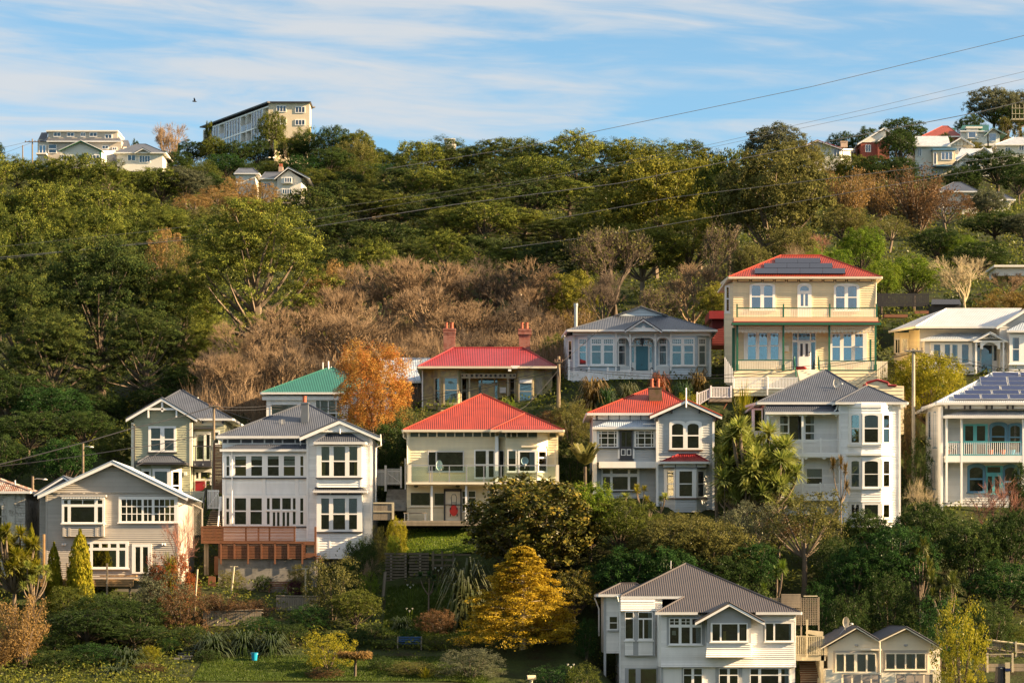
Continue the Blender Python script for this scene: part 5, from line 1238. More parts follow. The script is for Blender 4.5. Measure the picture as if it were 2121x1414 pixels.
for a, b in ((440, 880), (985, 1330)):
    h.bars('balcony_frame', [(a, 812, b, 824), (a, 824, a + 10, 1000), (b - 10, 824, b, 1000)], -.06, .06, CREAMT)
for xs in ((530, 614, 698, 780), (995, 1080, 1160, 1243)):
    for x in xs: h.bar('balcony_panel', x + 8, 830, x + 76, 985, -.02, .02, paint('taupe_panel', (.33, .29, .26), .7, .1))
h.bar('balcony_wall', 450, 824, 520, 1000, -.05, .05, CREAMT); h.bar('balcony_wall', 880, 812, 985, 1000, -.05, .05, CREAMT); h.bar('balcony_wall', 1330, 790, 1392, 1000, -.06, 1.8, CREAMT); h.bar('balcony_wall', 385, 785, 440, 1000, -.06, 1.8, CREAMT)
h.plane(0)
dish_on('satellite_dish', 'cream satellite dish on a stay pole over the twin-gabled cottage roof', H16, (561, 372), 29, 50, .5, paint('cream_dish', (.62, .56, .45), .5, .05), (58, 15))
h.rod('dish_stay', [(552, 425, .7), (492, 495, .5)], .025, STEELP)
# ------------------------------------------------------------------ houses along the ridge
FW = paint('far_white_wall', (0.7, 0.68, 0.62), .6, .06); FC = paint('far_cream_wall', (0.68, 0.58, 0.42), .6, .06); FB = paint('far_beige_wall', (0.52, 0.46, 0.38), .6, .06)
GTR = paint('green_gable_trim', (0.02, .16, .06), .5, .1); FBRK = paint('far_brick', (.26, .07, .05), .8, .15); REDT = paint('terracotta_tiles', (.30, .06, .04), .6, .15)
f = X1 = (0, 200, 3.03)
def w4(hh, a, b, c, d, n=2, fm=None, gm=None): return hh.win(a, b, c, d, grid(a + 4, b + 4, c - 4, d - 4, n, 1, 4), fm=fm, gm=gm, sill=False, proud=.1)
h = House('long_beige_house', 'long beige ridge house with a row of dormer windows under a flat top', 'house', 440, f, (500, 400))
h.plane(0); h.wall(300, 275, 760, 430, 10, FB, boards=False); h.plane(3, 236, 302, 0); h.wall(236, 270, 302, 430, .3, FB, boards=False)
h.plane(0); h.sheet('roof', [(292, 280, -.6), (765, 280, -.6), (745, 252, 2.0), (300, 252, 2.0)], SLATE, gm=WHITE); h.sheet('roof', [(232, 285, 3), (292, 280, -.6), (300, 225, 2), (258, 225, 4)], SLATE)
h.plane(1.0); h.wall(302, 222, 738, 268, 7, FB, boards=False, name='dormer'); h.bar('flat_roof', 292, 214, 742, 223, -.4, 7.3, FW)
for a, b in ((336, 382), (420, 466), (506, 537), (562, 610), (658, 704)): w4(h, a, 226 if a < 600 else 238, b, 254 if a < 600 else 266)
h.plane(0); h.win(304, 300, 356, 356, [(307, 303, 353, 326), (307, 334, 353, 353)], sill=False); w4(h, 640, 308, 682, 330); w4(h, 705, 318, 735, 338)
h.win(245, 305, 290, 360, [(248, 308, 266, 357), (270, 308, 287, 357)], gm=GLASSB, sill=False); h.bar('balcony', 236, 362, 300, 372, -1.5, 0, FW)
h.sheet('roof', [(755, 315, 1), (820, 315, 1), (805, 275, 4), (762, 275, 4)], SLATE)
h = House('green_trim_house', 'pale green-white gabled house with bright green bargeboards in front of the long beige house', 'house', 428, f, (510, 430))
h.wall(378, 345, 632, 450, 12, FW, boards=False, top=[(505, 285)]); h.gable(505, 275, 368, 338, 640, 338, -.6, 14, STEEL, GTR, 7)
h.plane(0, 632, 730, 10); h.wall(632, 340, 725, 450, .3, FW, boards=False); w4(h, 678, 375, 692, 408, 1); w4(h, 700, 380, 722, 412, 2)
h.plane(0); w4(h, 385, 367, 470, 402, 5); w4(h, 496, 367, 532, 408, 2, GTR); w4(h, 558, 366, 626, 412, 3)
h.bars('corner_board', [(626, 338, 636, 430)], -.1, 0, GTR)
h = House('grey_hip_house', 'low grey-roofed ridge house with a small front gable beside the green-trimmed one', 'house', 432, f, (880, 430))
h.wall(735, 350, 1020, 470, 9, FW, boards=False); h.hip(715, 1040, 352, 860, 915, 300, -.6, 5, 10, SLATE); h.gable(898, 322, 845, 350, 950, 350, -1.0, 3, SLATE, WHITE, 8); h.poly('gable_wall', [(855, 352), (942, 352), (898, 330)], -.4, .2, FW)
w4(h, 874, 370, 944, 416, 4); w4(h, 800, 365, 852, 405, 2)
h = House('flat_roof_apartments', 'cream flat-roofed apartment block with glazed balconies crowning the hill', 'apartment block', 472, f, (1800, 230))
h.plane(0)
h.wall(1685, 38, 1942, 260, 4, FC, boards=False)
h.plane(0, 1685, 1275, 24)
fl = [(.0, 1), (.0, 1)]
m = MB(); q = [h.P(1275, 230, 24), h.P(1685, 260, 0), h.P(1685, 40, 0), h.P(1275, 128, 24)]
bot = min(q[0].z, q[1].z); top = (q[2].z + q[3].z) / 2
L, R_ = q[3].copy(), q[2].copy(); L.z = R_.z = q[2].z
xdir = (L - R_); xdir.z = 0; ln = xdir.length; xdir.normalize(); nrm = Vector((xdir.y, -xdir.x, 0)); nrm = nrm if nrm.y < 0 else -nrm
def sb(name, s0, s1, z0, z1, o0, o1, mat, par=None):
    m = MB(); A = [R_ + xdir * s1 + nrm * o0, R_ + xdir * s0 + nrm * o0]
    lo, hi = Vector((0, 0, z0 - R_.z)), Vector((0, 0, z1 - R_.z)); b = [R_ + xdir * s1 + nrm * o1, R_ + xdir * s0 + nrm * o1]
    m.hexa([A[0] + lo, A[1] + lo, A[1] + hi, A[0] + hi], [b[0] + lo, b[1] + lo, b[1] + hi, b[0] + hi]); return h.part(name, m, mat, par)
zt = R_.z
sb('side_wall', 0, ln, zt - 14, zt - .4, -1.2, -8, FC)
for k in range(4): sb('floor_slab', 0, ln, zt - .5 - 3.0 * k - .25, zt - .5 - 3.0 * k, 0, -1.4, WHITE)
nb = 12
for k in range(3):
    z1 = zt - .75 - 3 * k
    for i in range(nb):
        a, b = ln * i / nb, ln * (i + 1) / nb
        if i in (0, 3, 4, 8, 11): sb('glass_rail', a + .2, b - .2, z1 - 2.7, z1 - 1.7, -.02, -.08, GLASSB); sb('recess', a + .2, b - .2, z1 - 2.75, z1, -1.1, -1.19, FB)
        else: sb('window_wall', a + .1, b - .1, z1 - 2.75, z1, -.08, -.2, GLASSB); sb('mullion', (a + b) / 2 - .08, (a + b) / 2 + .08, z1 - 2.75, z1, 0, -.08, WHITE)
        sb('party_wall', b - .1, b + .1, z1 - 2.75, z1, 0, -1.19, WHITE)
sb('flat_roof', -.6, ln + .5, zt - .1, zt + .12, .5, -9, DARK)
h.plane(0); h.bar('flat_roof', 1675, 34, 1952, 42, -.5, 4.5, DARK)
for a, b, c, d in ((1735, 57, 1797, 98), (1852, 63, 1915, 104), (1852, 145, 1915, 182), (1760, 138, 1797, 180)): w4(h, a, b, c, d, 3)
h = House('hillside_villa', 'cream two-storey villa with slate gable and bay window among the tan trees', 'house', 405, f, (1790, 640))
h.plane(0); h.wall(1740, 515, 1890, 700, 8, FW, boards=False, top=[(1812, 462)]); h.plane(2); h.wall(1640, 515, 1745, 700, 6, FW, boards=False); h.plane(0, 1890, 1925, 6); h.wall(1890, 515, 1925, 700, .3, FW, boards=False)
h.plane(0); h.gable(1808, 442, 1722, 512, 1945, 512, -.6, 8, SLATE, WHITE, 9); h.hip(1632, 1900, 514, 1665, 1800, 476, 1.4, 4, 8, SLATE)
h.plane(-.8); h.bar('bay', 1765, 505, 1832, 545, 0, .9, FW); w4(h, 1785, 508, 1832, 542, 3); h.plane(0); w4(h, 1770, 580, 1832, 615, 4)
h.plane(2); w4(h, 1650, 540, 1700, 580, 2)
h.chimney(1748, 440, 1775, 490, 4, paint('buff_chimney', (.45, .33, .25), .8, .1), pots=[(1756, 422, 440, 8), (1768, 422, 440, 8)], th=1)
h = House('hidden_cottage', 'small grey-roofed cottage mostly hidden behind the tan trees on the hill', 'cottage', 410, f, (1530, 540))
h.wall(1480, 480, 1600, 620, 6, FW, boards=False); h.hip(1470, 1625, 482, 1500, 1590, 452, -.4, 3, 6, SLATE)
h = House('ridge_block', 'tiny beige block peeping over the pines on the skyline', 'building', 470, (700, 240, 2.651), (618, 150)); h.wall(585, 130, 640, 220, 8, FB, boards=False); h.bar('flat_roof', 582, 125, 643, 131, -.3, 8.3, FW); w4(h, 592, 140, 630, 160, 2)
f = X2 = (1480, 160, 3.309)
h = House('long_white_bungalow', 'white bungalow with low red-edged gable at the end of the ridge row', 'house', 430, f, (820, 580))
h.wall(640, 480, 865, 640, 10, FW, boards=False, top=[(710, 440)]); h.gable(705, 430, 615, 468, 880, 490, -.6, 10, CRIMR, WHITE, 8); h.plane(0, 865, 1002, 9); h.wall(865, 490, 1002, 600, .3, FW, boards=False); w4(h, 870, 498, 884, 552, 1); w4(h, 935, 512, 972, 556, 2)
h.plane(0); w4(h, 815, 492, 858, 550, 2); h.gutters([h.P(880, 490, -.6), h.P(1003, 500, 9.5)], WHITE)
h.chimney(868, 440, 912, 480, 4, paint('buff_chimney', (.45, .33, .25), .8, .1), th=.8, caps=[(864, 438, 914, 444)])
h = House('brick_house', 'red brick house with a white gable top between dark ridge trees', 'house', 435, f, (1060, 545))
h.wall(1005, 445, 1120, 570, 8, FBRK, boards=False); h.poly('gable_wall', [(1000, 447), (1180, 447), (1170, 362)], -.1, .3, FW); h.gable(1162, 346, 980, 456, 1345, 456, -.5, 8, STEEL, WHITE, 9); w4(h, 1033, 463, 1072, 514, 2)
h.plane(-1); h.wall(1120, 430, 1200, 560, 2, FBRK, boards=False); h.gable(1162, 405, 1115, 440, 1210, 440, -1.5, 2, STEEL, WHITE, 8)
h = House('red_roof_house', 'house under a broad dark red roof behind the pale ridge villa', 'house', 446, f, (1580, 410))
h.hip(1420, 1690, 405, 1560, 1600, 336, -.5, 5, 10, REDT); h.wall(1440, 400, 1670, 480, 9, FBRK, boards=False); h.bar('flat_roof', 1570, 318, 1680, 345, 4, 9, GREENR)
h = House('cream_ridge_villa', 'tall cream ridge villa with pale roof and a lit square sunroom', 'house', 425, f, (1500, 640))
h.plane(0); h.wall(1375, 470, 1700, 680, 9, FW, boards=False); h.sheet('roof', [(1358, 470, -.6), (1620, 470, -.6), (1600, 405, 4), (1372, 405, 4)], STEEL, gm=WHITE)
h.gable(1690, 412, 1598, 468, 1785, 470, -1, 6, STEEL, WHITE, 7); h.poly('gable_wall', [(1608, 470), (1775, 470), (1690, 418)], -.3, .2, FW); h.bars('gable_batten', [(1630 + i * 24, 440, 1636 + i * 24, 470) for i in range(6)], -.36, -.3, FB)
w4(h, 1392, 485, 1420, 545, 2); w4(h, 1385, 595, 1430, 630, 2); w4(h, 1670, 482, 1720, 520, 2)
h.plane(-1.5); h.bar('sunroom', 1498, 500, 1650, 610, 0, 1.8, FC); w4(h, 1552, 512, 1632, 568, 3, gm=GLASSB); h.bar('sunroom_roof', 1492, 490, 1660, 501, -.3, 2, BLUEJ); h.bar('sunroom_base', 1495, 602, 1672, 612, -.3, 2, BLUEJ); w4(h, 1500, 515, 1522, 600, 1)
h = House('green_roof_house', 'white ridge house with a green roof, dormer and large blue-grey windows', 'house', 445, f, (1840, 455))
h.wall(1690, 375, 1880, 470, 8, FW, boards=False); h.sheet('roof', [(1682, 368, -.5), (1880, 368, -.5), (1880, 330, 3), (1700, 330, 3)], GREENR, gm=WHITE); h.wall(1870, 395, 1955, 470, 6, FW, boards=False, top=[(1912, 350)])
h.gable(1908, 345, 1848, 400, 2005, 392, -.8, 7, GREENR, WHITE, 6); h.plane(-.4); h.bar('dormer', 1728, 350, 1808, 425, 0, 1, FW); h.bar('dormer_roof', 1722, 340, 1835, 352, -.3, 2, FW); w4(h, 1737, 366, 1793, 418, 1, gm=GLASSB); h.plane(-.02); w4(h, 1878, 384, 1932, 442, 1, gm=GLASSB)
h = House('stepped_white_villa', 'white villa with several stepped gables spilling down the ridge end', 'house', 418, f, (1800, 620))
h.wall(1665, 560, 1900, 680, 6, FW, boards=False); h.sheet('roof', [(1650, 560, -.5), (1920, 560, -.5), (1900, 490, 4), (1690, 490, 4)], STEEL, gm=WHITE)
for a, y in ((1730, 530), (1845, 490)): h.gable(a, y - 12, a - 70, y + 40, a + 70, y + 40, -1.2, 4, STEEL, WHITE, 8); h.poly('gable_wall', [(a - 60, y + 42), (a + 60, y + 42), (a, y)], -.6, .1, FW); h.plane(-.7); h.bar('bay', a - 50, y + 42, a + 50, y + 140, 0, .8, FW); w4(h, a - 40, y + 60, a + 40, y + 110, 3); h.plane(0)
h = House('corner_ridge_villa', 'white villa with a pale zinc hip roof cut by the frame edge on the ridge', 'house', 428, f, (2060, 500))
h.wall(1935, 460, 2250, 600, 8, FW, boards=False); h.hip(1925, 2260, 462, 2050, 2120, 415, -.5, 4, 9, STEEL); w4(h, 2085, 462, 2121, 505, 2); w4(h, 1990, 480, 2030, 520, 2)
h = House('timber_scaffold', 'pale builder scaffold frame on the skyline at the ridge end', 'scaffold', 455, f, (2090, 285))
for x in (2040, 2062, 2090, 2120): h.bar('upright', x, 188, x + 3, 290, 0, .25, PALET)
for y in (212, 250): h.bar('rail', 2036, y, 2180, y + 3, -.1, -.02, PALET)
h.bar('platform', 2036, 283, 2180, 292, 0, 2, PALET)
h = House('slate_hip_cottage', 'white cottage with a pale slate hip among the brown hillside trees', 'cottage', 372, f, (1660, 880))
h.wall(1560, 780, 1800, 960, 8, FW, boards=False); h.hip(1510, 1815, 782, 1640, 1690, 722, -.6, 4, 9, SLATE, WHITE); h.bar('lean_to_roof', 1690, 845, 1850, 856, -2, 1, DARK); w4(h, 1710, 862, 1760, 890, 2)
h = House('slate_gable_cottage', 'low white cottage with dark slate roof behind the dark bushy tree', 'cottage', 378, f, (1970, 900))
h.wall(1880, 830, 2030, 940, 7, FW, boards=False); h.hip(1860, 2060, 838, 1910, 1960, 790, -.5, 4, 8, SLATE, WHITE); w4(h, 1950, 845, 2010, 875, 2)
h = House('low_white_shed', 'long low white shed roof just above the bare tree at the frame edge', 'shed', 262, (1480, 160, 3.309), (2050, 1330)); h.wall(1930, 1300, 2300, 1360, 4, FW, boards=False); h.bar('flat_roof', 1910, 1290, 2320, 1304, -.5, 4.5, FW)
# black shed, fence and raised beds beside the zinc villa
h = House('black_shed', 'small black shed with a dark gable roof above the zinc villa', 'shed', 246, (1820, 600, 5.89), (810, 280))
h.wall(665, 175, 1000, 330, 4, BLKT, boards=False); h.sheet('roof', [(640, 180, -.4), (1010, 180, -.4), (985, 118, 2), (650, 118, 2)], DARK); h.sheet('roof', [(640, 180, 4.4), (1010, 180, 4.4), (985, 118, 2), (650, 118, 2)], DARK)
h = House('paling_fence', 'tall black paling fence behind the raised garden beds', 'fence', 250, (1820, 600, 5.89), (330, 200))
for i in range(26): h.bar('paling', -20 + i * 24.5, 42 + (i % 3), 1 + i * 24.5, 205, 0, .03, BLKT)
for y in (60, 165): h.bar('rail', -25, y, 620, y + 10, .03, .1, BLKT)
h = House('garden_bed', 'terracotta-coloured raised bed on the bank under the black fence', 'planter', 243, (1820, 600, 5.89), (215, 340)); h.bar('board', 70, 300, 355, 335, 0, .05, DECK); h.bar('board', 70, 300, 80, 335, .05, 1.2, DECK); h.bar('soil', 80, 304, 350, 330, .05, 1.2, BROWNP)
h = House('garden_bed', 'short pair of orange bed boards beside the black shed', 'planter', 244, (1820, 600, 5.89), (525, 290)); h.bar('board', 440, 258, 500, 292, 0, .05, DECK); h.bar('board', 505, 256, 610, 292, 0, .05, DECK)
# ------------------------------------------------------------------ the hillside
TU = np.array([-600, 150, 420, 620, 900, 1300, 1700, 2100, 2800], float)
TAB = [(150, [1600] * 9),
 (172, [1440, 1440, 1440, 1440, 1440, 1480, 1500, 1480, 1480]),
 (178, [1405, 1405, 1405, 1405, 1405, 1450, 1480, 1440, 1440]),
 (184, [1370, 1370, 1372, 1370, 1368, 1360, 1400, 1390, 1390]),
 (190, [1290, 1295, 1312, 1302, 1325, 1270, 1330, 1330, 1330]),
 (196, [1240, 1240, 1252, 1257, 1272, 1165, 1235, 1270, 1270]),
 (200, [1205, 1205, 1215, 1232, 1206, 1110, 1160, 1200, 1200]),
 (201.5, [1202, 1202, 1212, 1228, 1150, 1100, 1145, 1180, 1180]),
 (206, [1180, 1185, 1180, 1150, 1092, 1075, 1110, 1120, 1120]),
 (214, [1120, 1120, 1100, 1060, 1000, 960, 1000, 1010, 1010]),
 (222, [1050, 1050, 1015, 950, 910, 870, 880, 900, 900]),
 (232, [940, 940, 890, 880, 845, 795, 800, 790, 790]),
 (250, [870, 870, 830, 800, 770, 740, 690, 680, 680]),
 (280, [780, 780, 740, 720, 690, 640, 590, 590, 590]),
 (330, [620, 620, 580, 560, 540, 520, 500, 500, 500]),
 (390, [470, 470, 450, 450, 440, 420, 420, 420, 420]),
 (430, [362, 362, 400, 400, 385, 380, 375, 345, 345]),
 (470, [355, 350, 345, 340, 360, 365, 355, 285, 280]),
 (520, [375, 375, 350, 350, 390, 395, 375, 300, 300]),
 (620, [500, 500, 460, 460, 500, 500, 480, 440, 440]),
 (3000, [1130] * 9), (9000, [1200] * 9)]
TY = np.array([r[0] for r in TAB], float)
TZ = np.array([[(VH - v) * r[0] / F for v in r[1]] for r in TAB])
NEARP = np.array([(-9000, 110), (-900, 108), (-320, 60), (-60, 6), (-12, -1.5), (8, -4), (60, -22), (120, -16), (150, TZ[0, 0])], float)  # includes an unseen hill behind the camera, shaped so lower windows reflect dark
for o in list(bpy.data.objects):
    if o.type == 'MESH' and o.parent and o.name.split('.')[0] in ('wall', 'verandah_base', 'lower_wall'):
        bb = [Vector(c) + o.parent.location for c in o.bound_box]
        x0, x1 = min(c.x for c in bb), max(c.x for c in bb); y0, y1 = min(c.y for c in bb), max(c.y for c in bb)
        if x1 - x0 > 2.5: PADS.append((x0, x1, y0, y1, min(c.z for c in bb) + .4))
def ground(x, y):
    x, y = np.asarray(x, float), np.asarray(y, float)
    yy = np.clip(y, TY[0], TY[-1]); j = np.clip(np.searchsorted(TY, yy) - 1, 0, len(TY) - 2)
    u = np.clip(UC + x * F / yy, TU[0], TU[-1]); i = np.clip(np.searchsorted(TU, u) - 1, 0, len(TU) - 2)
    fu = (u - TU[i]) / (TU[i + 1] - TU[i]); fu = fu * fu * (3 - 2 * fu); fy = (yy - TY[j]) / (TY[j + 1] - TY[j])
    z = (TZ[j, i] * (1 - fu) + TZ[j, i + 1] * fu) * (1 - fy) + (TZ[j + 1, i] * (1 - fu) + TZ[j + 1, i + 1] * fu) * fy
    z = np.where(y < TY[0], np.interp(y, NEARP[:, 0], NEARP[:, 1]), z)
    for (x0, x1, y0, y1, zp) in PADS:
        d = np.hypot(np.maximum(np.maximum(x0 - x, x - x1), 0), np.maximum(np.maximum(y0 - y, y - y1), 0))
        z = np.minimum(z, zp + 1.3 * d)
    return z
def gz(x, y): return float(ground(x, y))
def np_mesh(name, V, Q, mats, idx=None):
    me = bpy.data.meshes.new(name)
    n, k = Q.shape
    me.vertices.add(len(V)); me.vertices.foreach_set('co', np.ascontiguousarray(V, dtype=np.float32).ravel())
    me.loops.add(n * k); me.loops.foreach_set('vertex_index', np.ascontiguousarray(Q, dtype=np.int32).ravel())
    me.polygons.add(n); me.polygons.foreach_set('loop_start', np.arange(0, n * k, k, dtype=np.int32))
    for m in mats: me.materials.append(m)
    if idx is not None: me.polygons.foreach_set('material_index', np.ascontiguousarray(idx, dtype=np.int32))
    me.update(calc_edges=True)
    return me
def grid_sheet(name, xs, ys, mats, lift=0.0, warp=0.0):
    X, Y = np.meshgrid(xs, ys); Z = ground(X, Y) + lift
    if warp: Z = Z + warp * (np.sin(X * 1.7 + Y) + np.sin(X * .6 - Y * 1.9))
    V = np.stack([X, Y, Z], -1).reshape(-1, 3); nx, ny = len(xs), len(ys)
    a = (np.arange(ny - 1)[:, None] * nx + np.arange(nx - 1)[None, :]).ravel()
    return np_mesh(name, V, np.stack([a, a + 1, a + 1 + nx, a + nx], 1), mats)
def soil(name, c1, c2, c3, sc=.35):
    m = bpy.data.materials.new(name); m.use_nodes = True; t = m.node_tree; b = t.nodes['Principled BSDF']
    co = N(t, 'ShaderNodeTexCoord'); no = N(t, 'ShaderNodeTexNoise', i_Scale=sc, i_Detail=9.0, i_Roughness=0.7); t.links.new(co.outputs['Object'], no.inputs['Vector'])
    rp = N(t, 'ShaderNodeValToRGB'); t.links.new(no.outputs['Fac'], rp.inputs[0])
    rp.color_ramp.elements[0].position = .35; rp.color_ramp.elements[0].color = (*c1, 1); rp.color_ramp.elements[1].position = .7; rp.color_ramp.elements[1].color = (*c3, 1)
    e = rp.color_ramp.elements.new(.5); e.color = (*c2, 1)
    n2_ = N(t, 'ShaderNodeTexNoise', i_Scale=4.0, i_Detail=6.0); t.links.new(co.outputs['Object'], n2_.inputs['Vector'])
    bp = N(t, 'ShaderNodeBump', i_Strength=.8, i_Distance=.15); t.links.new(n2_.outputs['Fac'], bp.inputs['Height']); t.links.new(bp.outputs[0], b.inputs['Normal'])
    t.links.new(rp.outputs[0], b.inputs['Base Color']); b.inputs['Roughness'].default_value = .95; b.inputs['Specular IOR Level'].default_value = .1
    return m
SOIL = soil('hillside_soil', (.03, .024, .014), (.035, .045, .016), (.05, .07, .02))
GRASSM = soil('lawn_turf', (.04, .06, .014), (.055, .085, .016), (.085, .105, .025), .5)
xs = np.concatenate([[-6000, -2500, -1000, -500, -300, -220, -170, -140, -120], np.arange(-105, 105.1, 1.5), [120, 140, 170, 220, 300, 500, 1000, 2500, 6000]])
ys = np.concatenate([[-6000, -2500, -900, -500, -320, -200, -120, -60, -30, -12, 0, 8, 30, 60, 90, 120, 150, 165], np.arange(172, 260, 1.0), np.arange(260, 340, 2.5), np.arange(340, 540, 5), [560, 600, 650, 720, 850, 1100, 1600, 2300, 3000, 5000, 9000]])
props(link('ground', grid_sheet('ground', xs, ys, [SOIL])), kind='structure')
def lawn(u0, u1, y0, y1, lift=.05):
    xa, xb = (u0 - UC) * y0 / F, (u1 - UC) * y0 / F
    o = link('lawn', grid_sheet('lawn', np.arange(xa, xb, .4), np.arange(y0, y1, .4), [GRASSM], lift, .015)); props(o, kind='structure')
    return xa, xb, y0, y1
LAWNS = [lawn(828, 985, 201.6, 205.6), lawn(395, 1010, 177, 184.8), lawn(790, 975, 190.5, 199.5), lawn(2030, 2200, 189, 192)]
# ------------------------------------------------------------------ plants
LM = {}
def lm(k, *a, **kw): LM[k] = leafmat('leaf_' + k, *a, **kw)
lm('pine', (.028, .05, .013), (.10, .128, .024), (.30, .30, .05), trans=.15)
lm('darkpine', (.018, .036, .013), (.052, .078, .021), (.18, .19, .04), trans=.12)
lm('broad', (.045, .068, .015), (.095, .118, .023), (.20, .20, .036))
lm('dark', (0.0189, 0.0378, 0.0108), (0.0378, 0.0675, 0.0175), (0.0743, 0.108, 0.027))  # kept dark; shade within dense bushes is partly put into these greens
lm('deep', (0.0156, 0.039, 0.0104), (0.0286, 0.0715, 0.0182), (0.052, 0.117, 0.026))
lm('bright', (0.0575, 0.115, 0.0138), (0.127, 0.196, 0.0207), (0.218, 0.253, 0.0299), trans=.4)
lm('olive', (0.0688, 0.075, 0.0225), (0.125, 0.125, 0.0375), (0.213, 0.194, 0.0562))
lm('greygreen', (0.0625, 0.075, 0.0438), (0.106, 0.119, 0.0688), (0.163, 0.169, 0.1))
lm('yellowgreen', (.12, .14, .012), (.24, .23, .02), (.38, .32, .03), trans=.4)
lm('gold', (.13, .095, .01), (.36, .25, .018), (.60, .43, .045), trans=.4)
lm('olivegreen', (.06, .075, .015), (.16, .165, .028), (.32, .29, .045))
lm('cabbage', (.16, .21, .04), (.28, .33, .07), (.46, .46, .12), trans=.5)
lm('turf', (.035, .065, .012), (.06, .095, .016), (.1, .13, .024))
lm('tan', (.15, .095, .035), (.26, .165, .06), (.36, .24, .09), trans=.35)
lm('brown', (.08, .05, .028), (.14, .082, .04), (.22, .13, .06))
lm('autumn', (.36, .10, .03), (.42, .24, .055), (.48, .34, .10), trans=.35)
lm('rust', (.10, .05, .02), (.20, .075, .025), (.34, .07, .03))
lm('magnolia', (.036, .05, .011), (.10, .095, .018), (.36, .24, .035), trans=.15, gloss=.2)
lm('bronze', (.09, .06, .02), (.18, .12, .035), (.30, .22, .06))
lm('flaxgreen', (.05, .065, .025), (.09, .105, .04), (.15, .15, .06))
lm('purple', (.03, .01, .02), (.06, .015, .03), (.09, .03, .05))
lm('white', (.6, .6, .55), (.7, .7, .66), (.8, .8, .75))
BARK = paint('brown_bark', (.10, .075, .055), .95, .3, 3, bump=.4)
PBARK = paint('pale_bark', (.17, .13, .095), .95, .3, 3, bump=.4)
TWIG = paint('winter_twigs', (.225, .155, .092), .95, .25, 2)
TWIGD = paint('dark_twigs', (.10, .075, .055), .95, .25, 2)
TWIGY = paint('straw_twigs', (.40, .33, .2), .95, .2, 2)
TWIGR = paint('reddish_twigs', (.26, .12, .085), .95, .2, 2)

def unit(v): return v / np.maximum(np.linalg.norm(v, axis=-1, keepdims=True), 1e-9)
def leaf_quads(C, D, Nn, L, Wd):
    """Diamond leaves: centre, long direction, facing, length, width."""
    D = unit(D - (D * Nn).sum(-1, keepdims=True) * Nn); S = unit(np.cross(D, Nn)); L = L[:, None]; Wd = Wd[:, None]
    V = np.stack([C - D * L * .5, C + S * Wd * .5 - D * L * .05, C + D * L * .5, C - S * Wd * .5 - D * L * .05], 1)
    return V.reshape(-1, 3)
def quads_of(n): return np.arange(n * 4).reshape(-1, 4)
def clump_leaves(r, blobs, per, L, Wd, up=.35, sub=14, spread=.2, jit=.7, shell=(.62, 1.03), updir=0.0):
    """Leaves gathered in tufts over the surface of ellipsoid blobs; facing out, so lit and shaded sides read."""
    Cs, Ds, Ns = [], [], []
    for (c, rad) in blobs:
        c, rad = np.array(c), np.array(rad)
        s = unit(r.normal(size=(sub, 3)) + [0, 0, up]); k = r.integers(0, sub, per)
        d = unit(s[k] + r.normal(size=(per, 3)) * spread); rr = r.uniform(shell[0], shell[1], (per, 1)) * (1 + .17 * np.sin(k * 2.3))[:, None]
        Cs.append(c + d * rad * rr); nn = unit(d / rad * rad.mean() + r.normal(size=(per, 3)) * jit); Ns.append(nn)
        Ds.append(r.normal(size=(per, 3)) + d * .5 + np.array([0, 0, updir]))
    C, D, Nn = np.concatenate(Cs), np.concatenate(Ds), np.concatenate(Ns); n = len(C)
    return leaf_quads(C, D, Nn, r.uniform(.7, 1.3, n) * L, r.uniform(.7, 1.3, n) * Wd)
def curve_pts(p, q, bend, n=5):
    p, q = Vector(p), Vector(q); m = (p + q) / 2 + Vector(bend)
    return [p * (1 - t) ** 2 + m * 2 * t * (1 - t) + q * t * t for t in [i / (n - 1) for i in range(n)]]
def taper(a, b, n=5): return [a + (b - a) * i / (n - 1) for i in range(n)]

def v_pine(seed, open_=0.0, npad=26, s0=1.1, s1=2.15, fl=.74, per=800, L=.19, Wd=.10):
    """Spreading old conifer 10 m x 10 m: forked limbs carrying flat foliage pads."""
    r = np.random.default_rng(seed); m = MB(); blobs = []
    m.tube(curve_pts((0, 0, -.6), (r.uniform(-.3, .3), 0, 4.2), (.2, .2, 0)), taper(.38, .26), 7)
    fork = Vector((0, 0, 3.0 - open_))
    for i in range(npad):
        a = i * 2.399 + r.uniform(-.3, .3); q = (i + .5) / npad
        rad = 4.5 * math.sqrt(1 - (q * .97) ** 2.2) * r.uniform(.72, 1.0); z = 3.4 + 5.9 * q + r.uniform(-.3, .3) - open_ * 1.2 * (1 - q)
        c = Vector((math.cos(a) * rad, math.sin(a) * rad, z)); s = r.uniform(s0, s1)
        blobs.append((c, (s * 1.1, s * 1.1, s * fl)))
        st = fork + Vector((0, 0, max(0, (z - 4.5) * .5)))
        if i % 2 == 0: m.tube(curve_pts(st, c - Vector((0, 0, .35)), (r.uniform(-.5, .5), r.uniform(-.5, .5), -.5 + r.uniform(-.5, .5)), 6), taper(.15, .03, 6), 5, cap=False)
    for i in range(10 if npad < 40 else 26):
        a = r.uniform(0, 6.28); rad = r.uniform(0, 3.2); blobs.append((Vector((math.cos(a) * rad, math.sin(a) * rad, r.uniform(5.5, 8.6))), (1.3, 1.3, .7)))
    V = clump_leaves(r, blobs, per, L, Wd, up=.75, sub=24, spread=.12, jit=.38, shell=(.7, 1.08), updir=.9)
    return ('tree', m.mesh('trunk', PBARK if seed == 15 else BARK), np_mesh('crown', V, quads_of(len(V) // 4), [LM['pine']]))
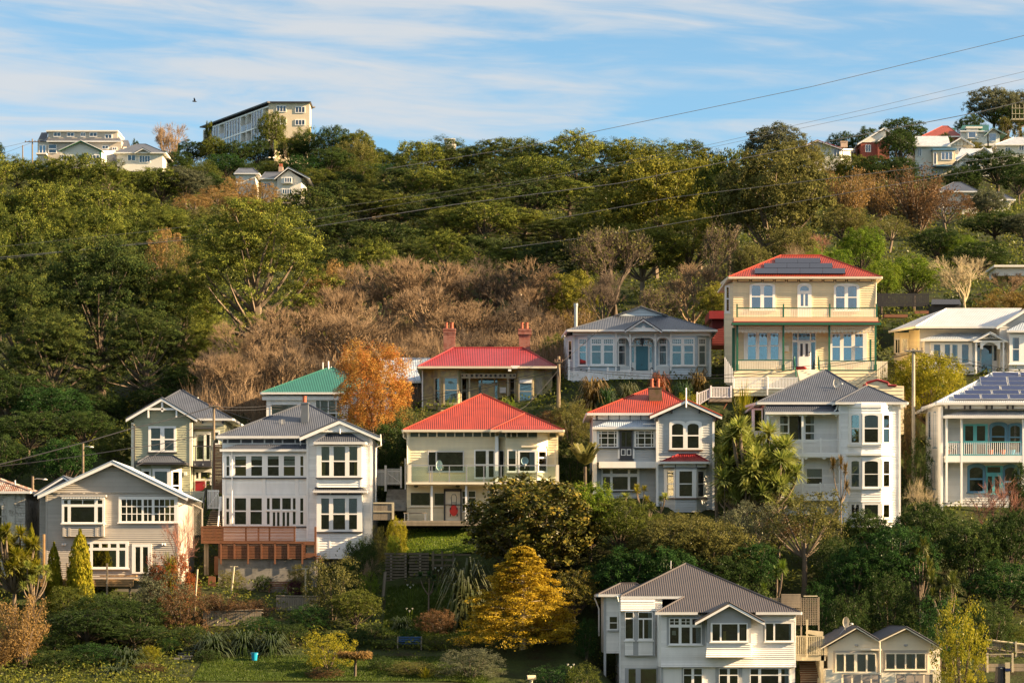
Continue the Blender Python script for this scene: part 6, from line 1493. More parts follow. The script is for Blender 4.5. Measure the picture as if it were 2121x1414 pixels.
def v_broad(seed, base=.22, n=34, per=460, L=.19, Wd=.13, lean=0, gap=1.0, round_=.5, bark=None):
    """Bushy crown 10 m x 10 m on a forked trunk; base = bare share of the height."""
    r = np.random.default_rng(seed); m = MB(); blobs = []
    zb = base * 10; h = 10 - zb
    m.tube(curve_pts((0, 0, -.6), (lean, 0, zb + h * .35), (.25, .1, 0)), taper(.30, .17), 7)
    for i in range(n):
        q = (i + .5) / n; ph = math.acos(1 - 1.75 * q); a = i * 2.399
        f = r.uniform(.62, .92) * gap
        c = Vector((math.sin(ph) * math.cos(a) * 4.1 * f, math.sin(ph) * math.sin(a) * 4.1 * f, zb + h * (.5 + .42 * math.cos(ph) * f)))
        s = r.uniform(.95, 1.55); blobs.append((c, (s, s, s * (.55 + .4 * round_))))
        if i % 2 == 0: m.tube(curve_pts((lean * .5, 0, zb * .9 + .2), c, (0, 0, -.4)), taper(.12, .03), 5, cap=False)
    for i in range(5): blobs.append((Vector((r.uniform(-1.4, 1.4), r.uniform(-1.4, 1.4), zb + h * r.uniform(.35, .6))), (1.7, 1.7, 1.4)))
    V = clump_leaves(r, blobs, per, L, Wd, up=.4, sub=16, spread=.19, jit=.5)
    return ('tree', m.mesh('trunk', bark or BARK), np_mesh('crown', V, quads_of(len(V) // 4), [LM['broad']]))
def v_shrub(seed, n=24, per=420, L=.22, Wd=.15, ball=False, updir=0.):
    """Shrub filling a 10 x 10 x 10 dome down to the ground."""
    r = np.random.default_rng(seed); m = MB(); blobs = []
    for i in range(5): a = i * 1.3; m.tube(curve_pts((.2 * math.cos(a), .2 * math.sin(a), -.4), (2 * math.cos(a), 2 * math.sin(a), 6), (0, 0, 1)), taper(.16, .05), 5)
    for i in range(n):
        q = (i + .5) / n; a = i * 2.399; z = 1.0 + 7.4 * q; rad = 3.9 * math.sqrt(max(.02, 1 - ((z - 3.4) / 6.0) ** 2)) * r.uniform(.78, 1.0) if not ball else 3.9 * math.sqrt(max(.02, 1 - ((z - 4.6) / 4.6) ** 2))
        s = r.uniform(1.2, 1.9); blobs.append((Vector((rad * math.cos(a), rad * math.sin(a), z)), (s, s, s)))
    for i in range(4): blobs.append((Vector((r.uniform(-1, 1), r.uniform(-1, 1), 2 + i * 1.6)), (2.3, 2.3, 2.0)))
    V = clump_leaves(r, blobs, per, L, Wd, up=.4, sub=18, spread=.19, jit=.55, updir=updir)
    return ('shrub', m.mesh('stems', BARK), np_mesh('foliage', V, quads_of(len(V) // 4), [LM['broad']]))
def v_bare(seed, depth=6, spread=.62, up=.5, twig=None, leafy=None, trunk=.26, lenf=.77):
    """Leafless winter tree, about 10 x 10 m: forks down to fine twigs."""
    r = np.random.default_rng(seed); m = MB(); T0, T1 = [], []
    def grow(p, d, ln, rad, k):
        q = p + d * ln + np.array([0, 0, .05 * ln]); mid = (p + q) / 2 + r.normal(size=3) * ln * .06
        if k <= 3: m.tube([p, mid, q], [rad, rad * .85, rad * .68], 6 if k < 2 else 4, cap=False)
        else: T0.append((p, rad)); T1.append((q, rad * .65))
        if k >= depth: return
        nb = 3 if k < depth - 2 else (4 if k < depth - 1 else 7)
        if k == 0: nb = 4
        for i in range(nb):
            dd = unit(d + unit(r.normal(size=3)) * spread + np.array([0, 0, up * .28])); grow(q if i < 2 else p + (q - p) * r.uniform(.55, .95), dd, ln * r.uniform(lenf - .14, lenf + .1), rad * .6, k + 1)
    grow(np.array([0, 0, -.5]), unit(np.array([r.normal() * .1, r.normal() * .1, 1.0])), 2.6, trunk, 0)
    P, Q = np.array([t[0] for t in T0]), np.array([t[0] for t in T1]); R = np.maximum(np.array([t[1] for t in T0]), .011)[:, None]
    d = unit(Q - P); s = unit(np.cross(d, r.normal(size=d.shape))); s2 = np.cross(d, s); n = len(P)
    V = np.stack([P + s * R, P - s * .5 * R + s2 * .87 * R, P - s * .5 * R - s2 * .87 * R, Q + s * R * .5, Q - s * .25 * R + s2 * .43 * R, Q - s * .25 * R - s2 * .43 * R], 1).reshape(-1, 3)
    b = np.arange(n)[:, None] * 6; Qd = np.concatenate([b + [0, 1, 4, 3], b + [1, 2, 5, 4], b + [2, 0, 3, 5]])
    mx = np.abs(V[:, :2]).max() if n else 5
    tw = twig or TWIG
    out = [m.mesh('trunk', tw), np_mesh('twigs', V, Qd, [tw])]
    if leafy:
        k = r.choice(n, int(n * leafy)); C = Q[k] + r.normal(size=(len(k), 3)) * .12
        VL = leaf_quads(C, r.normal(size=C.shape), unit(r.normal(size=C.shape) + [0, 0, .6]), r.uniform(.2, .36, len(k)), r.uniform(.12, .2, len(k)))
        out.append(np_mesh('leaves', VL, quads_of(len(k)), [LM['olive']]))
    return ('tree', *out)
def v_cypress(seed, spires=1):
    r = np.random.default_rng(seed); m = MB(); m.tube([(0, 0, -.5), (0, 0, 6)], [.18, .05], 6)
    Cs, Ds, Ns = [], [], []
    for k in range(spires):
        ox, oy, hh = (0, 0, 10) if k == 0 else (r.uniform(-2.6, 2.6), r.uniform(-1, 1), r.uniform(6.5, 9.4))
        n = 3000; z = r.uniform(0, 1, n) ** 1.15; a = r.uniform(0, 6.28, n); rad = 2.3 * (np.sin(np.clip(z * 1.12 + .1, 0, 1.18) * 2.62) ** .7 + .05) * (1 + .13 * np.sin(a * 5 + z * 9)) * r.uniform(.8, 1.05, n)
        rad = np.where(z > .93, rad * .6, rad)
        C = np.stack([ox + np.cos(a) * rad, oy + np.sin(a) * rad, z * hh], 1); Cs.append(C); Ns.append(unit(np.stack([np.cos(a), np.sin(a), .2 + a * 0], 1) + r.normal(size=(n, 3)) * .55)); Ds.append(np.stack([np.cos(a) * .35, np.sin(a) * .35, 1 + a * 0], 1) + r.normal(size=(n, 3)) * .25)
    C, D, Nn = np.concatenate(Cs), np.concatenate(Ds), np.concatenate(Ns); V = leaf_quads(C, D, Nn, r.uniform(.35, .65, len(C)), r.uniform(.25, .4, len(C)) * 1.2)
    return ('tree', m.mesh('trunk', BARK), np_mesh('crown', V, quads_of(len(C)), [LM['yellowgreen']]))
def blades(r, c, n, L, Wd, up=.5, droop=.6, out=1.0):
    """Arching sword leaves from one point: three quads each."""
    a = r.uniform(0, 6.28, n); e = r.uniform(-.35, 1, n) * up + r.uniform(0, .4, n)
    d = unit(np.stack([np.cos(a) * out, np.sin(a) * out, e], 1)); L = L * r.uniform(.7, 1.1, n)[:, None]; s = unit(np.cross(d, [0, 0, 1.0])); c = np.asarray(c)
    dn = np.array([0, 0, -1.0]); P = [c + d * L * t + dn * L * droop * t ** 2.2 for t in (.03, .4, .75, 1.0)]; Wt = [.5, 1.0, .8, .08]
    V = np.stack([x for p, w in zip(P, Wt) for x in (p + s * Wd * w * .5, p - s * Wd * w * .5)], 1).reshape(-1, 3); b = np.arange(n)[:, None] * 8
    return V, np.concatenate([b + [0, 1, 3, 2], b + [2, 3, 5, 4], b + [4, 5, 7, 6]])
def join_vq(L):
    Vs, Qs, o = [], [], 0
    for V, Q in L: Vs.append(V); Qs.append(Q + o); o += len(V)
    return np.concatenate(Vs), np.concatenate(Qs)
def v_cabbage(seed, heads=5, low=.5):
    """Cabbage tree 10 m tall: forked pale trunk, each fork ending in a burst of sword leaves."""
    r = np.random.default_rng(seed); m = MB(); parts = []
    top = 10 - 1.6
    m.tube([(0, 0, -.5), (.1, 0, top * low)], [.28, .2], 7)
    for i in range(heads):
        a = i * 2.4; rad = 0 if heads == 1 else r.uniform(1.0, 3.2); z = top if i == 0 else r.uniform(top * (low + .12), top)
        c = Vector((rad * math.cos(a), rad * math.sin(a), z)); m.tube(curve_pts((.1, 0, top * low * .95), c, (c.x * .4, c.y * .4, -.3)), taper(.17, .12), 6)
        parts.append(blades(r, c, 120, 1.5, .13, up=1.9, droop=.16)); parts.append(blades(r, c, 60, 1.35, .12, up=.35, droop=.3))
    V, Q = join_vq(parts)
    return ('tree', m.mesh('trunk', PBARK), np_mesh('crown', V, Q, [LM['bright']]))
def v_flax(seed, n=420, L=9, droop=.6, up=1.9, wd=.36):
    r = np.random.default_rng(seed); V, Q = blades(r, (0, 0, 0), n, L, wd, up=up, droop=droop); V[:, :2] += 0
    return ('plant', np_mesh('leaves', V, Q, [LM['bronze']]))
def v_palm(seed):
    r = np.random.default_rng(seed); m = MB(); m.tube([(0, 0, -.5), (0, 0, 6.2)], [.3, .22], 8); parts = []
    for i in range(16):
        a = i * 2.399; e = .75 + .5 * (i % 4); d = np.array([math.cos(a), math.sin(a), e]); d /= np.linalg.norm(d); Lf = 4.2
        for k in range(26):
            t = .12 + .88 * k / 26; p = np.array([0, 0, 6.2]) + d * Lf * t + np.array([0, 0, -1.2 * t * t]); s = np.cross(d, [0, 0, 1.0]); s /= np.linalg.norm(s)
            for sg in (-1, 1):
                q = p + (s * sg * .85 + d * .75) * (1.15 - .5 * t) + np.array([0, 0, -.15]); w = d * .09
                parts.append((np.array([p - w, p + w, q + w * .3, q - w * .3]), np.array([[0, 1, 2, 3]])))
    V, Q = join_vq(parts)
    return ('tree', m.mesh('trunk', BARK), np_mesh('crown', V, Q, [LM['olive']]))
def v_gold(seed):
    """Broad golden conifer 10 x 10: tiers of drooping sprays."""
    r = np.random.default_rng(seed); m = MB(); m.tube([(0, 0, -.5), (0, 0, 9.4)], [.25, .04], 6); blobs = []
    for i in range(150):
        q = (i + .5) / 150; z = .7 + 8.6 * q; a = i * 2.399; rad = (4.9 * (1 - q) ** .8 + .25) * r.uniform(.4, 1.0); s = .42 + .65 * (1 - q) * r.uniform(.7, 1.2)
        c = Vector((rad * math.cos(a), rad * math.sin(a), z)); blobs.append((c, (s * 1.25, s * 1.25, s * .55)))
        if i % 3 == 0: m.tube([(0, 0, z - .3), c], [.05, .015], 4, cap=False)
    V = clump_leaves(r, blobs, 330, .22, .09, up=.5, sub=9, spread=.22, jit=.5, shell=(.4, 1.15), updir=-.25)
    return ('tree', m.mesh('trunk', TWIGY), np_mesh('crown', V, quads_of(len(V) // 4), [LM['gold']]))
def v_feather(seed):
    """Fine upswept tree 10 x 10: many thin rising limbs with fine leaf along them."""
    r = np.random.default_rng(seed); m = MB(); Cs, Ds = [], []
    for i in range(26):
        a = i * 2.399; rad = r.uniform(1.2, 4.3); z = r.uniform(5.5, 9.6) - rad * .35; p = Vector((.3 * math.cos(a), .3 * math.sin(a), -.4)); q = Vector((rad * math.cos(a), rad * math.sin(a), z)); pts = curve_pts(p, q, (-q.x * .25, -q.y * .25, .6), 6); m.tube(pts, taper(.13, .02, 6), 4, cap=False)
        for k in range(260):
            t = r.uniform(.32, 1.05); c = p.lerp(q, t) if t > 1 else pts[min(5, int(t * 5))].lerp(pts[min(5, int(t * 5) + 1)], t * 5 % 1); Cs.append(np.array(c) + r.normal(size=3) * (.42 * (1.2 - .5 * t))); Ds.append(np.array([q.x * .12, q.y * .12, 1.0]) + r.normal(size=3) * .45)
    C, D = np.array(Cs), np.array(Ds); V = leaf_quads(C, D, unit(r.normal(size=C.shape) + np.array([0, 0, .3])), r.uniform(.25, .5, len(C)), r.uniform(.07, .13, len(C)))
    return ('tree', m.mesh('trunk', PBARK), np_mesh('crown', V, quads_of(len(C)), [LM['tan']]))

SPEC = {
 'pine': [v_pine(11), v_pine(12, .6), v_pine(13, .3), v_pine(14)],
 'bigpine': [v_pine(15, .9, 58, .8, 1.45, .5, 1100, .125, .055), v_pine(16, .9, 52, .9, 1.6, .6, 1100, .125, .06), v_pine(17, .9, 50, .9, 1.7, .55, 1100, .13, .06)],
 'broad': [v_broad(21), v_broad(22, .15), v_broad(23, .3), v_broad(24, .2, round_=.9)],
 'airy': [v_broad(31, .42, 22, 240, .22, .12, gap=1.1, bark=PBARK), v_broad(32, .38, 24, 220, .22, .12, lean=1.0, gap=1.12, bark=PBARK)],
 'poh': [v_broad(41, .24, 40, 520, .22, .15, gap=1.08, bark=PBARK), v_broad(42, .3, 34, 500, .22, .15, gap=1.1, bark=PBARK)],
 'magnolia': [v_broad(51, .06, 52, 420, .28, .17, round_=1)],
 'shrub': [v_shrub(61), v_shrub(62, 28), v_shrub(63, 20, 300, .26, .16, updir=.8)],
 'ball': [v_shrub(71, 42, 950, .16, .10, ball=True)],
 'bare': [v_bare(81), v_bare(82, spread=.7), v_bare(83, spread=.55, up=.9), v_bare(84, spread=.66, up=.8)],
 'leafy': [v_bare(91, 6, .68, .5, TWIGD, leafy=.5, trunk=.3), v_bare(92, 6, .66, .4, TWIGD, leafy=.28, trunk=.3)],
 'twigs': [v_bare(95, 5, .8, .9, TWIGR, trunk=.14, lenf=.8), v_bare(96, 5, .85, .7, TWIGY, trunk=.12, lenf=.8)],
 'cypress': [v_cypress(101), v_cypress(102, 3)],
 'cabbage': [v_cabbage(111, 9, .35), v_cabbage(112, 4, .55), v_cabbage(113, 1, .8), v_cabbage(114, 30, .3)],
 'flax': [v_flax(121), v_flax(122, 460, 9, .6, 1.7, .26), v_flax(123, 160, 8, .25, 2.6, .35)],
 'palm': [v_palm(131)], 'gold': [v_gold(141)], 'feather': [v_feather(151), v_feather(152)],
}
# true extent of every model, so that a plant can be given its height and width in metres
EXT = {}
for k, vs in SPEC.items():
    for i, v in enumerate(vs):
        w = h_ = 0
        for me in v[1:]:
            co = np.empty(len(me.vertices) * 3, np.float32); me.vertices.foreach_get('co', co); co = co.reshape(-1, 3)
            w = max(w, np.quantile(np.abs(co[:, :2]).max(1), .985) * 2); h_ = max(h_, np.quantile(co[:, 2], .998))
        EXT[k, i] = (w, h_)
NPL = [0]
def plant(kind, var, x, y, z, hh, ww, mat=None, name=None, label=None, cat='tree', group=None, rot=None, ww2=None):
    NPL[0] += 1
    v = SPEC[kind][var % len(SPEC[kind])]; w, h_ = EXT[kind, var % len(SPEC[kind])]
    r = link(name or ('tree' if v[0] == 'tree' else v[0]), None, None, (x, y, z)); r.empty_display_size = .5
    r.rotation_euler = (0, 0, random.uniform(0, 6.28) if rot is None else rot)
    r.scale = (ww / w, (ww2 or ww) / w, hh / h_)
    props(r, label, cat, group)
    for me in v[1:]:
        o = link(me.name.split('.')[0], me, r)
        if mat and o.name.split('.')[0] in ('crown', 'foliage', 'leaves'):
            o.material_slots[0].link = 'OBJECT'; o.material_slots[0].material = LM[mat] if isinstance(mat, str) else mat
        elif mat is not None and not isinstance(mat, str) and o.name.split('.')[0] in ('trunk', 'twigs', 'stems'):
            o.material_slots[0].link = 'OBJECT'; o.material_slots[0].material = mat
    return r
def P_(kind, var, u, vt, wpx, Y, mat, name, label, cat='tree', group=None, sink=.15, vb=None, **kw):
    x = (u - UC) * Y / F; z = gz(x, Y) - sink
    if vb is not None: z = max(z, (VH - vb) * Y / F) if False else z
    zt = (VH - vt) * Y / F
    return plant(kind, var, x, Y, z, max(.3, zt - z), wpx * Y / F, mat, name, label, cat, group, **kw)
# ---- big pines standing in front of the forest
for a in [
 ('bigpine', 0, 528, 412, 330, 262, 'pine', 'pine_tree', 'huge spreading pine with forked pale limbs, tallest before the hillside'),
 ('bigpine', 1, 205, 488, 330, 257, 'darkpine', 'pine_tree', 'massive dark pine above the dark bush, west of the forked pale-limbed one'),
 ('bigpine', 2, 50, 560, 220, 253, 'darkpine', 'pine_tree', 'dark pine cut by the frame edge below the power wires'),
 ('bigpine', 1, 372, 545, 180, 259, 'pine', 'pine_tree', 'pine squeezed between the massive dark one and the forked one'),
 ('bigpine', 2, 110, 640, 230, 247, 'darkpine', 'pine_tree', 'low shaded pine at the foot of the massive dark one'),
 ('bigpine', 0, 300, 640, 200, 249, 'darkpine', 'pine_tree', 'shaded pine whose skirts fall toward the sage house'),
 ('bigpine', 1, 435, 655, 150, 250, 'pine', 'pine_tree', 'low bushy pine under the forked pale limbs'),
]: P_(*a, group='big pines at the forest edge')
# ---- forest rows
ORD = 'first second third fourth fifth sixth seventh eighth ninth tenth eleventh twelfth thirteenth fourteenth fifteenth sixteenth seventeenth eighteenth nineteenth twentieth'.split()
def row(name, pts, Y, kinds, mats, wm, where, group, what, cat='tree', dy=8):
    for i, (u, vt) in enumerate(pts):
        k = kinds[i % len(kinds)]
        P_(k, random.randrange(4), u, vt + random.uniform(-11, 9), wm * random.uniform(.85, 1.2), Y + random.uniform(-dy, dy), mats[i % len(mats)], name, f'{ORD[i % 20]} {what} along {where}', cat, group)
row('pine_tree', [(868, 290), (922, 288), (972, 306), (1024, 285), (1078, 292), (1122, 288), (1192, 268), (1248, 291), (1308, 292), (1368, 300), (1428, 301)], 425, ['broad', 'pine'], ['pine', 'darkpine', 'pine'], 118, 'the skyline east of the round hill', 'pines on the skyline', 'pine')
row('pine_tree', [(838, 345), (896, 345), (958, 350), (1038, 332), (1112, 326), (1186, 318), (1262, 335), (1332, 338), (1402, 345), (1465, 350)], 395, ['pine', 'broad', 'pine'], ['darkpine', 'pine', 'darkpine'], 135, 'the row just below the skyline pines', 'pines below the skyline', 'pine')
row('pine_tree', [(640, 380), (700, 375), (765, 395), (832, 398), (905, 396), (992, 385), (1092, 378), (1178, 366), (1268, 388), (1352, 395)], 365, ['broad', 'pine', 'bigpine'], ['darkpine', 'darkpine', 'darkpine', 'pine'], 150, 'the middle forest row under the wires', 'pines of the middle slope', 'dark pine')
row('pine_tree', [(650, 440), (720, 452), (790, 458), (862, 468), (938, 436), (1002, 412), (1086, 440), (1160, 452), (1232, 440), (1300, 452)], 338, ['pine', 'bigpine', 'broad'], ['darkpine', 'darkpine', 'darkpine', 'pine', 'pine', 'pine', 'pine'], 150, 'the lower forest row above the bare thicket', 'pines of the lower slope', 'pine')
row('pine_tree', [(690, 498), (770, 490), (848, 486), (920, 478), (992, 486), (1062, 500), (1134, 504), (1204, 496)], 312, ['pine'], ['darkpine', 'pine'], 130, 'the last forest row behind the bare thicket', 'pines behind the thicket', 'low pine')
row('pine_tree', [(-30, 312), (35, 326), (100, 322), (165, 328), (225, 334), (285, 346), (335, 356)], 405, ['broad', 'pine', 'broad'], ['pine'], 100, 'the canopy under the ridge houses', 'trees under the ridge houses', 'green tree')
row('pine_tree', [(-40, 372), (20, 380), (85, 372), (150, 375), (215, 385), (280, 402), (345, 420)], 362, ['broad', 'pine'], ['pine'], 130, 'the second canopy row under the ridge houses', 'pines of the sunny slope', 'pine')
row('pine_tree', [(-20, 418), (60, 425), (135, 430), (205, 428), (275, 436), (345, 440), (405, 450)], 335, ['pine', 'broad', 'bigpine'], ['pine'], 135, 'the third canopy row above the wires', 'pines of the sunny slope', 'pine')
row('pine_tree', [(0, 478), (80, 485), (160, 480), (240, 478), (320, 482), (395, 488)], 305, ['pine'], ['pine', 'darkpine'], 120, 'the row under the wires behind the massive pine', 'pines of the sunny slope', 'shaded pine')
# ---- round hill under the apartments
row('hill_tree', [(392, 285), (440, 292), (488, 288), (535, 292), (602, 285), (640, 268), (690, 262), (738, 268), (778, 305), (815, 330)], 458, ['broad', 'poh', 'broad'], ['dark', 'broad', 'dark'], 76, 'the brow under the flat-roofed apartments', 'trees on the round hill', 'dark bushy tree', dy=5)
row('hill_tree', [(360, 320), (415, 325), (465, 330), (520, 325), (575, 330), (630, 318), (685, 312), (740, 322), (792, 345)], 440, ['broad', 'shrub'], ['dark', 'broad', 'deep'], 88, 'the middle of the round hill', 'trees on the round hill', 'bushy tree', dy=6)
row('hill_tree', [(320, 350), (372, 360), (428, 362), (660, 360), (715, 358), (770, 372)], 420, ['broad'], ['dark', 'broad'], 92, 'the foot of the round hill', 'trees on the round hill', 'dark green tree', dy=6)
row('hill_tree', [(700, 300), (735, 285), (760, 312)], 450, ['shrub'], ['broad', 'olive'], 92, 'the east flank of the round hill', 'trees on the round hill', 'rounded green tree', dy=4)
P_('broad', 3, 563, 231, 64, 463, 'broad', 'tree', 'rounded dark tree hiding the corner of the flat-roofed apartments')
P_('shrub', 1, 632, 262, 66, 466, 'broad', 'hedge', 'clipped hedge beneath the end wall of the apartments', 'hedge')
P_('bare', 1, 362, 252, 72, 455, TWIG, 'tree', 'leafless brown tree on the hill beside the apartments')
P_('bare', 2, 338, 262, 50, 452, TWIG, 'tree', 'small leafless tree over the grey-roofed ridge house')
P_('cabbage', 1, 572, 288, 16, 440, 'cabbage', 'cabbage_tree', 'thin cabbage tree below the apartments, beside its twin', 'tree', 'cabbage trees on the hill')
P_('cabbage', 1, 592, 290, 14, 440, 'olive', 'cabbage_tree', 'second thin cabbage tree under the apartments hedge', 'tree', 'cabbage trees on the hill')
P_('cabbage', 3, 432, 250, 18, 474, 'broad', 'cabbage_tree', 'spiky palm-like tree before the far end of the apartments')
P_('broad', 0, 280, 288, 22, 440, 'dark', 'tree', 'small dark tree between the beige house and grey-hipped house')
P_('broad', 1, -10, 290, 40, 430, 'dark', 'tree', 'dark tree poking into the frame by the far poles')
for i, (u, vt, w, Y, mt, k) in enumerate([(385, 345, 110, 405, 'greygreen', 'poh'), (402, 402, 90, 382, 'tan', 'airy'), (452, 385, 90, 388, 'tan', 'airy'), (492, 368, 80, 396, 'tan', 'airy'), (545, 378, 70, 398, 'tan', 'airy'), (498, 402, 110, 376, 'tan', 'broad'), (575, 402, 80, 380, 'tan', 'airy'), (430, 430, 110, 352, 'olive', 'broad'), (345, 470, 90, 300, 'tan', 'airy'), (372, 500, 90, 285, 'olive', 'airy')]):
    P_(k, i, u, vt, w, Y, mt, 'tan_tree', ('greyish flowering-headed tree below the grey-hipped house', 'tan tree at the low end of the golden stand', 'tan tree in the middle of the golden stand', 'tan tree touching the hidden cottage', 'tan tree under the hillside villa window', 'broad tan tree spreading over the forked pine', 'tan tree hiding the villa foundations', 'olive tree at the edge of the golden stand', 'tan tree behind the massive dark pine', 'olive tree between massive and forked pines')[i], 'tree', 'golden trees on the hill')
# ---- dark bush low on the west side
for i, (u, vt, w, Y, mt) in enumerate([(20, 770, 180, 240, 'dark'), (110, 800, 180, 238, 'deep'), (60, 850, 190, 230, 'dark'), (175, 850, 130, 232, 'dark'), (238, 886, 90, 226, 'broad'), (0, 900, 130, 222, 'dark'), (135, 905, 130, 222, 'deep'), (210, 815, 110, 244, 'dark'), (320, 800, 110, 244, 'dark'), (375, 760, 100, 246, 'dark')]):
    P_('broad', i, u, vt, w, Y, mt, 'bush_tree', ('dark tree at the frame edge above the lamp post', 'deep green tree over the lamp post', 'dark tree behind the old house', 'dark tree just behind the wooden lamp post', 'mid green tree beside the sage house wall', 'dark tree over the rusty roof', 'deep green tree over the grey gable', 'dark tree under the massive pine trunk', 'dark tree rising behind the sage house ridge', 'dark tree between the sage house and the bare thicket')[i], 'tree', 'dark trees west of the sage house')
# ---- bare thicket
TH = [(455, 700, 130, 243), (520, 668, 130, 247), (590, 640, 150, 252), (668, 600, 160, 258), (740, 558, 160, 264), (800, 545, 160, 266), (862, 540, 170, 264), (930, 552, 160, 266), (995, 545, 165, 266), (1065, 546, 165, 264), (1122, 580, 130, 262), (700, 660, 160, 250), (640, 700, 140, 245), (790, 640, 170, 253), (880, 600, 180, 256), (960, 625, 160, 254), (1040, 620, 165, 254), (1105, 660, 120, 250), (560, 720, 130, 243), (850, 690, 150, 246), (980, 690, 150, 246), (1060, 700, 130, 245), (430, 750, 90, 240), (495, 735, 110, 240)]
for i, (u, vt, w, Y) in enumerate(TH):
    P_('bare', i, u, vt - 6, w * 1.3, Y, None if i % 4 else TWIGD, 'bare_tree', f'{ORD[i % 20]} leafless brown tree of the thicket, counted from the sage house' if i < 11 else f'{ORD[i - 11]} leafless tree of the front thicket row behind the villas', 'tree', 'bare winter thicket')
for i, (u, vt, w, Y, mt, k, lb) in enumerate([
 (700, 540, 110, 272, 'tan', 'shrub', 'golden-brown shrub on the thicket top beside the forked pine'), (650, 560, 90, 268, 'tan', 'shrub', 'tan shrub under the forked pine boughs'),
 (1272, 470, 220, 266, None, 'leafy', 'dark-limbed tree with sparse leaves behind the flue of the blue villa'),
 (1425, 548, 190, 258, TWIG, 'bare', 'sunlit leafless tree right above the blue villa roof'),
 (1360, 312, 230, 302, 'olivegreen', 'poh', 'tall airy olive-green tree on the upper slope'), (1262, 420, 190, 300, 'olivegreen', 'broad', 'loose-leaved tree beside the airy olive-green one'), (1450, 314, 170, 308, 'olivegreen', 'poh', 'yellow-green airy tree at the skyline wires'),
 (1330, 465, 190, 284, 'olivegreen', 'poh', 'sparse olive tree above the bare thicket end'), (1425, 440, 190, 288, 'olivegreen', 'broad', 'olive tree below the yellow-green airy one'), (1480, 460, 130, 275, 'olive', 'leafy', 'sparse tree behind the cream verandah house'),
 (1598, 302, 240, 282, 'olive', 'poh', 'great domed tree with visible trunks above the cream verandah house'), (1510, 312, 140, 292, 'broad', 'poh', 'dark tree at the shoulder of the great domed tree'),
 (1195, 640, 90, 250, 'bronze', 'feather', 'reedy brown tree beside the flue of the blue villa'), (1150, 690, 70, 243, 'broad', 'shrub', 'green bush between weathered villa and blue villa'), (1130, 740, 70, 240, 'olive', 'shrub', 'olive bush beside the brown power pole'),
 (1250, 560, 120, 256, TWIGD, 'bare', 'dark leafless tree leaning above the blue villa'), (1190, 560, 130, 262, 'olivegreen', 'broad', 'olive-green tree at the thicket end'),
 (1350, 590, 150, 252, 'olive', 'leafy', 'sparse olive tree low behind the blue villa ridge'), (1490, 585, 100, 252, 'olivegreen', 'broad', 'olive-green tree over the dark red hut')]):
    P_(k, i, u, vt, w, Y, mt, 'tree' if k != 'shrub' else 'shrub', lb, 'tree' if k != 'shrub' else 'shrub')
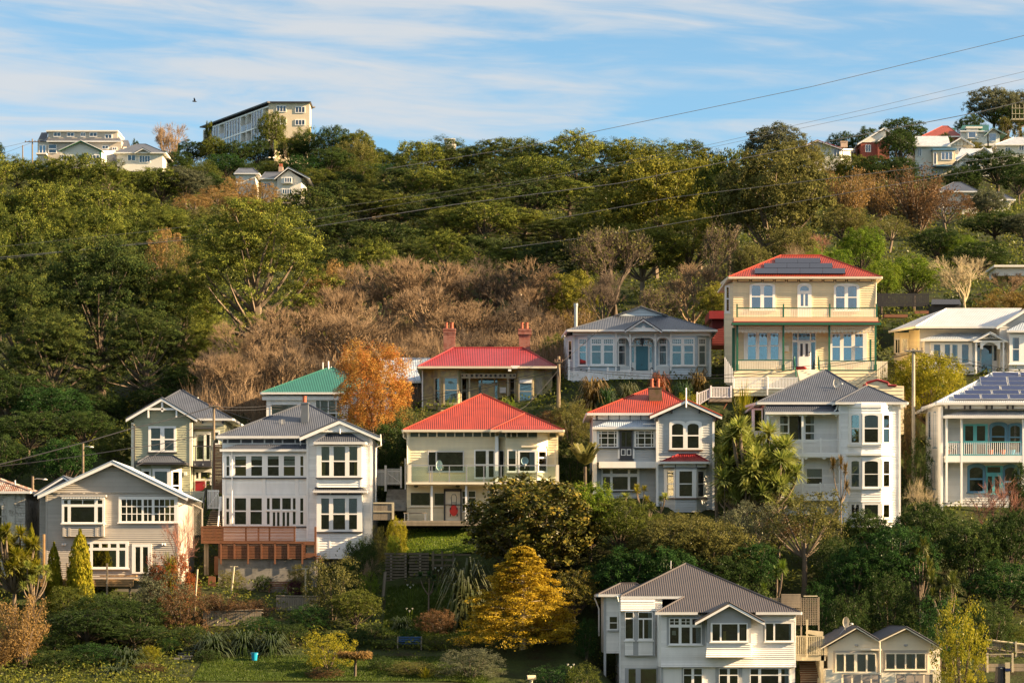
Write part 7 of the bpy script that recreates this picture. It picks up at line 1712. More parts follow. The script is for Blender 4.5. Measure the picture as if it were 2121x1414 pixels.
# ---- east slope
for i, (k, u, vt, w, Y, mt, lb) in enumerate([
 ('poh', 1602, 254, 130, 425, 'greygreen', 'round dark tree standing against the sky west of the white bungalow'), ('broad', 1658, 292, 110, 405, 'olive', 'olive tree before the round dark skyline tree'), ('shrub', 1702, 300, 60, 412, 'broad', 'green tree hiding the white bungalow corner'),
 ('broad', 1745, 274, 70, 455, 'dark', 'dark tree peeping over the white bungalow roof'), ('broad', 1795, 262, 60, 458, 'dark', 'small dark tree beside the brick house gable'), ('poh', 1868, 246, 110, 452, 'dark', 'dark skyline tree behind the brick house'), ('broad', 1862, 268, 84, 425, 'dark', 'dark tree between brick house and cream ridge villa'),
 ('poh', 2058, 180, 115, 470, 'greygreen', 'tall wind-shaped tree on the highest ridge end'), ('poh', 2115, 186, 90, 472, 'greygreen', 'tall tree cut by the frame at the ridge end'), ('broad', 2010, 238, 66, 462, 'dark', 'dark tree on the skyline above the red roof'), ('broad', 2088, 222, 90, 468, 'dark', 'dark low tree below the tall ridge-end trees'), ('cabbage', 2078, 242, 38, 450, 'olive', 'yellowish cabbage tree under the scaffold'), ('cabbage', 2108, 256, 30, 448, 'olive', 'cabbage tree beside the scaffold platform'),
 ('broad', 1955, 275, 40, 440, 'dark', 'small tree between red roof and green roof'), ('broad', 2010, 290, 60, 432, 'olive', 'bush above the stepped white villa'),
 ('broad', 1760, 320, 80, 412, 'broad', 'mid green tree below the white bungalow'), ('broad', 1810, 322, 90, 408, 'dark', 'dark tree below the brick house'), ('broad', 1870, 325, 70, 408, 'dark', 'dark tree at the foot of the cream ridge villa'),
 ('feather', 1752, 352, 130, 350, 'tan', 'tan feathery tree with pale limbs on the east slope'), ('feather', 1815, 362, 110, 358, 'tan', 'second tan feathery tree, thinner, beside the brown one'), ('feather', 1900, 348, 165, 338, 'brown', 'big orange-brown tree in the middle of the east slope'), ('airy', 1965, 398, 120, 330, 'brown', 'brown tree before the slate hip cottage'),
 ('broad', 2065, 312, 150, 395, 'dark', 'broad dark tree under the stepped white villa'), ('broad', 1995, 345, 90, 392, 'dark', 'dark tree above the slate hip cottage'), ('broad', 2110, 340, 90, 388, 'dark', 'dark tree at the frame edge below the ridge villas'), ('poh', 2045, 392, 84, 352, 'greygreen', 'grey-green pointed tree between the two slate cottages'),
 ('broad', 2060, 440, 150, 325, 'dark', 'dense dark tree below the slate gable cottage'), ('poh', 2120, 440, 110, 322, 'greygreen', 'grey-green tree at the frame edge above the zinc villa'), ('broad', 1745, 425, 110, 320, 'olive', 'olive tree between the domed tree and the orange-brown tree'), ('airy', 1840, 450, 110, 315, 'olive', 'thin olive tree below the orange-brown tree'), ('ball', 1987, 487, 84, 300, 'bright', 'bright green rounded shrub standing out on the east slope'),
 ('broad', 1785, 472, 110, 280, 'bright', 'bright green tree behind the cream verandah house'), ('broad', 1730, 512, 90, 262, 'bright', 'round green tree peeping over the red roof corner'), ('ball', 1688, 514, 60, 258, 'bright', 'small round green shrub over the red roof ridge'), ('broad', 1892, 528, 130, 262, 'bright', 'bright leafy tree behind the black paling fence'), ('broad', 1825, 540, 90, 258, 'bright', 'bright tree beside the black paling fence end'),
 ('broad', 2030, 500, 140, 285, 'dark', 'dark tree behind the grey leafless tree'), ('bare', 2005, 528, 130, 258, TWIGY, 'grey leafless tree above the zinc villa roof'), ('bare', 2095, 560, 100, 262, TWIG, 'brown leafless tree at the frame edge'), ('shrub', 2075, 602, 130, 250, 'bronze', 'orange-brown hedge bush above the zinc villa ridge'), ('shrub', 2120, 600, 80, 250, 'bronze', 'orange-brown hedge bush cut by the frame'),
 ('broad', 1940, 470, 110, 300, 'dark', 'dark tree behind the bright leafy tree'), ('twigs', 1700, 480, 80, 300, TWIGR, 'reddish twiggy bush beside the domed tree'), ('broad', 1560, 505, 90, 255, 'olive', 'olive bush left of the red roof ridge'), ('leafy', 1530, 520, 100, 256, None, 'sparse tree behind the red roof slope'), ('broad', 1640, 470, 120, 275, 'olive', 'olive undergrowth tree under the domed tree'), ('twigs', 1660, 500, 90, 268, TWIG, 'brown twig bush under the domed tree')]):
    P_(k, i, u, vt, w, Y, mt, 'cabbage_tree' if k == 'cabbage' else ('shrub' if k in ('shrub', 'ball', 'twigs') else 'tree'), lb, 'shrub' if k in ('shrub', 'ball', 'twigs') else 'tree')
# ---- gardens of the middle row
for i, (k, vr, u, vt, w, Y, mt, nm, lb, ct) in enumerate([
 ('ball', 0, 776, 709, 156, 225, 'autumn', 'autumn_tree', 'round orange and red leaved tree between teal roof and weathered villa', 'tree'),
 ('shrub', 0, 850, 842, 110, 219, 'olive', 'shrub', 'yellowish green bush under the orange-leaved tree', 'shrub'), ('broad', 0, 815, 868, 110, 217, 'dark', 'shrub', 'dark bush between the white villa and yellow house roofs', 'shrub'), ('shrub', 2, 812, 905, 70, 214, 'dark', 'shrub', 'dark shrub above the white gate steps', 'shrub'),
 ('shrub', 1, 1182, 828, 90, 221, 'olive', 'shrub', 'sunlit bush between the yellow house and red-roofed grey house', 'shrub'), ('shrub', 0, 1140, 850, 70, 222, 'brown', 'shrub', 'brown bush behind the yellow house roof', 'shrub'), ('shrub', 2, 1185, 900, 70, 214, 'dark', 'shrub', 'dark bush at the grey house corner', 'shrub'), ('twigs', 0, 962, 825, 50, 224, 'bright', 'shrub', 'pinkish twig bush before the weathered villa', 'shrub'),
 ('shrub', 2, 934, 822, 30, 223, 'bright', 'shrub', 'bright sapling before the weathered villa bay', 'shrub'), ('shrub', 2, 1056, 822, 28, 222, 'bright', 'shrub', 'bright sapling by the weathered villa porch post', 'shrub'),
 ('flax', 0, 1228, 780, 120, 226, 'bronze', 'flax_bush', 'large bronze flax arching over the bank below the blue villa', 'flax'), ('flax', 1, 1300, 792, 90, 226, 'flaxgreen', 'flax_bush', 'green flax between the two bronze ones', 'flax'), ('flax', 0, 1366, 768, 84, 227, 'rust', 'flax_bush', 'reddish bronze flax behind the scarlet roof ridge', 'flax'), ('flax', 0, 1448, 762, 90, 228, 'bronze', 'flax_bush', 'pale bronze flax at the blue villa corner', 'flax'), ('flax', 1, 1415, 790, 70, 226, 'deep', 'flax_bush', 'deep green strappy clump under the corner flax', 'flax'), ('shrub', 1, 1420, 815, 70, 222, 'yellowgreen', 'shrub', 'yellow shrub beside the stair rail', 'shrub'), ('flax', 1, 1255, 800, 70, 225, 'deep', 'flax_bush', 'deep green clump beside the large bronze flax', 'flax'),
 ('flax', 2, 1540, 780, 84, 222, 'yellowgreen', 'flax_bush', 'bright yellow-green grassy clump below the cream verandah house', 'flax'), ('shrub', 1, 1540, 830, 90, 218, 'broad', 'shrub', 'green bush below the grassy clump', 'shrub'), ('shrub', 0, 1500, 850, 70, 216, 'dark', 'shrub', 'dark bush beside the white gable end', 'shrub'),
 ('broad', 3, 1922, 728, 160, 224, 'yellowgreen', 'tree', 'rounded sunlit tree around the pale power pole', 'tree'), ('shrub', 0, 1850, 760, 60, 226, 'olive', 'shrub', 'olive bush beside the white corrugated fence', 'shrub'), ('feather', 0, 1885, 830, 50, 217, 'tan', 'shrub', 'tan dry bush at the pale pole foot', 'shrub'),
 ('palm', 0, 1212, 915, 92, 206.5, 'olive', 'palm_tree', 'feathery palm between the yellow house and the grey house', 'palm'),
 ('cabbage', 3, 1568, 868, 190, 205, 'cabbage', 'cabbage_tree', 'big many-headed cabbage tree before the double-verandah villa', 'tree'), ('cabbage', 3, 1592, 905, 140, 204, 'cabbage', 'cabbage_tree', 'lower bushy cabbage tree tucked against the big many-headed one', 'tree'), ('cabbage', 3, 1540, 920, 120, 204.3, 'cabbage', 'cabbage_tree', 'bushy cabbage tree between the big many-headed one and the grey house', 'tree'), ('cabbage', 0, 1512, 905, 84, 206, 'cabbage', 'cabbage_tree', 'cabbage tree at the grey house corner', 'tree'), ('cabbage', 1, 1742, 940, 46, 204.5, 'bronze', 'cabbage_tree', 'brownish ragged cabbage tree before the sash bays', 'tree'), ('cabbage', 2, 1484, 920, 36, 206.5, 'cabbage', 'cabbage_tree', 'slender cabbage tree beside the red bay roof', 'tree'), ('cabbage', 1, 1500, 985, 44, 204, 'cabbage', 'cabbage_tree', 'leaning cabbage tree under the grey wall dish', 'tree'),
 ('cabbage', 1, 1330, 1000, 54, 203.5, 'yellowgreen', 'cabbage_tree', 'sunlit cabbage tree before the grey house porch', 'tree'), ('cabbage', 2, 1296, 1018, 34, 203, 'cabbage', 'cabbage_tree', 'small cabbage tree under the grey house porch window', 'tree'), ('cabbage', 1, 1368, 1018, 46, 203, 'cabbage', 'cabbage_tree', 'small cabbage tree left of the red-roofed bay', 'tree'), ('cabbage', 0, 1336, 1040, 70, 201, 'broad', 'cabbage_tree', 'low bushy cabbage tree in the hedge before the grey house', 'tree'),
 ('twigs', 1, 1902, 985, 84, 205, TWIGY, 'shrub', 'straw-coloured leafless shrub between the two white villas', 'shrub'), ('twigs', 0, 2050, 985, 170, 203, TWIGR, 'shrub', 'reddish leafless shrub before the solar villa', 'shrub'), ('broad', 1, 2118, 960, 60, 203, 'dark', 'tree', 'dark tree cut by the frame before the solar villa', 'tree'), ('shrub', 2, 1905, 900, 60, 212, 'dark', 'shrub', 'dark shrub at the black fence between white villas', 'shrub'),
]): P_(k, vr, u, vt, w, Y, mt, nm, lb, ct)
# ---- green belt above the bottom houses
for i, (k, vr, u, vt, w, Y, mt, nm, lb, ct) in enumerate([
 ('magnolia', 0, 1108, 984, 300, 196, 'magnolia', 'magnolia_tree', 'huge dark glossy tree with golden-brown leaf tips before the yellow house', 'tree'),
 ('broad', 1, 1222, 998, 130, 197, 'bright', 'tree', 'bright green tree against the side of the glossy tree', 'tree'), ('broad', 0, 1285, 1030, 130, 196, 'broad', 'tree', 'green tree below the feathery palm', 'tree'),
 ('shrub', 0, 1350, 1062, 130, 199, 'broad', 'shrub', 'wide green hedge bush under the grey house', 'shrub'), ('shrub', 1, 1420, 1058, 120, 199, 'olive', 'shrub', 'clipped green bush before the red-roofed bay', 'shrub'),
 ('broad', 2, 1390, 1070, 170, 194, 'olive', 'tree', 'olive domed tree above the brown roof ridge', 'tree'), ('broad', 3, 1470, 1075, 170, 194, 'olive', 'tree', 'second olive domed tree, over the brown roof slope', 'tree'), ('broad', 0, 1300, 1130, 160, 192, 'deep', 'tree', 'deep green tree behind the brown house chimney side', 'tree'), ('broad', 1, 1390, 1130, 150, 191, 'deep', 'tree', 'deep green glossy bush just above the brown ridge', 'tree'),
 ('airy', 0, 1555, 1035, 150, 196, 'greygreen', 'tree', 'grey-green tree with bare leaning trunk', 'tree'), ('airy', 1, 1665, 1015, 200, 196, 'olive', 'tree', 'tall tree with several pale trunks and brown-tinged crown', 'tree'), ('airy', 0, 1615, 1060, 120, 199, 'brown', 'tree', 'brown-tinged tree under the many-headed cabbage tree', 'tree'),
 ('broad', 2, 1795, 1055, 110, 199, 'dark', 'tree', 'dark round tree at the foot of the sash bays', 'tree'), ('broad', 0, 1850, 1085, 190, 193, 'deep', 'tree', 'large deep green tree behind the twin-gabled cottage', 'tree'), ('broad', 1, 1920, 1040, 150, 199, 'dark', 'tree', 'dark tree below the straw-coloured shrub', 'tree'), ('broad', 3, 2010, 1080, 150, 196, 'dark', 'tree', 'dark tree below the reddish leafless shrub', 'tree'), ('broad', 2, 2095, 1050, 120, 197, 'dark', 'tree', 'dark tree at the frame edge below the solar villa', 'tree'), ('broad', 0, 2080, 1160, 180, 193, 'deep', 'tree', 'deep green tree above the bottom corner fence', 'tree'), ('cabbage', 0, 1905, 1110, 84, 192, 'broad', 'cabbage_tree', 'shaded cabbage tree between the dark trees', 'tree'), ('cabbage', 0, 1960, 1180, 90, 188, 'broad', 'cabbage_tree', 'shaded cabbage tree behind the yellow-green tree', 'tree'), ('broad', 1, 1770, 1130, 130, 192, 'deep', 'tree', 'deep green tree behind the trellis', 'tree'), ('cabbage', 1, 1607, 1155, 70, 190, 'bright', 'tree_fern', 'small tree fern with broad fronds behind the brown roof', 'tree'), ('broad', 3, 1500, 1150, 150, 192, 'dark', 'tree', 'dark tree behind the brown roof slope', 'tree'), ('shrub', 2, 1700, 1200, 80, 190, 'deep', 'shrub', 'shady bush beside the trellis', 'shrub'), ('broad', 0, 1560, 1120, 120, 193, 'deep', 'tree', 'shaded tree behind the leaning trunk', 'tree'), ('shrub', 0, 1730, 1110, 110, 196, 'dark', 'shrub', 'dark undergrowth bush under the pale trunks', 'shrub'),
 ('shrub', 2, 1990, 1236, 116, 176, 'yellowgreen', 'tree', 'pear-shaped yellow-green tree beside the twin-gabled cottage', 'tree'),
 ('gold', 0, 1083, 1132, 256, 186, 'gold', 'golden_conifer', 'broad golden conifer glowing in the middle of the bottom gardens', 'tree'),
 ('broad', 1, 1190, 1180, 110, 191, 'magnolia', 'tree', 'dark glossy tree between the golden conifer and brown house', 'tree'), ('shrub', 2, 1205, 1370, 84, 178, 'broad', 'shrub', 'green shrub at the brown house corner', 'shrub'), ('shrub', 0, 1215, 1280, 50, 184, 'deep', 'shrub', 'ivy-dark bush beside the brown house wall', 'shrub'),
]): P_(k, vr, u, vt, w, Y, mt, nm, lb, ct)
# ---- lower gardens
for i, (k, vr, u, vt, w, Y, mt, nm, lb, ct) in enumerate([
 ('cabbage', 3, 30, 1085, 130, 192.5, 'yellowgreen', 'cabbage_tree', 'sunlit many-headed cabbage tree beside the old house', 'tree'), ('cabbage', 0, 70, 1160, 80, 191.5, 'cabbage', 'cabbage_tree', 'lower cabbage tree against the grey house corner', 'tree'),
 ('cypress', 0, 65, 1082, 24, 196.5, 'yellowgreen', 'cypress', 'small pointed cypress next to the old house', 'tree'), ('cypress', 1, 112, 1124, 34, 193.5, 'yellowgreen', 'cypress', 'middle cypress at the corner of the grey gabled house', 'tree'), ('cypress', 1, 166, 1098, 52, 193, 'yellowgreen', 'cypress', 'tallest clump of slim cypresses before the grey gabled house', 'tree'),
 ('feather', 0, 45, 1232, 125, 182, 'tan', 'tree', 'golden tan feathery tree in the bottom corner', 'tree'), ('feather', 1, -5, 1300, 90, 181, 'tan', 'tree', 'second tan feathery tree cut by the frame', 'tree'),
 ('shrub', 0, 150, 1212, 110, 191, 'broad', 'shrub', 'green dome of hedge under the tallest cypresses', 'shrub'), ('shrub', 1, 215, 1228, 150, 189.5, 'dark', 'shrub', 'dark wide bush before the pine deck', 'shrub'), ('shrub', 2, 290, 1238, 130, 189, 'dark', 'shrub', 'dark olive bush before the deck posts', 'shrub'), ('broad', 1, 180, 1262, 190, 186.5, 'dark', 'shrub', 'big dark tree-like bush in the bottom garden', 'shrub'), ('broad', 2, 275, 1290, 170, 186, 'dark', 'shrub', 'second big dark bush, above the strappy clumps', 'shrub'), ('shrub', 1, 110, 1300, 110, 185, 'dark', 'shrub', 'shaded bush beside the tan feathery tree', 'shrub'),
 ('shrub', 0, 352, 1145, 110, 194, 'rust', 'shrub', 'rust and red-leaved bush by the french doors', 'shrub'), ('shrub', 1, 318, 1165, 60, 194.5, 'olive', 'shrub', 'brown-green bush at the french doors', 'shrub'), ('shrub', 2, 335, 1182, 130, 192, 'greygreen', 'shrub', 'grey-green feathery bush under the red-leaved one', 'shrub'), ('shrub', 2, 375, 1215, 120, 190.5, 'brown', 'shrub', 'brown dry shrub beside the leaning stake', 'shrub'), ('feather', 1, 462, 1228, 130, 192.5, 'brown', 'hedge', 'brown twiggy hedge along the paling fence', 'hedge'), ('feather', 0, 525, 1240, 90, 193, 'brown', 'hedge', 'russet end of the hedge by the paling fence', 'hedge'), ('twigs', 0, 372, 1050, 84, 195, TWIGR, 'tree', 'crooked leafless reddish tree before the paned window', 'tree'), ('flax', 0, 352, 1142, 66, 193.5, 'yellowgreen', 'tree_fern', 'golden fern fronds topping the red-leaved bush', 'fern'),
 ('flax', 1, 262, 1338, 150, 182.5, 'dark', 'strappy_plant', 'big strappy green clump at the lawn edge', 'plant'), ('shrub', 1, 195, 1330, 130, 182.5, 'deep', 'shrub', 'deep green bush between tan tree and lawn', 'shrub'), ('shrub', 0, 130, 1345, 120, 181, 'dark', 'shrub', 'shaded bush at the tan tree foot', 'shrub'), ('flax', 1, 235, 1378, 140, 179.5, 'dark', 'strappy_plant', 'strappy clump at the very bottom of the frame', 'plant'),
 ('shrub', 1, 311, 1336, 46, 184, 'yellowgreen', 'shrub', 'yellow variegated bush above the dark lawn bush', 'shrub'), ('shrub', 2, 310, 1372, 80, 180.5, 'brown', 'shrub', 'brown bush at the lawn corner', 'shrub'), ('shrub', 0, 345, 1318, 60, 186, 'deep', 'shrub', 'leafy green bush by the stone steps', 'shrub'),
 ('flax', 1, 440, 1308, 140, 186, 'dark', 'strappy_plant', 'strappy clump by the stone steps', 'plant'), ('flax', 1, 505, 1303, 130, 186.5, 'dark', 'strappy_plant', 'strappy clump above the blue bucket', 'plant'), ('flax', 1, 565, 1308, 130, 186, 'dark', 'strappy_plant', 'strappy clump right of the blue bucket', 'plant'), ('shrub', 1, 430, 1345, 60, 184.5, 'dark', 'shrub', 'low dark bush at the stone steps foot', 'shrub'), ('shrub', 0, 600, 1290, 80, 188, 'dark', 'shrub', 'dark bush below the paling fence', 'shrub'), ('shrub', 0, 390, 1295, 90, 188, 'dark', 'shrub', 'dark bush above the stone steps', 'shrub'),
 ('shrub', 2, 690, 1148, 125, 193, 'olive', 'tree', 'tall olive-green bush before the orange deck corner', 'tree'), ('broad', 1, 735, 1220, 110, 190.5, 'broad', 'shrub', 'green bush under the tall olive one', 'shrub'), ('ball', 0, 747, 1112, 74, 199, 'dark', 'shrub', 'clipped dark round camellia with pale flowers by the white villa', 'shrub'), ('shrub', 0, 783, 1088, 34, 202.5, 'olive', 'hedge', 'small clipped hedge beside the round camellia', 'hedge'), ('shrub', 1, 822, 1070, 46, 202.5, 'yellowgreen', 'shrub', 'sunlit creeper bush at the lawn corner', 'shrub'), ('shrub', 0, 815, 1108, 34, 201, 'bright', 'shrub', 'bright green leafy bush under the sunlit creeper', 'shrub'), ('shrub', 2, 762, 1180, 50, 197, 'bright', 'shrub', 'bright hedge bush beside the crib wall', 'shrub'), ('twigs', 1, 770, 1150, 50, 197.5, TWIG, 'shrub', 'bleached bare twigs over the bright hedge bush', 'shrub'),
 ('shrub', 0, 478, 1180, 60, 201, 'olive', 'shrub', 'yellow-berried bush against the concrete wall', 'shrub'), ('shrub', 1, 545, 1190, 44, 201, 'dark', 'shrub', 'thin green bush left of the wooden bench', 'shrub'), ('shrub', 0, 622, 1168, 60, 201, 'olive', 'shrub', 'olive berry bush at the wall corner', 'shrub'), ('shrub', 1, 612, 1200, 34, 200, 'purple', 'shrub', 'small purple bush right of the wooden bench', 'shrub'),
 ('flax', 0, 965, 1155, 190, 193.5, 'flaxgreen', 'flax_bush', 'large grey-green flax beside the golden conifer', 'flax'), ('cabbage', 1, 888, 1180, 50, 196, 'deep', 'palm_tree', 'little dark palm on the grassy bank', 'palm'), ('shrub', 1, 905, 1260, 90, 191.5, 'brown', 'shrub', 'russet bush above the navy bench', 'shrub'), ('flax', 1, 830, 1275, 80, 192, 'dark', 'strappy_plant', 'strappy dark clump above the navy bench', 'plant'), ('shrub', 0, 905, 1315, 80, 187.5, 'broad', 'shrub', 'low green bush beside the navy bench', 'shrub'), ('shrub', 0, 795, 1325, 60, 187.5, 'broad', 'shrub', 'low green bush at the other bench end', 'shrub'), ('shrub', 2, 770, 1290, 80, 189.5, 'dark', 'shrub', 'dark bush behind the navy bench end', 'shrub'), ('shrub', 1, 850, 1300, 60, 188.5, 'deep', 'shrub', 'deep green bush right behind the navy bench', 'shrub'),
 ('shrub', 2, 680, 1305, 120, 181.5, 'yellowgreen', 'shrub', 'bright yellow-green bush on the bottom lawn', 'shrub'), ('shrub', 0, 975, 1342, 150, 179, 'greygreen', 'shrub', 'round olive-grey bush at the frame bottom', 'shrub'), ('shrub', 1, 855, 1368, 110, 179.5, 'olive', 'shrub', 'low olive bush beside the round olive-grey one', 'shrub'), ('flax', 2, 882, 1378, 60, 178, 'yellowgreen', 'spiky_plant', 'spiky yellow-green plant at the frame bottom', 'plant'), ('shrub', 0, 672, 1380, 80, 178.5, 'brown', 'shrub', 'brown-green bush below the bright lawn bush', 'shrub'), ('shrub', 1, 790, 1358, 60, 181, 'dark', 'shrub', 'dark mound bush behind the umbrella-shaped topiary', 'shrub'), ('shrub', 0, 740, 1300, 60, 187, 'dark', 'shrub', 'shaded bush between bright bush and bench', 'shrub'), ('shrub', 2, 1145, 1375, 110, 178.5, 'deep', 'shrub', 'deep green bush under the golden conifer', 'shrub'),
 ('shrub', 1, 1840, 1178, 120, 189.5, 'dark', 'shrub', 'dark bush over the cottage dish', 'shrub'), ('shrub', 2, 1950, 1228, 120, 186, 'deep', 'shrub', 'deep green bush against the yellow-green tree', 'shrub'), ('shrub', 0, 1760, 1228, 100, 187, 'dark', 'shrub', 'dark bush behind the first cottage gable', 'shrub'), ('shrub', 1, 2055, 1238, 110, 188, 'dark', 'shrub', 'dark bush above the corner bank', 'shrub'), ('shrub', 2, 1560, 1188, 110, 189.5, 'dark', 'shrub', 'dark bush at the brown roof edge', 'shrub'),
 ('shrub', 0, 60, 1345, 110, 183.5, 'deep', 'shrub', 'deep green bush behind the tan tree trunks', 'shrub'), ('shrub', 2, 395, 1330, 90, 186.5, 'broad', 'shrub', 'green bush left of the stone steps', 'shrub'), ('shrub', 1, 640, 1250, 90, 190, 'deep', 'shrub', 'deep green bush on the garden bank under the fence', 'shrub'), ('shrub', 0, 540, 1275, 100, 189, 'deep', 'shrub', 'deep green bush under the brown hedge', 'shrub'),
 ('shrub', 1, 2080, 1290, 120, 190.5, 'broad', 'shrub', 'leafy bush on the corner bank above the paling fence', 'shrub'),
]): P_(k, vr, u, vt, w, Y, mt, nm, lb, ct)
# umbrella-shaped dry topiary
x = (735 - UC) * 178.5 / F; z = gz(x, 178.5); t = Thing('umbrella_tree', 'umbrella-shaped dry brown topiary on a thin trunk on the lawn', 'tree', (x, 178.5, z)); zt = (VH - 1362) * 178.5 / F
m = MB(); m.tube([(x, 178.5, z - .2), (x + .05, 178.5, zt)], [.12, .09], 6); t.part('trunk', m, BARK)
r = np.random.default_rng(5); n = 3200; a, q = r.uniform(0, 6.28, n), r.uniform(0, 1, n) ** .5; C = np.stack([np.cos(a) * q * 1.15, np.sin(a) * q * 1.1, .35 + .12 * q + r.normal(size=n) * .1], 1)
V = leaf_quads(C, np.stack([np.cos(a), np.sin(a), r.normal(size=n) * .3 - .2], 1), unit(r.normal(size=(n, 3)) + [0, 0, 1]), r.uniform(.15, .35, n), r.uniform(.04, .09, n))
o = link('crown', np_mesh('crown', V + np.array([0, 0, zt - z - .25]), quads_of(n), [LM['tan']]), t.root)
# ---- countless small growth: undergrowth, lawn grass, flowers
def pads_free(x, y): 
    ok = np.ones(len(x), bool)
    for (x0, x1, y0, y1, zp) in PADS: ok &= ~((x > x0 - .3) & (x < x1 + .3) & (y > y0 - .8) & (y < y1))
    for (x0, x1, y0, y1) in LAWNS: ok &= ~((x > x0) & (x < x1) & (y > y0) & (y < y1))
    return ok
r = np.random.default_rng(77); nC = 12500
Yc = 174 + (480 - 174) * r.uniform(0, 1, nC) ** 1.6; xc = (r.uniform(-120, 2240, nC) - UC) * Yc / F
ok = pads_free(xc, Yc) & ((Yc > 186) | (UC + xc * F / Yc < 390)); xc, Yc = xc[ok], Yc[ok]; per = 26; k = np.repeat(np.arange(len(xc)), per)
d = unit(r.normal(size=(len(k), 3)) + [0, 0, .6]); rad = (r.uniform(.5, 1.3, len(xc)) * Yc / 220)[k][:, None]
C = np.stack([xc[k], Yc[k], ground(xc, Yc)[k]], 1) + d * rad * [1.2, 1.2, .8]; n = len(C)
V = leaf_quads(C, r.normal(size=C.shape), unit(d + r.normal(size=C.shape) * .6), r.uniform(.25, .55, n) * np.minimum(1, Yc / 330)[k], r.uniform(.14, .3, n) * np.minimum(1, Yc / 330)[k])
props(link('undergrowth', np_mesh('undergrowth', V, quads_of(n), [LM['broad']])), kind='stuff')
for li, (x0, x1, y0, y1) in enumerate(LAWNS):
    n = int(min(26000, (x1 - x0) * (y1 - y0) * 260)); x, y = r.uniform(x0, x1, n), r.uniform(y0, y1 + .2, n); C = np.stack([x, y, ground(x, y) + .09], 1)
    tall = .16 if li != 2 else .34
    V = leaf_quads(C, np.stack([r.normal(size=n) * .5, r.normal(size=n) * .5, np.ones(n)], 1), unit(r.normal(size=(n, 3)) * [1, 1, .2]), r.uniform(.6, 1.2, n) * tall, r.uniform(.03, .06, n))
    props(link('grass', np_mesh('grass', V, quads_of(n), [LM['bright' if li == 0 else 'turf']])), kind='stuff')  # first lawn: sunlight put into brighter blades, since the magnolia shades it

nB = 5200; Yb = r.uniform(238, 272, nB); ub = r.uniform(400, 1210, nB); xb = (ub - UC) * Yb / F; ok = pads_free(xb, Yb); xb, Yb = xb[ok], Yb[ok]; per = 22; k = np.repeat(np.arange(len(xb)), per); n = len(k)
hgt = r.uniform(1.2, 3.6, len(xb))[k]; base = np.stack([xb[k], Yb[k], ground(xb, Yb)[k]], 1) + r.normal(size=(n, 3)) * [.5, .5, .1]; up = unit(np.stack([r.normal(size=n) * .3, r.normal(size=n) * .3, np.ones(n)], 1)); Lb = hgt * r.uniform(.5, 1.1, n)
V = leaf_quads(base + up * (Lb * r.uniform(.4, .75, n))[:, None], up, unit(r.normal(size=(n, 3)) * [1, 1, .1]), Lb, r.uniform(.025, .05, n))
props(link('brushwood', np_mesh('brushwood', V, quads_of(n), [TWIG])), kind='stuff')
# the wood that goes on past both sides of the view, one mass
nW = 2600; Yw = r.uniform(196, 480, nW); side = r.integers(0, 2, nW); uw = np.where(side == 0, r.uniform(2190, 3300, nW), r.uniform(-1200, -90, nW)); xw = (uw - UC) * Yw / F; ok = pads_free(xw, Yw); xw, Yw = xw[ok], Yw[ok]
per = 60; k = np.repeat(np.arange(len(xw)), per); d = unit(r.normal(size=(len(k), 3)) + [0, 0, .6]); rad = r.uniform(1.2, 3.0, len(xw))[k][:, None]
C = np.stack([xw[k], Yw[k], ground(xw, Yw)[k]], 1) + d * rad; n = len(C)
V = leaf_quads(C, r.normal(size=C.shape), unit(d + r.normal(size=C.shape) * .4), r.uniform(.4, .8, n), r.uniform(.25, .5, n))
props(link('woods', np_mesh('woods', V, quads_of(n), [LM['pine']])), kind='stuff')
# ------------------------------------------------------------------ poles, wires and garden things
def pole(u, vt, Y, label, rad=.14, mat=None, arm=None, arm2=None, cap=True, group=None):
    x = (u - UC) * Y / F; z = gz(x, Y) - .3; zt = (VH - vt) * Y / F
    t = Thing('power_pole', label, 'pole', (x, Y, z), group); m = MB(); m.tube([(x, Y, z), (x, Y, zt)], [rad, rad * .75], 8); t.part('pole', m, mat or POLEM)
    if arm:
        for dz, ln in arm:
            m = MB(); m.beam((x - ln, Y - .15, zt - dz), (x + ln, Y - .15, zt - dz), .11); t.part('crossarm', m, mat or POLEM)
            for k in (-.9, -.4, .4, .9):
                m = MB(); m.lathe((x + k * ln, Y - .15, zt - dz + .06), [(.03, 0), (.06, .06), (.04, .12), (.06, .16), (.02, .2)], 8); t.part('insulator', m, BROWNP)
    return t, x, zt
pole(1892, 722, 214, 'pale concrete-grey power pole rising through the round sunlit tree', .17, paint('pale_pole', (.36, .32, .25), .85, .15, 2), arm=[(.2, .75)])
t, x, zt = pole(1157, 738, 225, 'stout brown power pole beside the weathered villa', .2, POLEM, arm=[(.5, .35)])
t, x, zt = pole(443, 838, 213, 'power pole with cable tails in front of the sage house balcony', .13, POLEM, arm=[(.15, .4)])
m = MB(); m.tube([at(447, 905, 212.7), at(441, 915, 212.7), at(438, 1045, 212.7)], .04, 6); t.part('conduit', m, PALET)
pole(67, 288, 428, 'tall far pole with a crossarm beside the ridge houses', .14, POLEM, arm=[(.5, 1.2)]); pole(47, 301, 430, 'shorter far pole standing west of the crossarm pole', .12, POLEM)
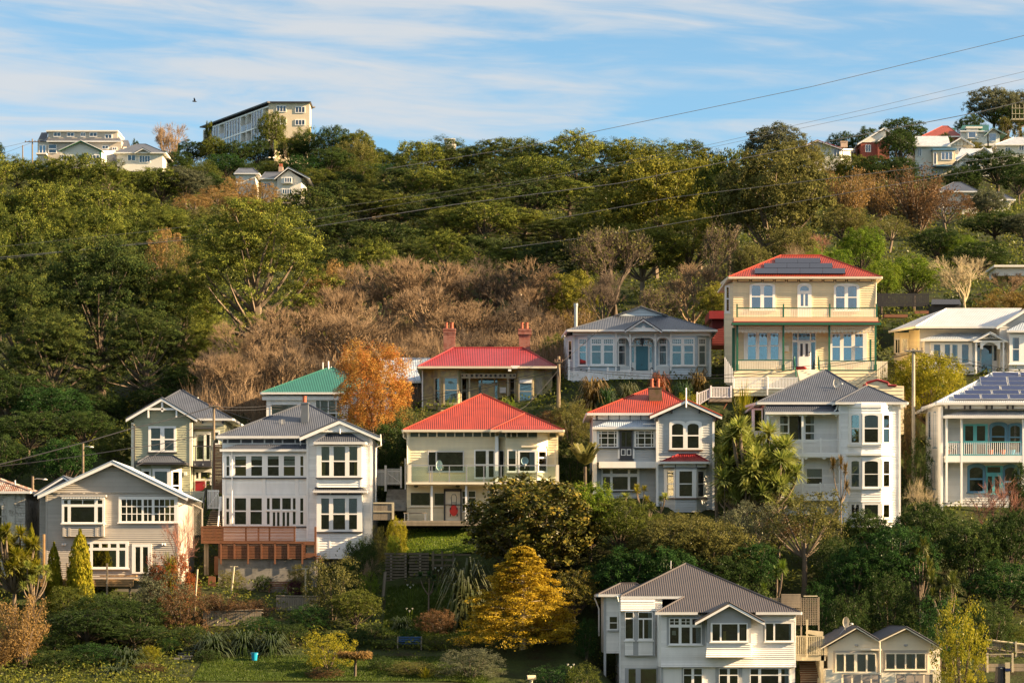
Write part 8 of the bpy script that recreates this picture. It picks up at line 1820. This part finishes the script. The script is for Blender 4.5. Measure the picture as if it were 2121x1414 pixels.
for u, vt, ul, lb, Y in ((172, 918, 192, 'wooden street lamp post above the grey gable', 216), (68, 985, 96, 'street lamp arm behind the old house dish', 206)):
    x = (u - UC) * Y / F; z = gz(x, Y) - .3; zt = (VH - vt) * Y / F; t = Thing('street_lamp', lb, 'street lamp', (x, Y, z)); m = MB(); m.tube([(x, Y, z), (x, Y, zt)], [.12, .09], 8); t.part('pole', m, POLEM)
    p = at(ul, vt + 7, Y); m = MB(); m.tube([(x, Y, zt - .3), (x + .3, Y, p.z + .05), p], .03, 6); t.part('arm', m, STEELP); m = MB(); m.lathe(p - Vector((.1, 0, .08)), [(.05, 0), (.2, .03), (.16, .1), (.05, .14)], 10); t.part('lamp_head', m, DISHM)
def wire(pts, label, rad=.03, mat=None, name='power_line', cat='wire', sag=0.0, group='wires across the hillside'):
    P = []
    for (u0, v0, Y0), (u1, v1, Y1) in zip(pts[:-1], pts[1:]):
        for k in range(9): s = k / 8; q = at(u0, v0, Y0).lerp(at(u1, v1, Y1), s); q.z -= sag * 4 * s * (1 - s); P.append(q)
    m = MB(); m.tube(P, rad, 4, cap=False); o = single(name, label, cat, m, mat or WIREM, P[0], group)
wire([(-40, 515, 272), (300, 480, 272), (620, 440, 272), (1100, 372, 272), (1460, 302, 272), (1800, 225, 272), (2200, 130, 272)], 'upper of the twin wires rising across the whole hillside', .018)
wire([(-40, 542, 272), (300, 502, 272), (640, 456, 272), (1160, 366, 272), (1480, 304, 272), (1800, 236, 272), (2200, 146, 272)], 'lower of the twin wires rising across the whole hillside', .018)
wire([(-40, 537, 273), (300, 505, 273), (650, 470, 273), (940, 424, 273), (1280, 380, 273), (1680, 300, 273), (2030, 232, 273), (2200, 190, 273)], 'third long wire under the twin wires', .04)
wire([(800, 350, 274), (1110, 300, 274), (1245, 270, 274), (1680, 180, 274), (2200, 55, 274)], 'single high wire crossing the sky', .03)
wire([(1140, 455, 275), (1400, 408, 275), (1760, 365, 275), (2200, 310, 275)], 'low wire crossing the airy green trees', .03)
wire([(1040, 515, 275), (1300, 480, 275), (1980, 360, 275), (2200, 325, 275)], 'lowest wire over the brown trees of the east slope', .03)
L = 'house service cables'
def cable(pts, label, rad=.022, sag=.1): wire(pts, label, rad, CABLE, 'service_cable', 'cable', sag, L)
cable([(440, 842, 212.8), (272, 887, 208), (-30, 968, 200)], 'thick cable from the lower pole past the sage gable', .035)
cable([(440, 893, 212.8), (395, 905, 210), (268, 928, 206), (-30, 968, 204)], 'drooping cable across the sage house window', .03)
cable([(440, 850, 212.8), (352, 920, 205), (282, 965, 200)], 'cable from the pole down to the grey gable roof', .02)
cable([(446, 840, 213), (520, 868, 208)], 'short cable from the pole to the white villa roof', .02)
cable([(446, 842, 213), (560, 840, 222), (700, 842, 230), (880, 822, 229), (1155, 762, 225)], 'cable strung before the teal-roofed and weathered villas')
cable([(446, 848, 213), (560, 846, 222), (700, 848, 230), (880, 828, 229), (1155, 768, 225)], 'second cable strung before the weathered villa')
cable([(1160, 757, 224.8), (1300, 772, 224), (1500, 776, 222), (1640, 760, 219), (1815, 739, 215), (1890, 726, 214)], 'cable strung before the blue villa balustrade')
cable([(1160, 760, 224.8), (1300, 777, 224), (1500, 783, 222), (1640, 766, 219), (1815, 744, 215), (1890, 729, 214)], 'parallel cable under the blue villa one')
cable([(1890, 726, 213.8), (2000, 745, 213), (2200, 785, 212)], 'cable from the pale pole across the zinc villa'); cable([(1890, 729, 213.8), (2000, 752, 213), (2200, 792, 212)], 'lower cable across the zinc villa')
cable([(1890, 728, 214), (1850, 740, 214), (1770, 800, 214)], 'cable from the pale pole to the slate hip'); cable([(1160, 752, 225), (1240, 683, 233)], 'cable up to the blue villa eave'); cable([(1157, 765, 225), (1090, 840, 221), (1060, 852, 215)], 'cable from the brown pole to the yellow house')
cable([(70, 292, 428), (130, 300, 432)], 'far cable to the beige ridge house'); cable([(64, 292, 428), (-30, 312, 420)], 'far cable running out of frame by the ridge poles'); cable([(64, 296, 428), (-30, 330, 420)], 'second far cable out of frame by the ridge poles')
# bird
m = MB(); c = at(403, 210, 400); m.tube([c + Vector((-.35, 0, 0)), c, c + Vector((.35, 0, -.08))], [.05, .13, .03], 6)
for s in (-1, 1): m.add([c + Vector((-.12, 0, .05)), c + Vector((.15, 0, .05)), c + Vector((.05, s * .5, .45)), c + Vector((-.1, s * .45, .4))], [(0, 1, 2, 3)])
single('bird', 'small dark bird flying in the sky beside the apartments', 'bird', m, CABLE, c)
def gthing(name, label, cat, Y, u, group=None): x = (u - UC) * Y / F; return Thing(name, label, cat, (x, Y, gz(x, Y)), group)
def bench(u, Y, w, label, mat, legm):
    t = gthing('park_bench', label, 'bench', Y, u); x, y, z = t.org
    for k in range(4): m = MB(); m.box((x - w / 2, y - .05 + k * .12, z + .42), (x + w / 2, y + .05 + k * .12, z + .46)); t.part('seat_slat', m, mat)
    for k in range(3): m = MB(); m.box((x - w / 2, y + .42 + k * .03, z + .55 + k * .14), (x + w / 2, y + .45 + k * .03, z + .66 + k * .14)); t.part('back_slat', m, mat)
    for s in (-1, 1):
        m = MB(); q = x + s * (w / 2 - .04); m.box((q - .04, y - .06, z), (q + .04, y, z + .62)); m.box((q - .04, y + .4, z), (q + .04, y + .46, z + .95)); m.box((q - .04, y - .08, z + .6), (q + .04, y + .46, z + .65)); t.part('end_frame', m, legm)
bench(848, 187, 1.75, 'navy blue garden bench at the edge of the bottom lawn', BLUEBENCH, TIMB); bench(577, 200.3, 1.5, 'reddish wooden bench against the concrete wall', DECK, DECK)
t = gthing('bucket', 'bright blue plastic bucket standing on the bottom lawn', 'bucket', 184.2, 527); m = MB(); m.lathe(t.org + Vector((0, 0, .05)), [(.17, 0), (.235, .5), (.26, .5), (.26, .55), (.22, .55), (.16, .1)], 16); t.part('body', m, BLUEP)
m = MB(); m.tube([t.org + Vector((.25 * math.cos(k * .4), -.05 - .12 * math.sin(k * .4), .57 - .16 * math.sin(k * .4))) for k in range(9)], .012, 5); t.part('handle', m, STEELP)
for u, vt in ((482, 1172), (633, 1176)):
    Y = 199; t = gthing('clothes_post', 'leaning pale clothes-line post before the concrete wall, ' + ('nearer the yellow-berried bush' if u < 500 else 'nearer the tall olive bush'), 'post', Y, u, 'clothes-line posts'); p = at(u + (3 if u < 500 else 0), vt, Y); m = MB(); m.tube([t.org - Vector((.12 if u < 500 else 0, 0, .2)), p], .07, 6); t.part('post', m, PALET); m = MB(); m.beam(p + Vector((-.3, 0, -.05)), p + Vector((.3, 0, -.05)), .06); t.part('crossarm', m, PALET)
wire([(483, 1174, 199), (633, 1178, 199)], 'slack clothes line between the two pale posts', .012, WIREM, 'clothes_line', 'line', .12, 'garden lines')
for u0, u1, Y, lb in ((572, 664, 195.2, 'weathered paling fence climbing behind the tall olive bush'), (420, 545, 191.6, 'grey paling fence half hidden by the brown hedge')):
    t = gthing('paling_fence', lb, 'fence', Y, (u0 + u1) / 2); x0, x1 = (u0 - UC) * Y / F, (u1 - UC) * Y / F; n = int((x1 - x0) / .17)
    for i in range(n):
        x = x0 + i * .17; z = gz(x, Y); m = MB(); m.box((x, Y, z - .2), (x + .145, Y + .03, z + 1.0 + .03 * (i % 3))); t.part('paling', m, TIMB)
    m = MB(); m.beam((x0, Y + .06, gz(x0, Y) + .8), (x1, Y + .06, gz(x1, Y) + .8), .1); t.part('rail', m, TIMB)
    m = MB(); m.beam((x0, Y - .02, gz(x0, Y) + 1.03), (x1, Y - .02, gz(x1, Y) + 1.03), .07); t.part('capping', m, TIMB)
# crib wall of stacked timbers and its frame
t = gthing('crib_wall', 'dry-stacked timber crib wall holding up the sloping lawn', 'wall', 200.6, 845)
for i in range(10):
    v = 1200 - i * 6.2
    for a, b in ((797, 843), (846, 888)):
        p, q = at(a + i % 3, v + 4.5, 200.4 + .03 * i + (.06 if i % 2 else 0)), at(b, v, 200.4); m = MB(); m.box((p.x, 200.35 + .04 * (i % 2), p.z), (q.x, 201.4, p.z + .165)); t.part('timber', m, CRIBT)
    for u in (808, 838, 868):
        p = at(u, v + 6, 200.3); m = MB(); m.box((p.x, 200.28, p.z - .05), (p.x + .14, 201.2, p.z + .06)); t.part('stretcher_end', m, TIMB)
t = gthing('retaining_rack', 'open timber retaining rack beside the crib wall', 'rack', 200.4, 918)
for u in (895, 914, 937): p, q = at(u, 1180, 200.3), at(u + 4, 1141, 200.3); m = MB(); m.box((p.x, 200.2, p.z), (q.x, 200.35, q.z)); t.part('post', m, CRIBT)
for v in (1146, 1157, 1168): p, q = at(893, v + 4, 200.4), at(942 if v > 1150 else 975, v, 200.4); m = MB(); m.box((p.x, 200.36, p.z), (q.x, 200.5, q.z)); t.part('rail', m, CRIBT)
t = gthing('garden_post', 'old timber post at the low end of the crib wall', 'post', 198.5, 793); m = MB(); m.tube([t.org - Vector((0, 0, .3)), at(798, 1184, 198.5)], .12, 5); t.part('post', m, TIMB)
t = gthing('garden_stake', 'tall leaning pale stake beside the orange deck path', 'stake', 193, 404); m = MB(); m.tube([t.org - Vector((.1, 0, .2)), at(409, 1178, 193)], .07, 6); t.part('stake', m, PALET)
for i in range(6):
    Y = 184.6 + i * .55; u = 378 + i * 4.5; x = (u - UC) * Y / F; m = MB(); z = gz(x, Y); m.box((x - .6 + .1 * (i % 2), Y, z + .02), (x + .55, Y + .35, z + .14)); single('stone_step', f'{ORD[i]} rough stone step up from the bottom lawn, counted from below', 'step', m, CONC, (x, Y, z), 'stone garden steps')
t = gthing('standpipe', 'stubby yellow vent pipe with a round mouth at the frame bottom', 'pipe', 177.5, 1100); c = at(1100, 1404, 177.5); m = MB(); m.tube([t.org, c], .12, 10); t.part('riser', m, PALET); m = MB(); m.tube([c + Vector((-.28, -.1, .05)), c + Vector((.28, .1, .05))], .17, 12); t.part('head', m, PALET); m = MB(); m.tube([c + Vector((-.3, -.107, .05)), c + Vector((-.285, -.1, .05))], .12, 12); t.part('mouth', m, CABLE)
# path between white villa and yellow house
h = House('lane_gate', 'white picket gate and fence between the white villa and the yellow house', 'gate', 211, (780, 800, 4.2857), (150, 880))
for i in range(8): h.bar('picket', -5 + i * 11, 735, 2 + i * 11, 880, -.02, .02, WHITE)
for i in range(11): h.bar('picket', 95 + i * 11, 728, 102 + i * 11, 872, -.05, -.01, WHITE)
h.bars('rail', [(-10, 752, 75, 760), (95, 748, 215, 756), (95, 852, 215, 860)], .0, .05, WHITE); m = MB(); m.beam(h.P(98, 770, -.08), h.P(212, 852, -.08), .06); h.part('brace', m, WHITE); h.bar('post', 70, 700, 90, 930, -.08, .1, WHITE); h.bar('post', 210, 710, 224, 900, -.08, .1, WHITE); h.bar('post', 250, 640, 262, 950, -.3, -.1, WHITE)
h = House('lane_steps', 'dark concrete steps climbing between the white villa and the yellow house', 'steps', 206, (780, 800, 4.2857), (165, 1110))
for i in range(10): h.bar('step', 72, 890 + i * 21, 258, 912 + i * 21, 4.4 - i * .48, 5.2 - i * .48, CONC)
h = House('board_fence', 'small timber fence panel beside the white villa lower corner', 'fence', 205, (780, 800, 4.2857), (70, 1185))
for i in range(12): h.bar('paling', -30 + i * 13, 1040, -19 + i * 13, 1185, 0, .03, TIMB)
h.bars('rail', [(-30, 1105, 135, 1115)], -.06, -.01, PALET); h.bars('frame', [(-30, 1028, 155, 1040), (135, 1040, 155, 1180)], -.06, .05, PALET)
h = House('lattice_fence', 'grey diamond-lattice fence stepping down beside the grey gabled house', 'fence', 204, (0, 900, 3.928), (1560, 830)); m = MB()
for k in range(-14, 17):
    for sg in (-1, 1):
        pts = [(1480 + k * 14 + s_ * sg, 545 + s_) for s_ in (0, 270)]
        def cl(p, q):
            (xa, ya), (xb, yb) = p, q; t0, t1 = 0., 1.
            for lo, hi, a, b in ((1480, 1640, xa, xb),):
                if abs(b - a) > 1e-6: u0, u1 = sorted(((lo - a) / (b - a), (hi - a) / (b - a))); t0, t1 = max(t0, u0), min(t1, u1)
            return None if t1 <= t0 else ((xa + (xb - xa) * t0, ya + (yb - ya) * t0), (xa + (xb - xa) * t1, ya + (yb - ya) * t1))
        c = cl(*pts)
        if c: m.beam(h.P(*c[0], .02 * sg), h.P(*c[1], .02 * sg), .018)
h.part('lattice', m, GREYW, kind='stuff'); h.rod('top_rail', [(1475, 520, 0), (1645, 605, 0)], .06, GREYW)
for x, y in ((1478, 530), (1565, 560), (1640, 600)): h.bar('post', x, y, x + 10, 840, -.05, .08, GREYW)
h = House('black_fence', 'short black picket fence behind the pale pole, between white villas', 'fence', 218, (1520, 750, 4.158), (1480, 800))
for i in range(9): h.bar('paling', 1435 + i * 14, 645, 1445 + i * 14, 830, 0, .04, BLKT)
# bottom-right corner: paling fence, retaining boards, compost bin
h = House('corner_paling_fence', 'sloping grey paling fence with a capping rail in the bottom corner', 'fence', 187, (1620, 1200, 4.233), (1980, 700))
for i in range(24): h.bar('paling', 1790 + i * 17, 532 + i * 2.2, 1804 + i * 17, 680 + i * 2.2, 0, .04, TIMB)
h.rod('capping', [(1780, 525, -.05), (2200, 578, -.05)], .08, PALET); h.rod('rail', [(1780, 600, -.05), (2200, 655, -.05)], .06, TIMB)
for x in (2040,): h.bar('post', x, 540, x + 16, 735, -.15, -.02, PALET)
h = House('board_retaining_wall', 'stacked board retaining wall behind the compost bin', 'wall', 184, (1620, 1200, 4.233), (1980, 900))
for i in range(5): h.bar('board', 1690, 735 + i * 34, 2200, 766 + i * 34, -.01 * (i % 2), .08, TIMB)
for x in (1790, 2010): h.bar('post', x, 640, x + 16, 880, -.16, -.02, PALET)
h.bar('bar', 1800, 648, 2020, 653, -.2, -.16, PALET)
t = House('compost_bin', 'black plastic compost bin in the bottom corner', 'bin', 181, (1620, 1200, 4.233), (1915, 900)); m = MB(); c = t.P(1915, 905, 0); m.lathe(c, [(.42, 0), (.34, 1.0), (.36, 1.02), (.34, 1.1), (.1, 1.14)], 14); t.part('body', m, CABLE); m = MB(); m.box((c.x - .06, c.y - .37, c.z + .98), (c.x + .06, c.y - .3, c.z + 1.06)); t.part('lid_catch', m, DISHM)
h = House('gate_post', 'stout pale gate post beside the compost bin', 'post', 180.5, (1620, 1200, 4.233), (1985, 900)); h.bar('post', 1960, 725, 1998, 1000, 0, .3, PALET); h.bar('cap', 1956, 775, 2002, 800, -.03, .33, SOLARB)
# white lilies and pale flowers
for i, (u, v, Y, lb) in enumerate(((850, 1213, 196.5, 'white arum lilies on the grassy bank'), (908, 1178, 198.5, 'white lily under the timber rack'), (848, 1262, 192.5, 'white lily pair above the navy bench'), (1182, 1378, 178, 'white flowers beside the green shrub at the brown house'), (518, 1298, 190, 'white lilies below the brown hedge'))):
    x = (u - UC) * Y / F; z = gz(x, Y); t = Thing('lily', lb, 'flower', (x, Y, z))
    for k in range(3):
        p = at(u - 6 + k * 6, v + (k % 2) * 5, Y); m = MB(); m.tube([(x + .03 * k, Y, z), (p.x, Y, p.z)], .012, 4); t.part('stem', m, LM['bright']); m = MB(); m.lathe(p, [(.01, 0), (.04, .06), (.075, .11), (.08, .13)], 8); t.part('flower', m, LM['white'])
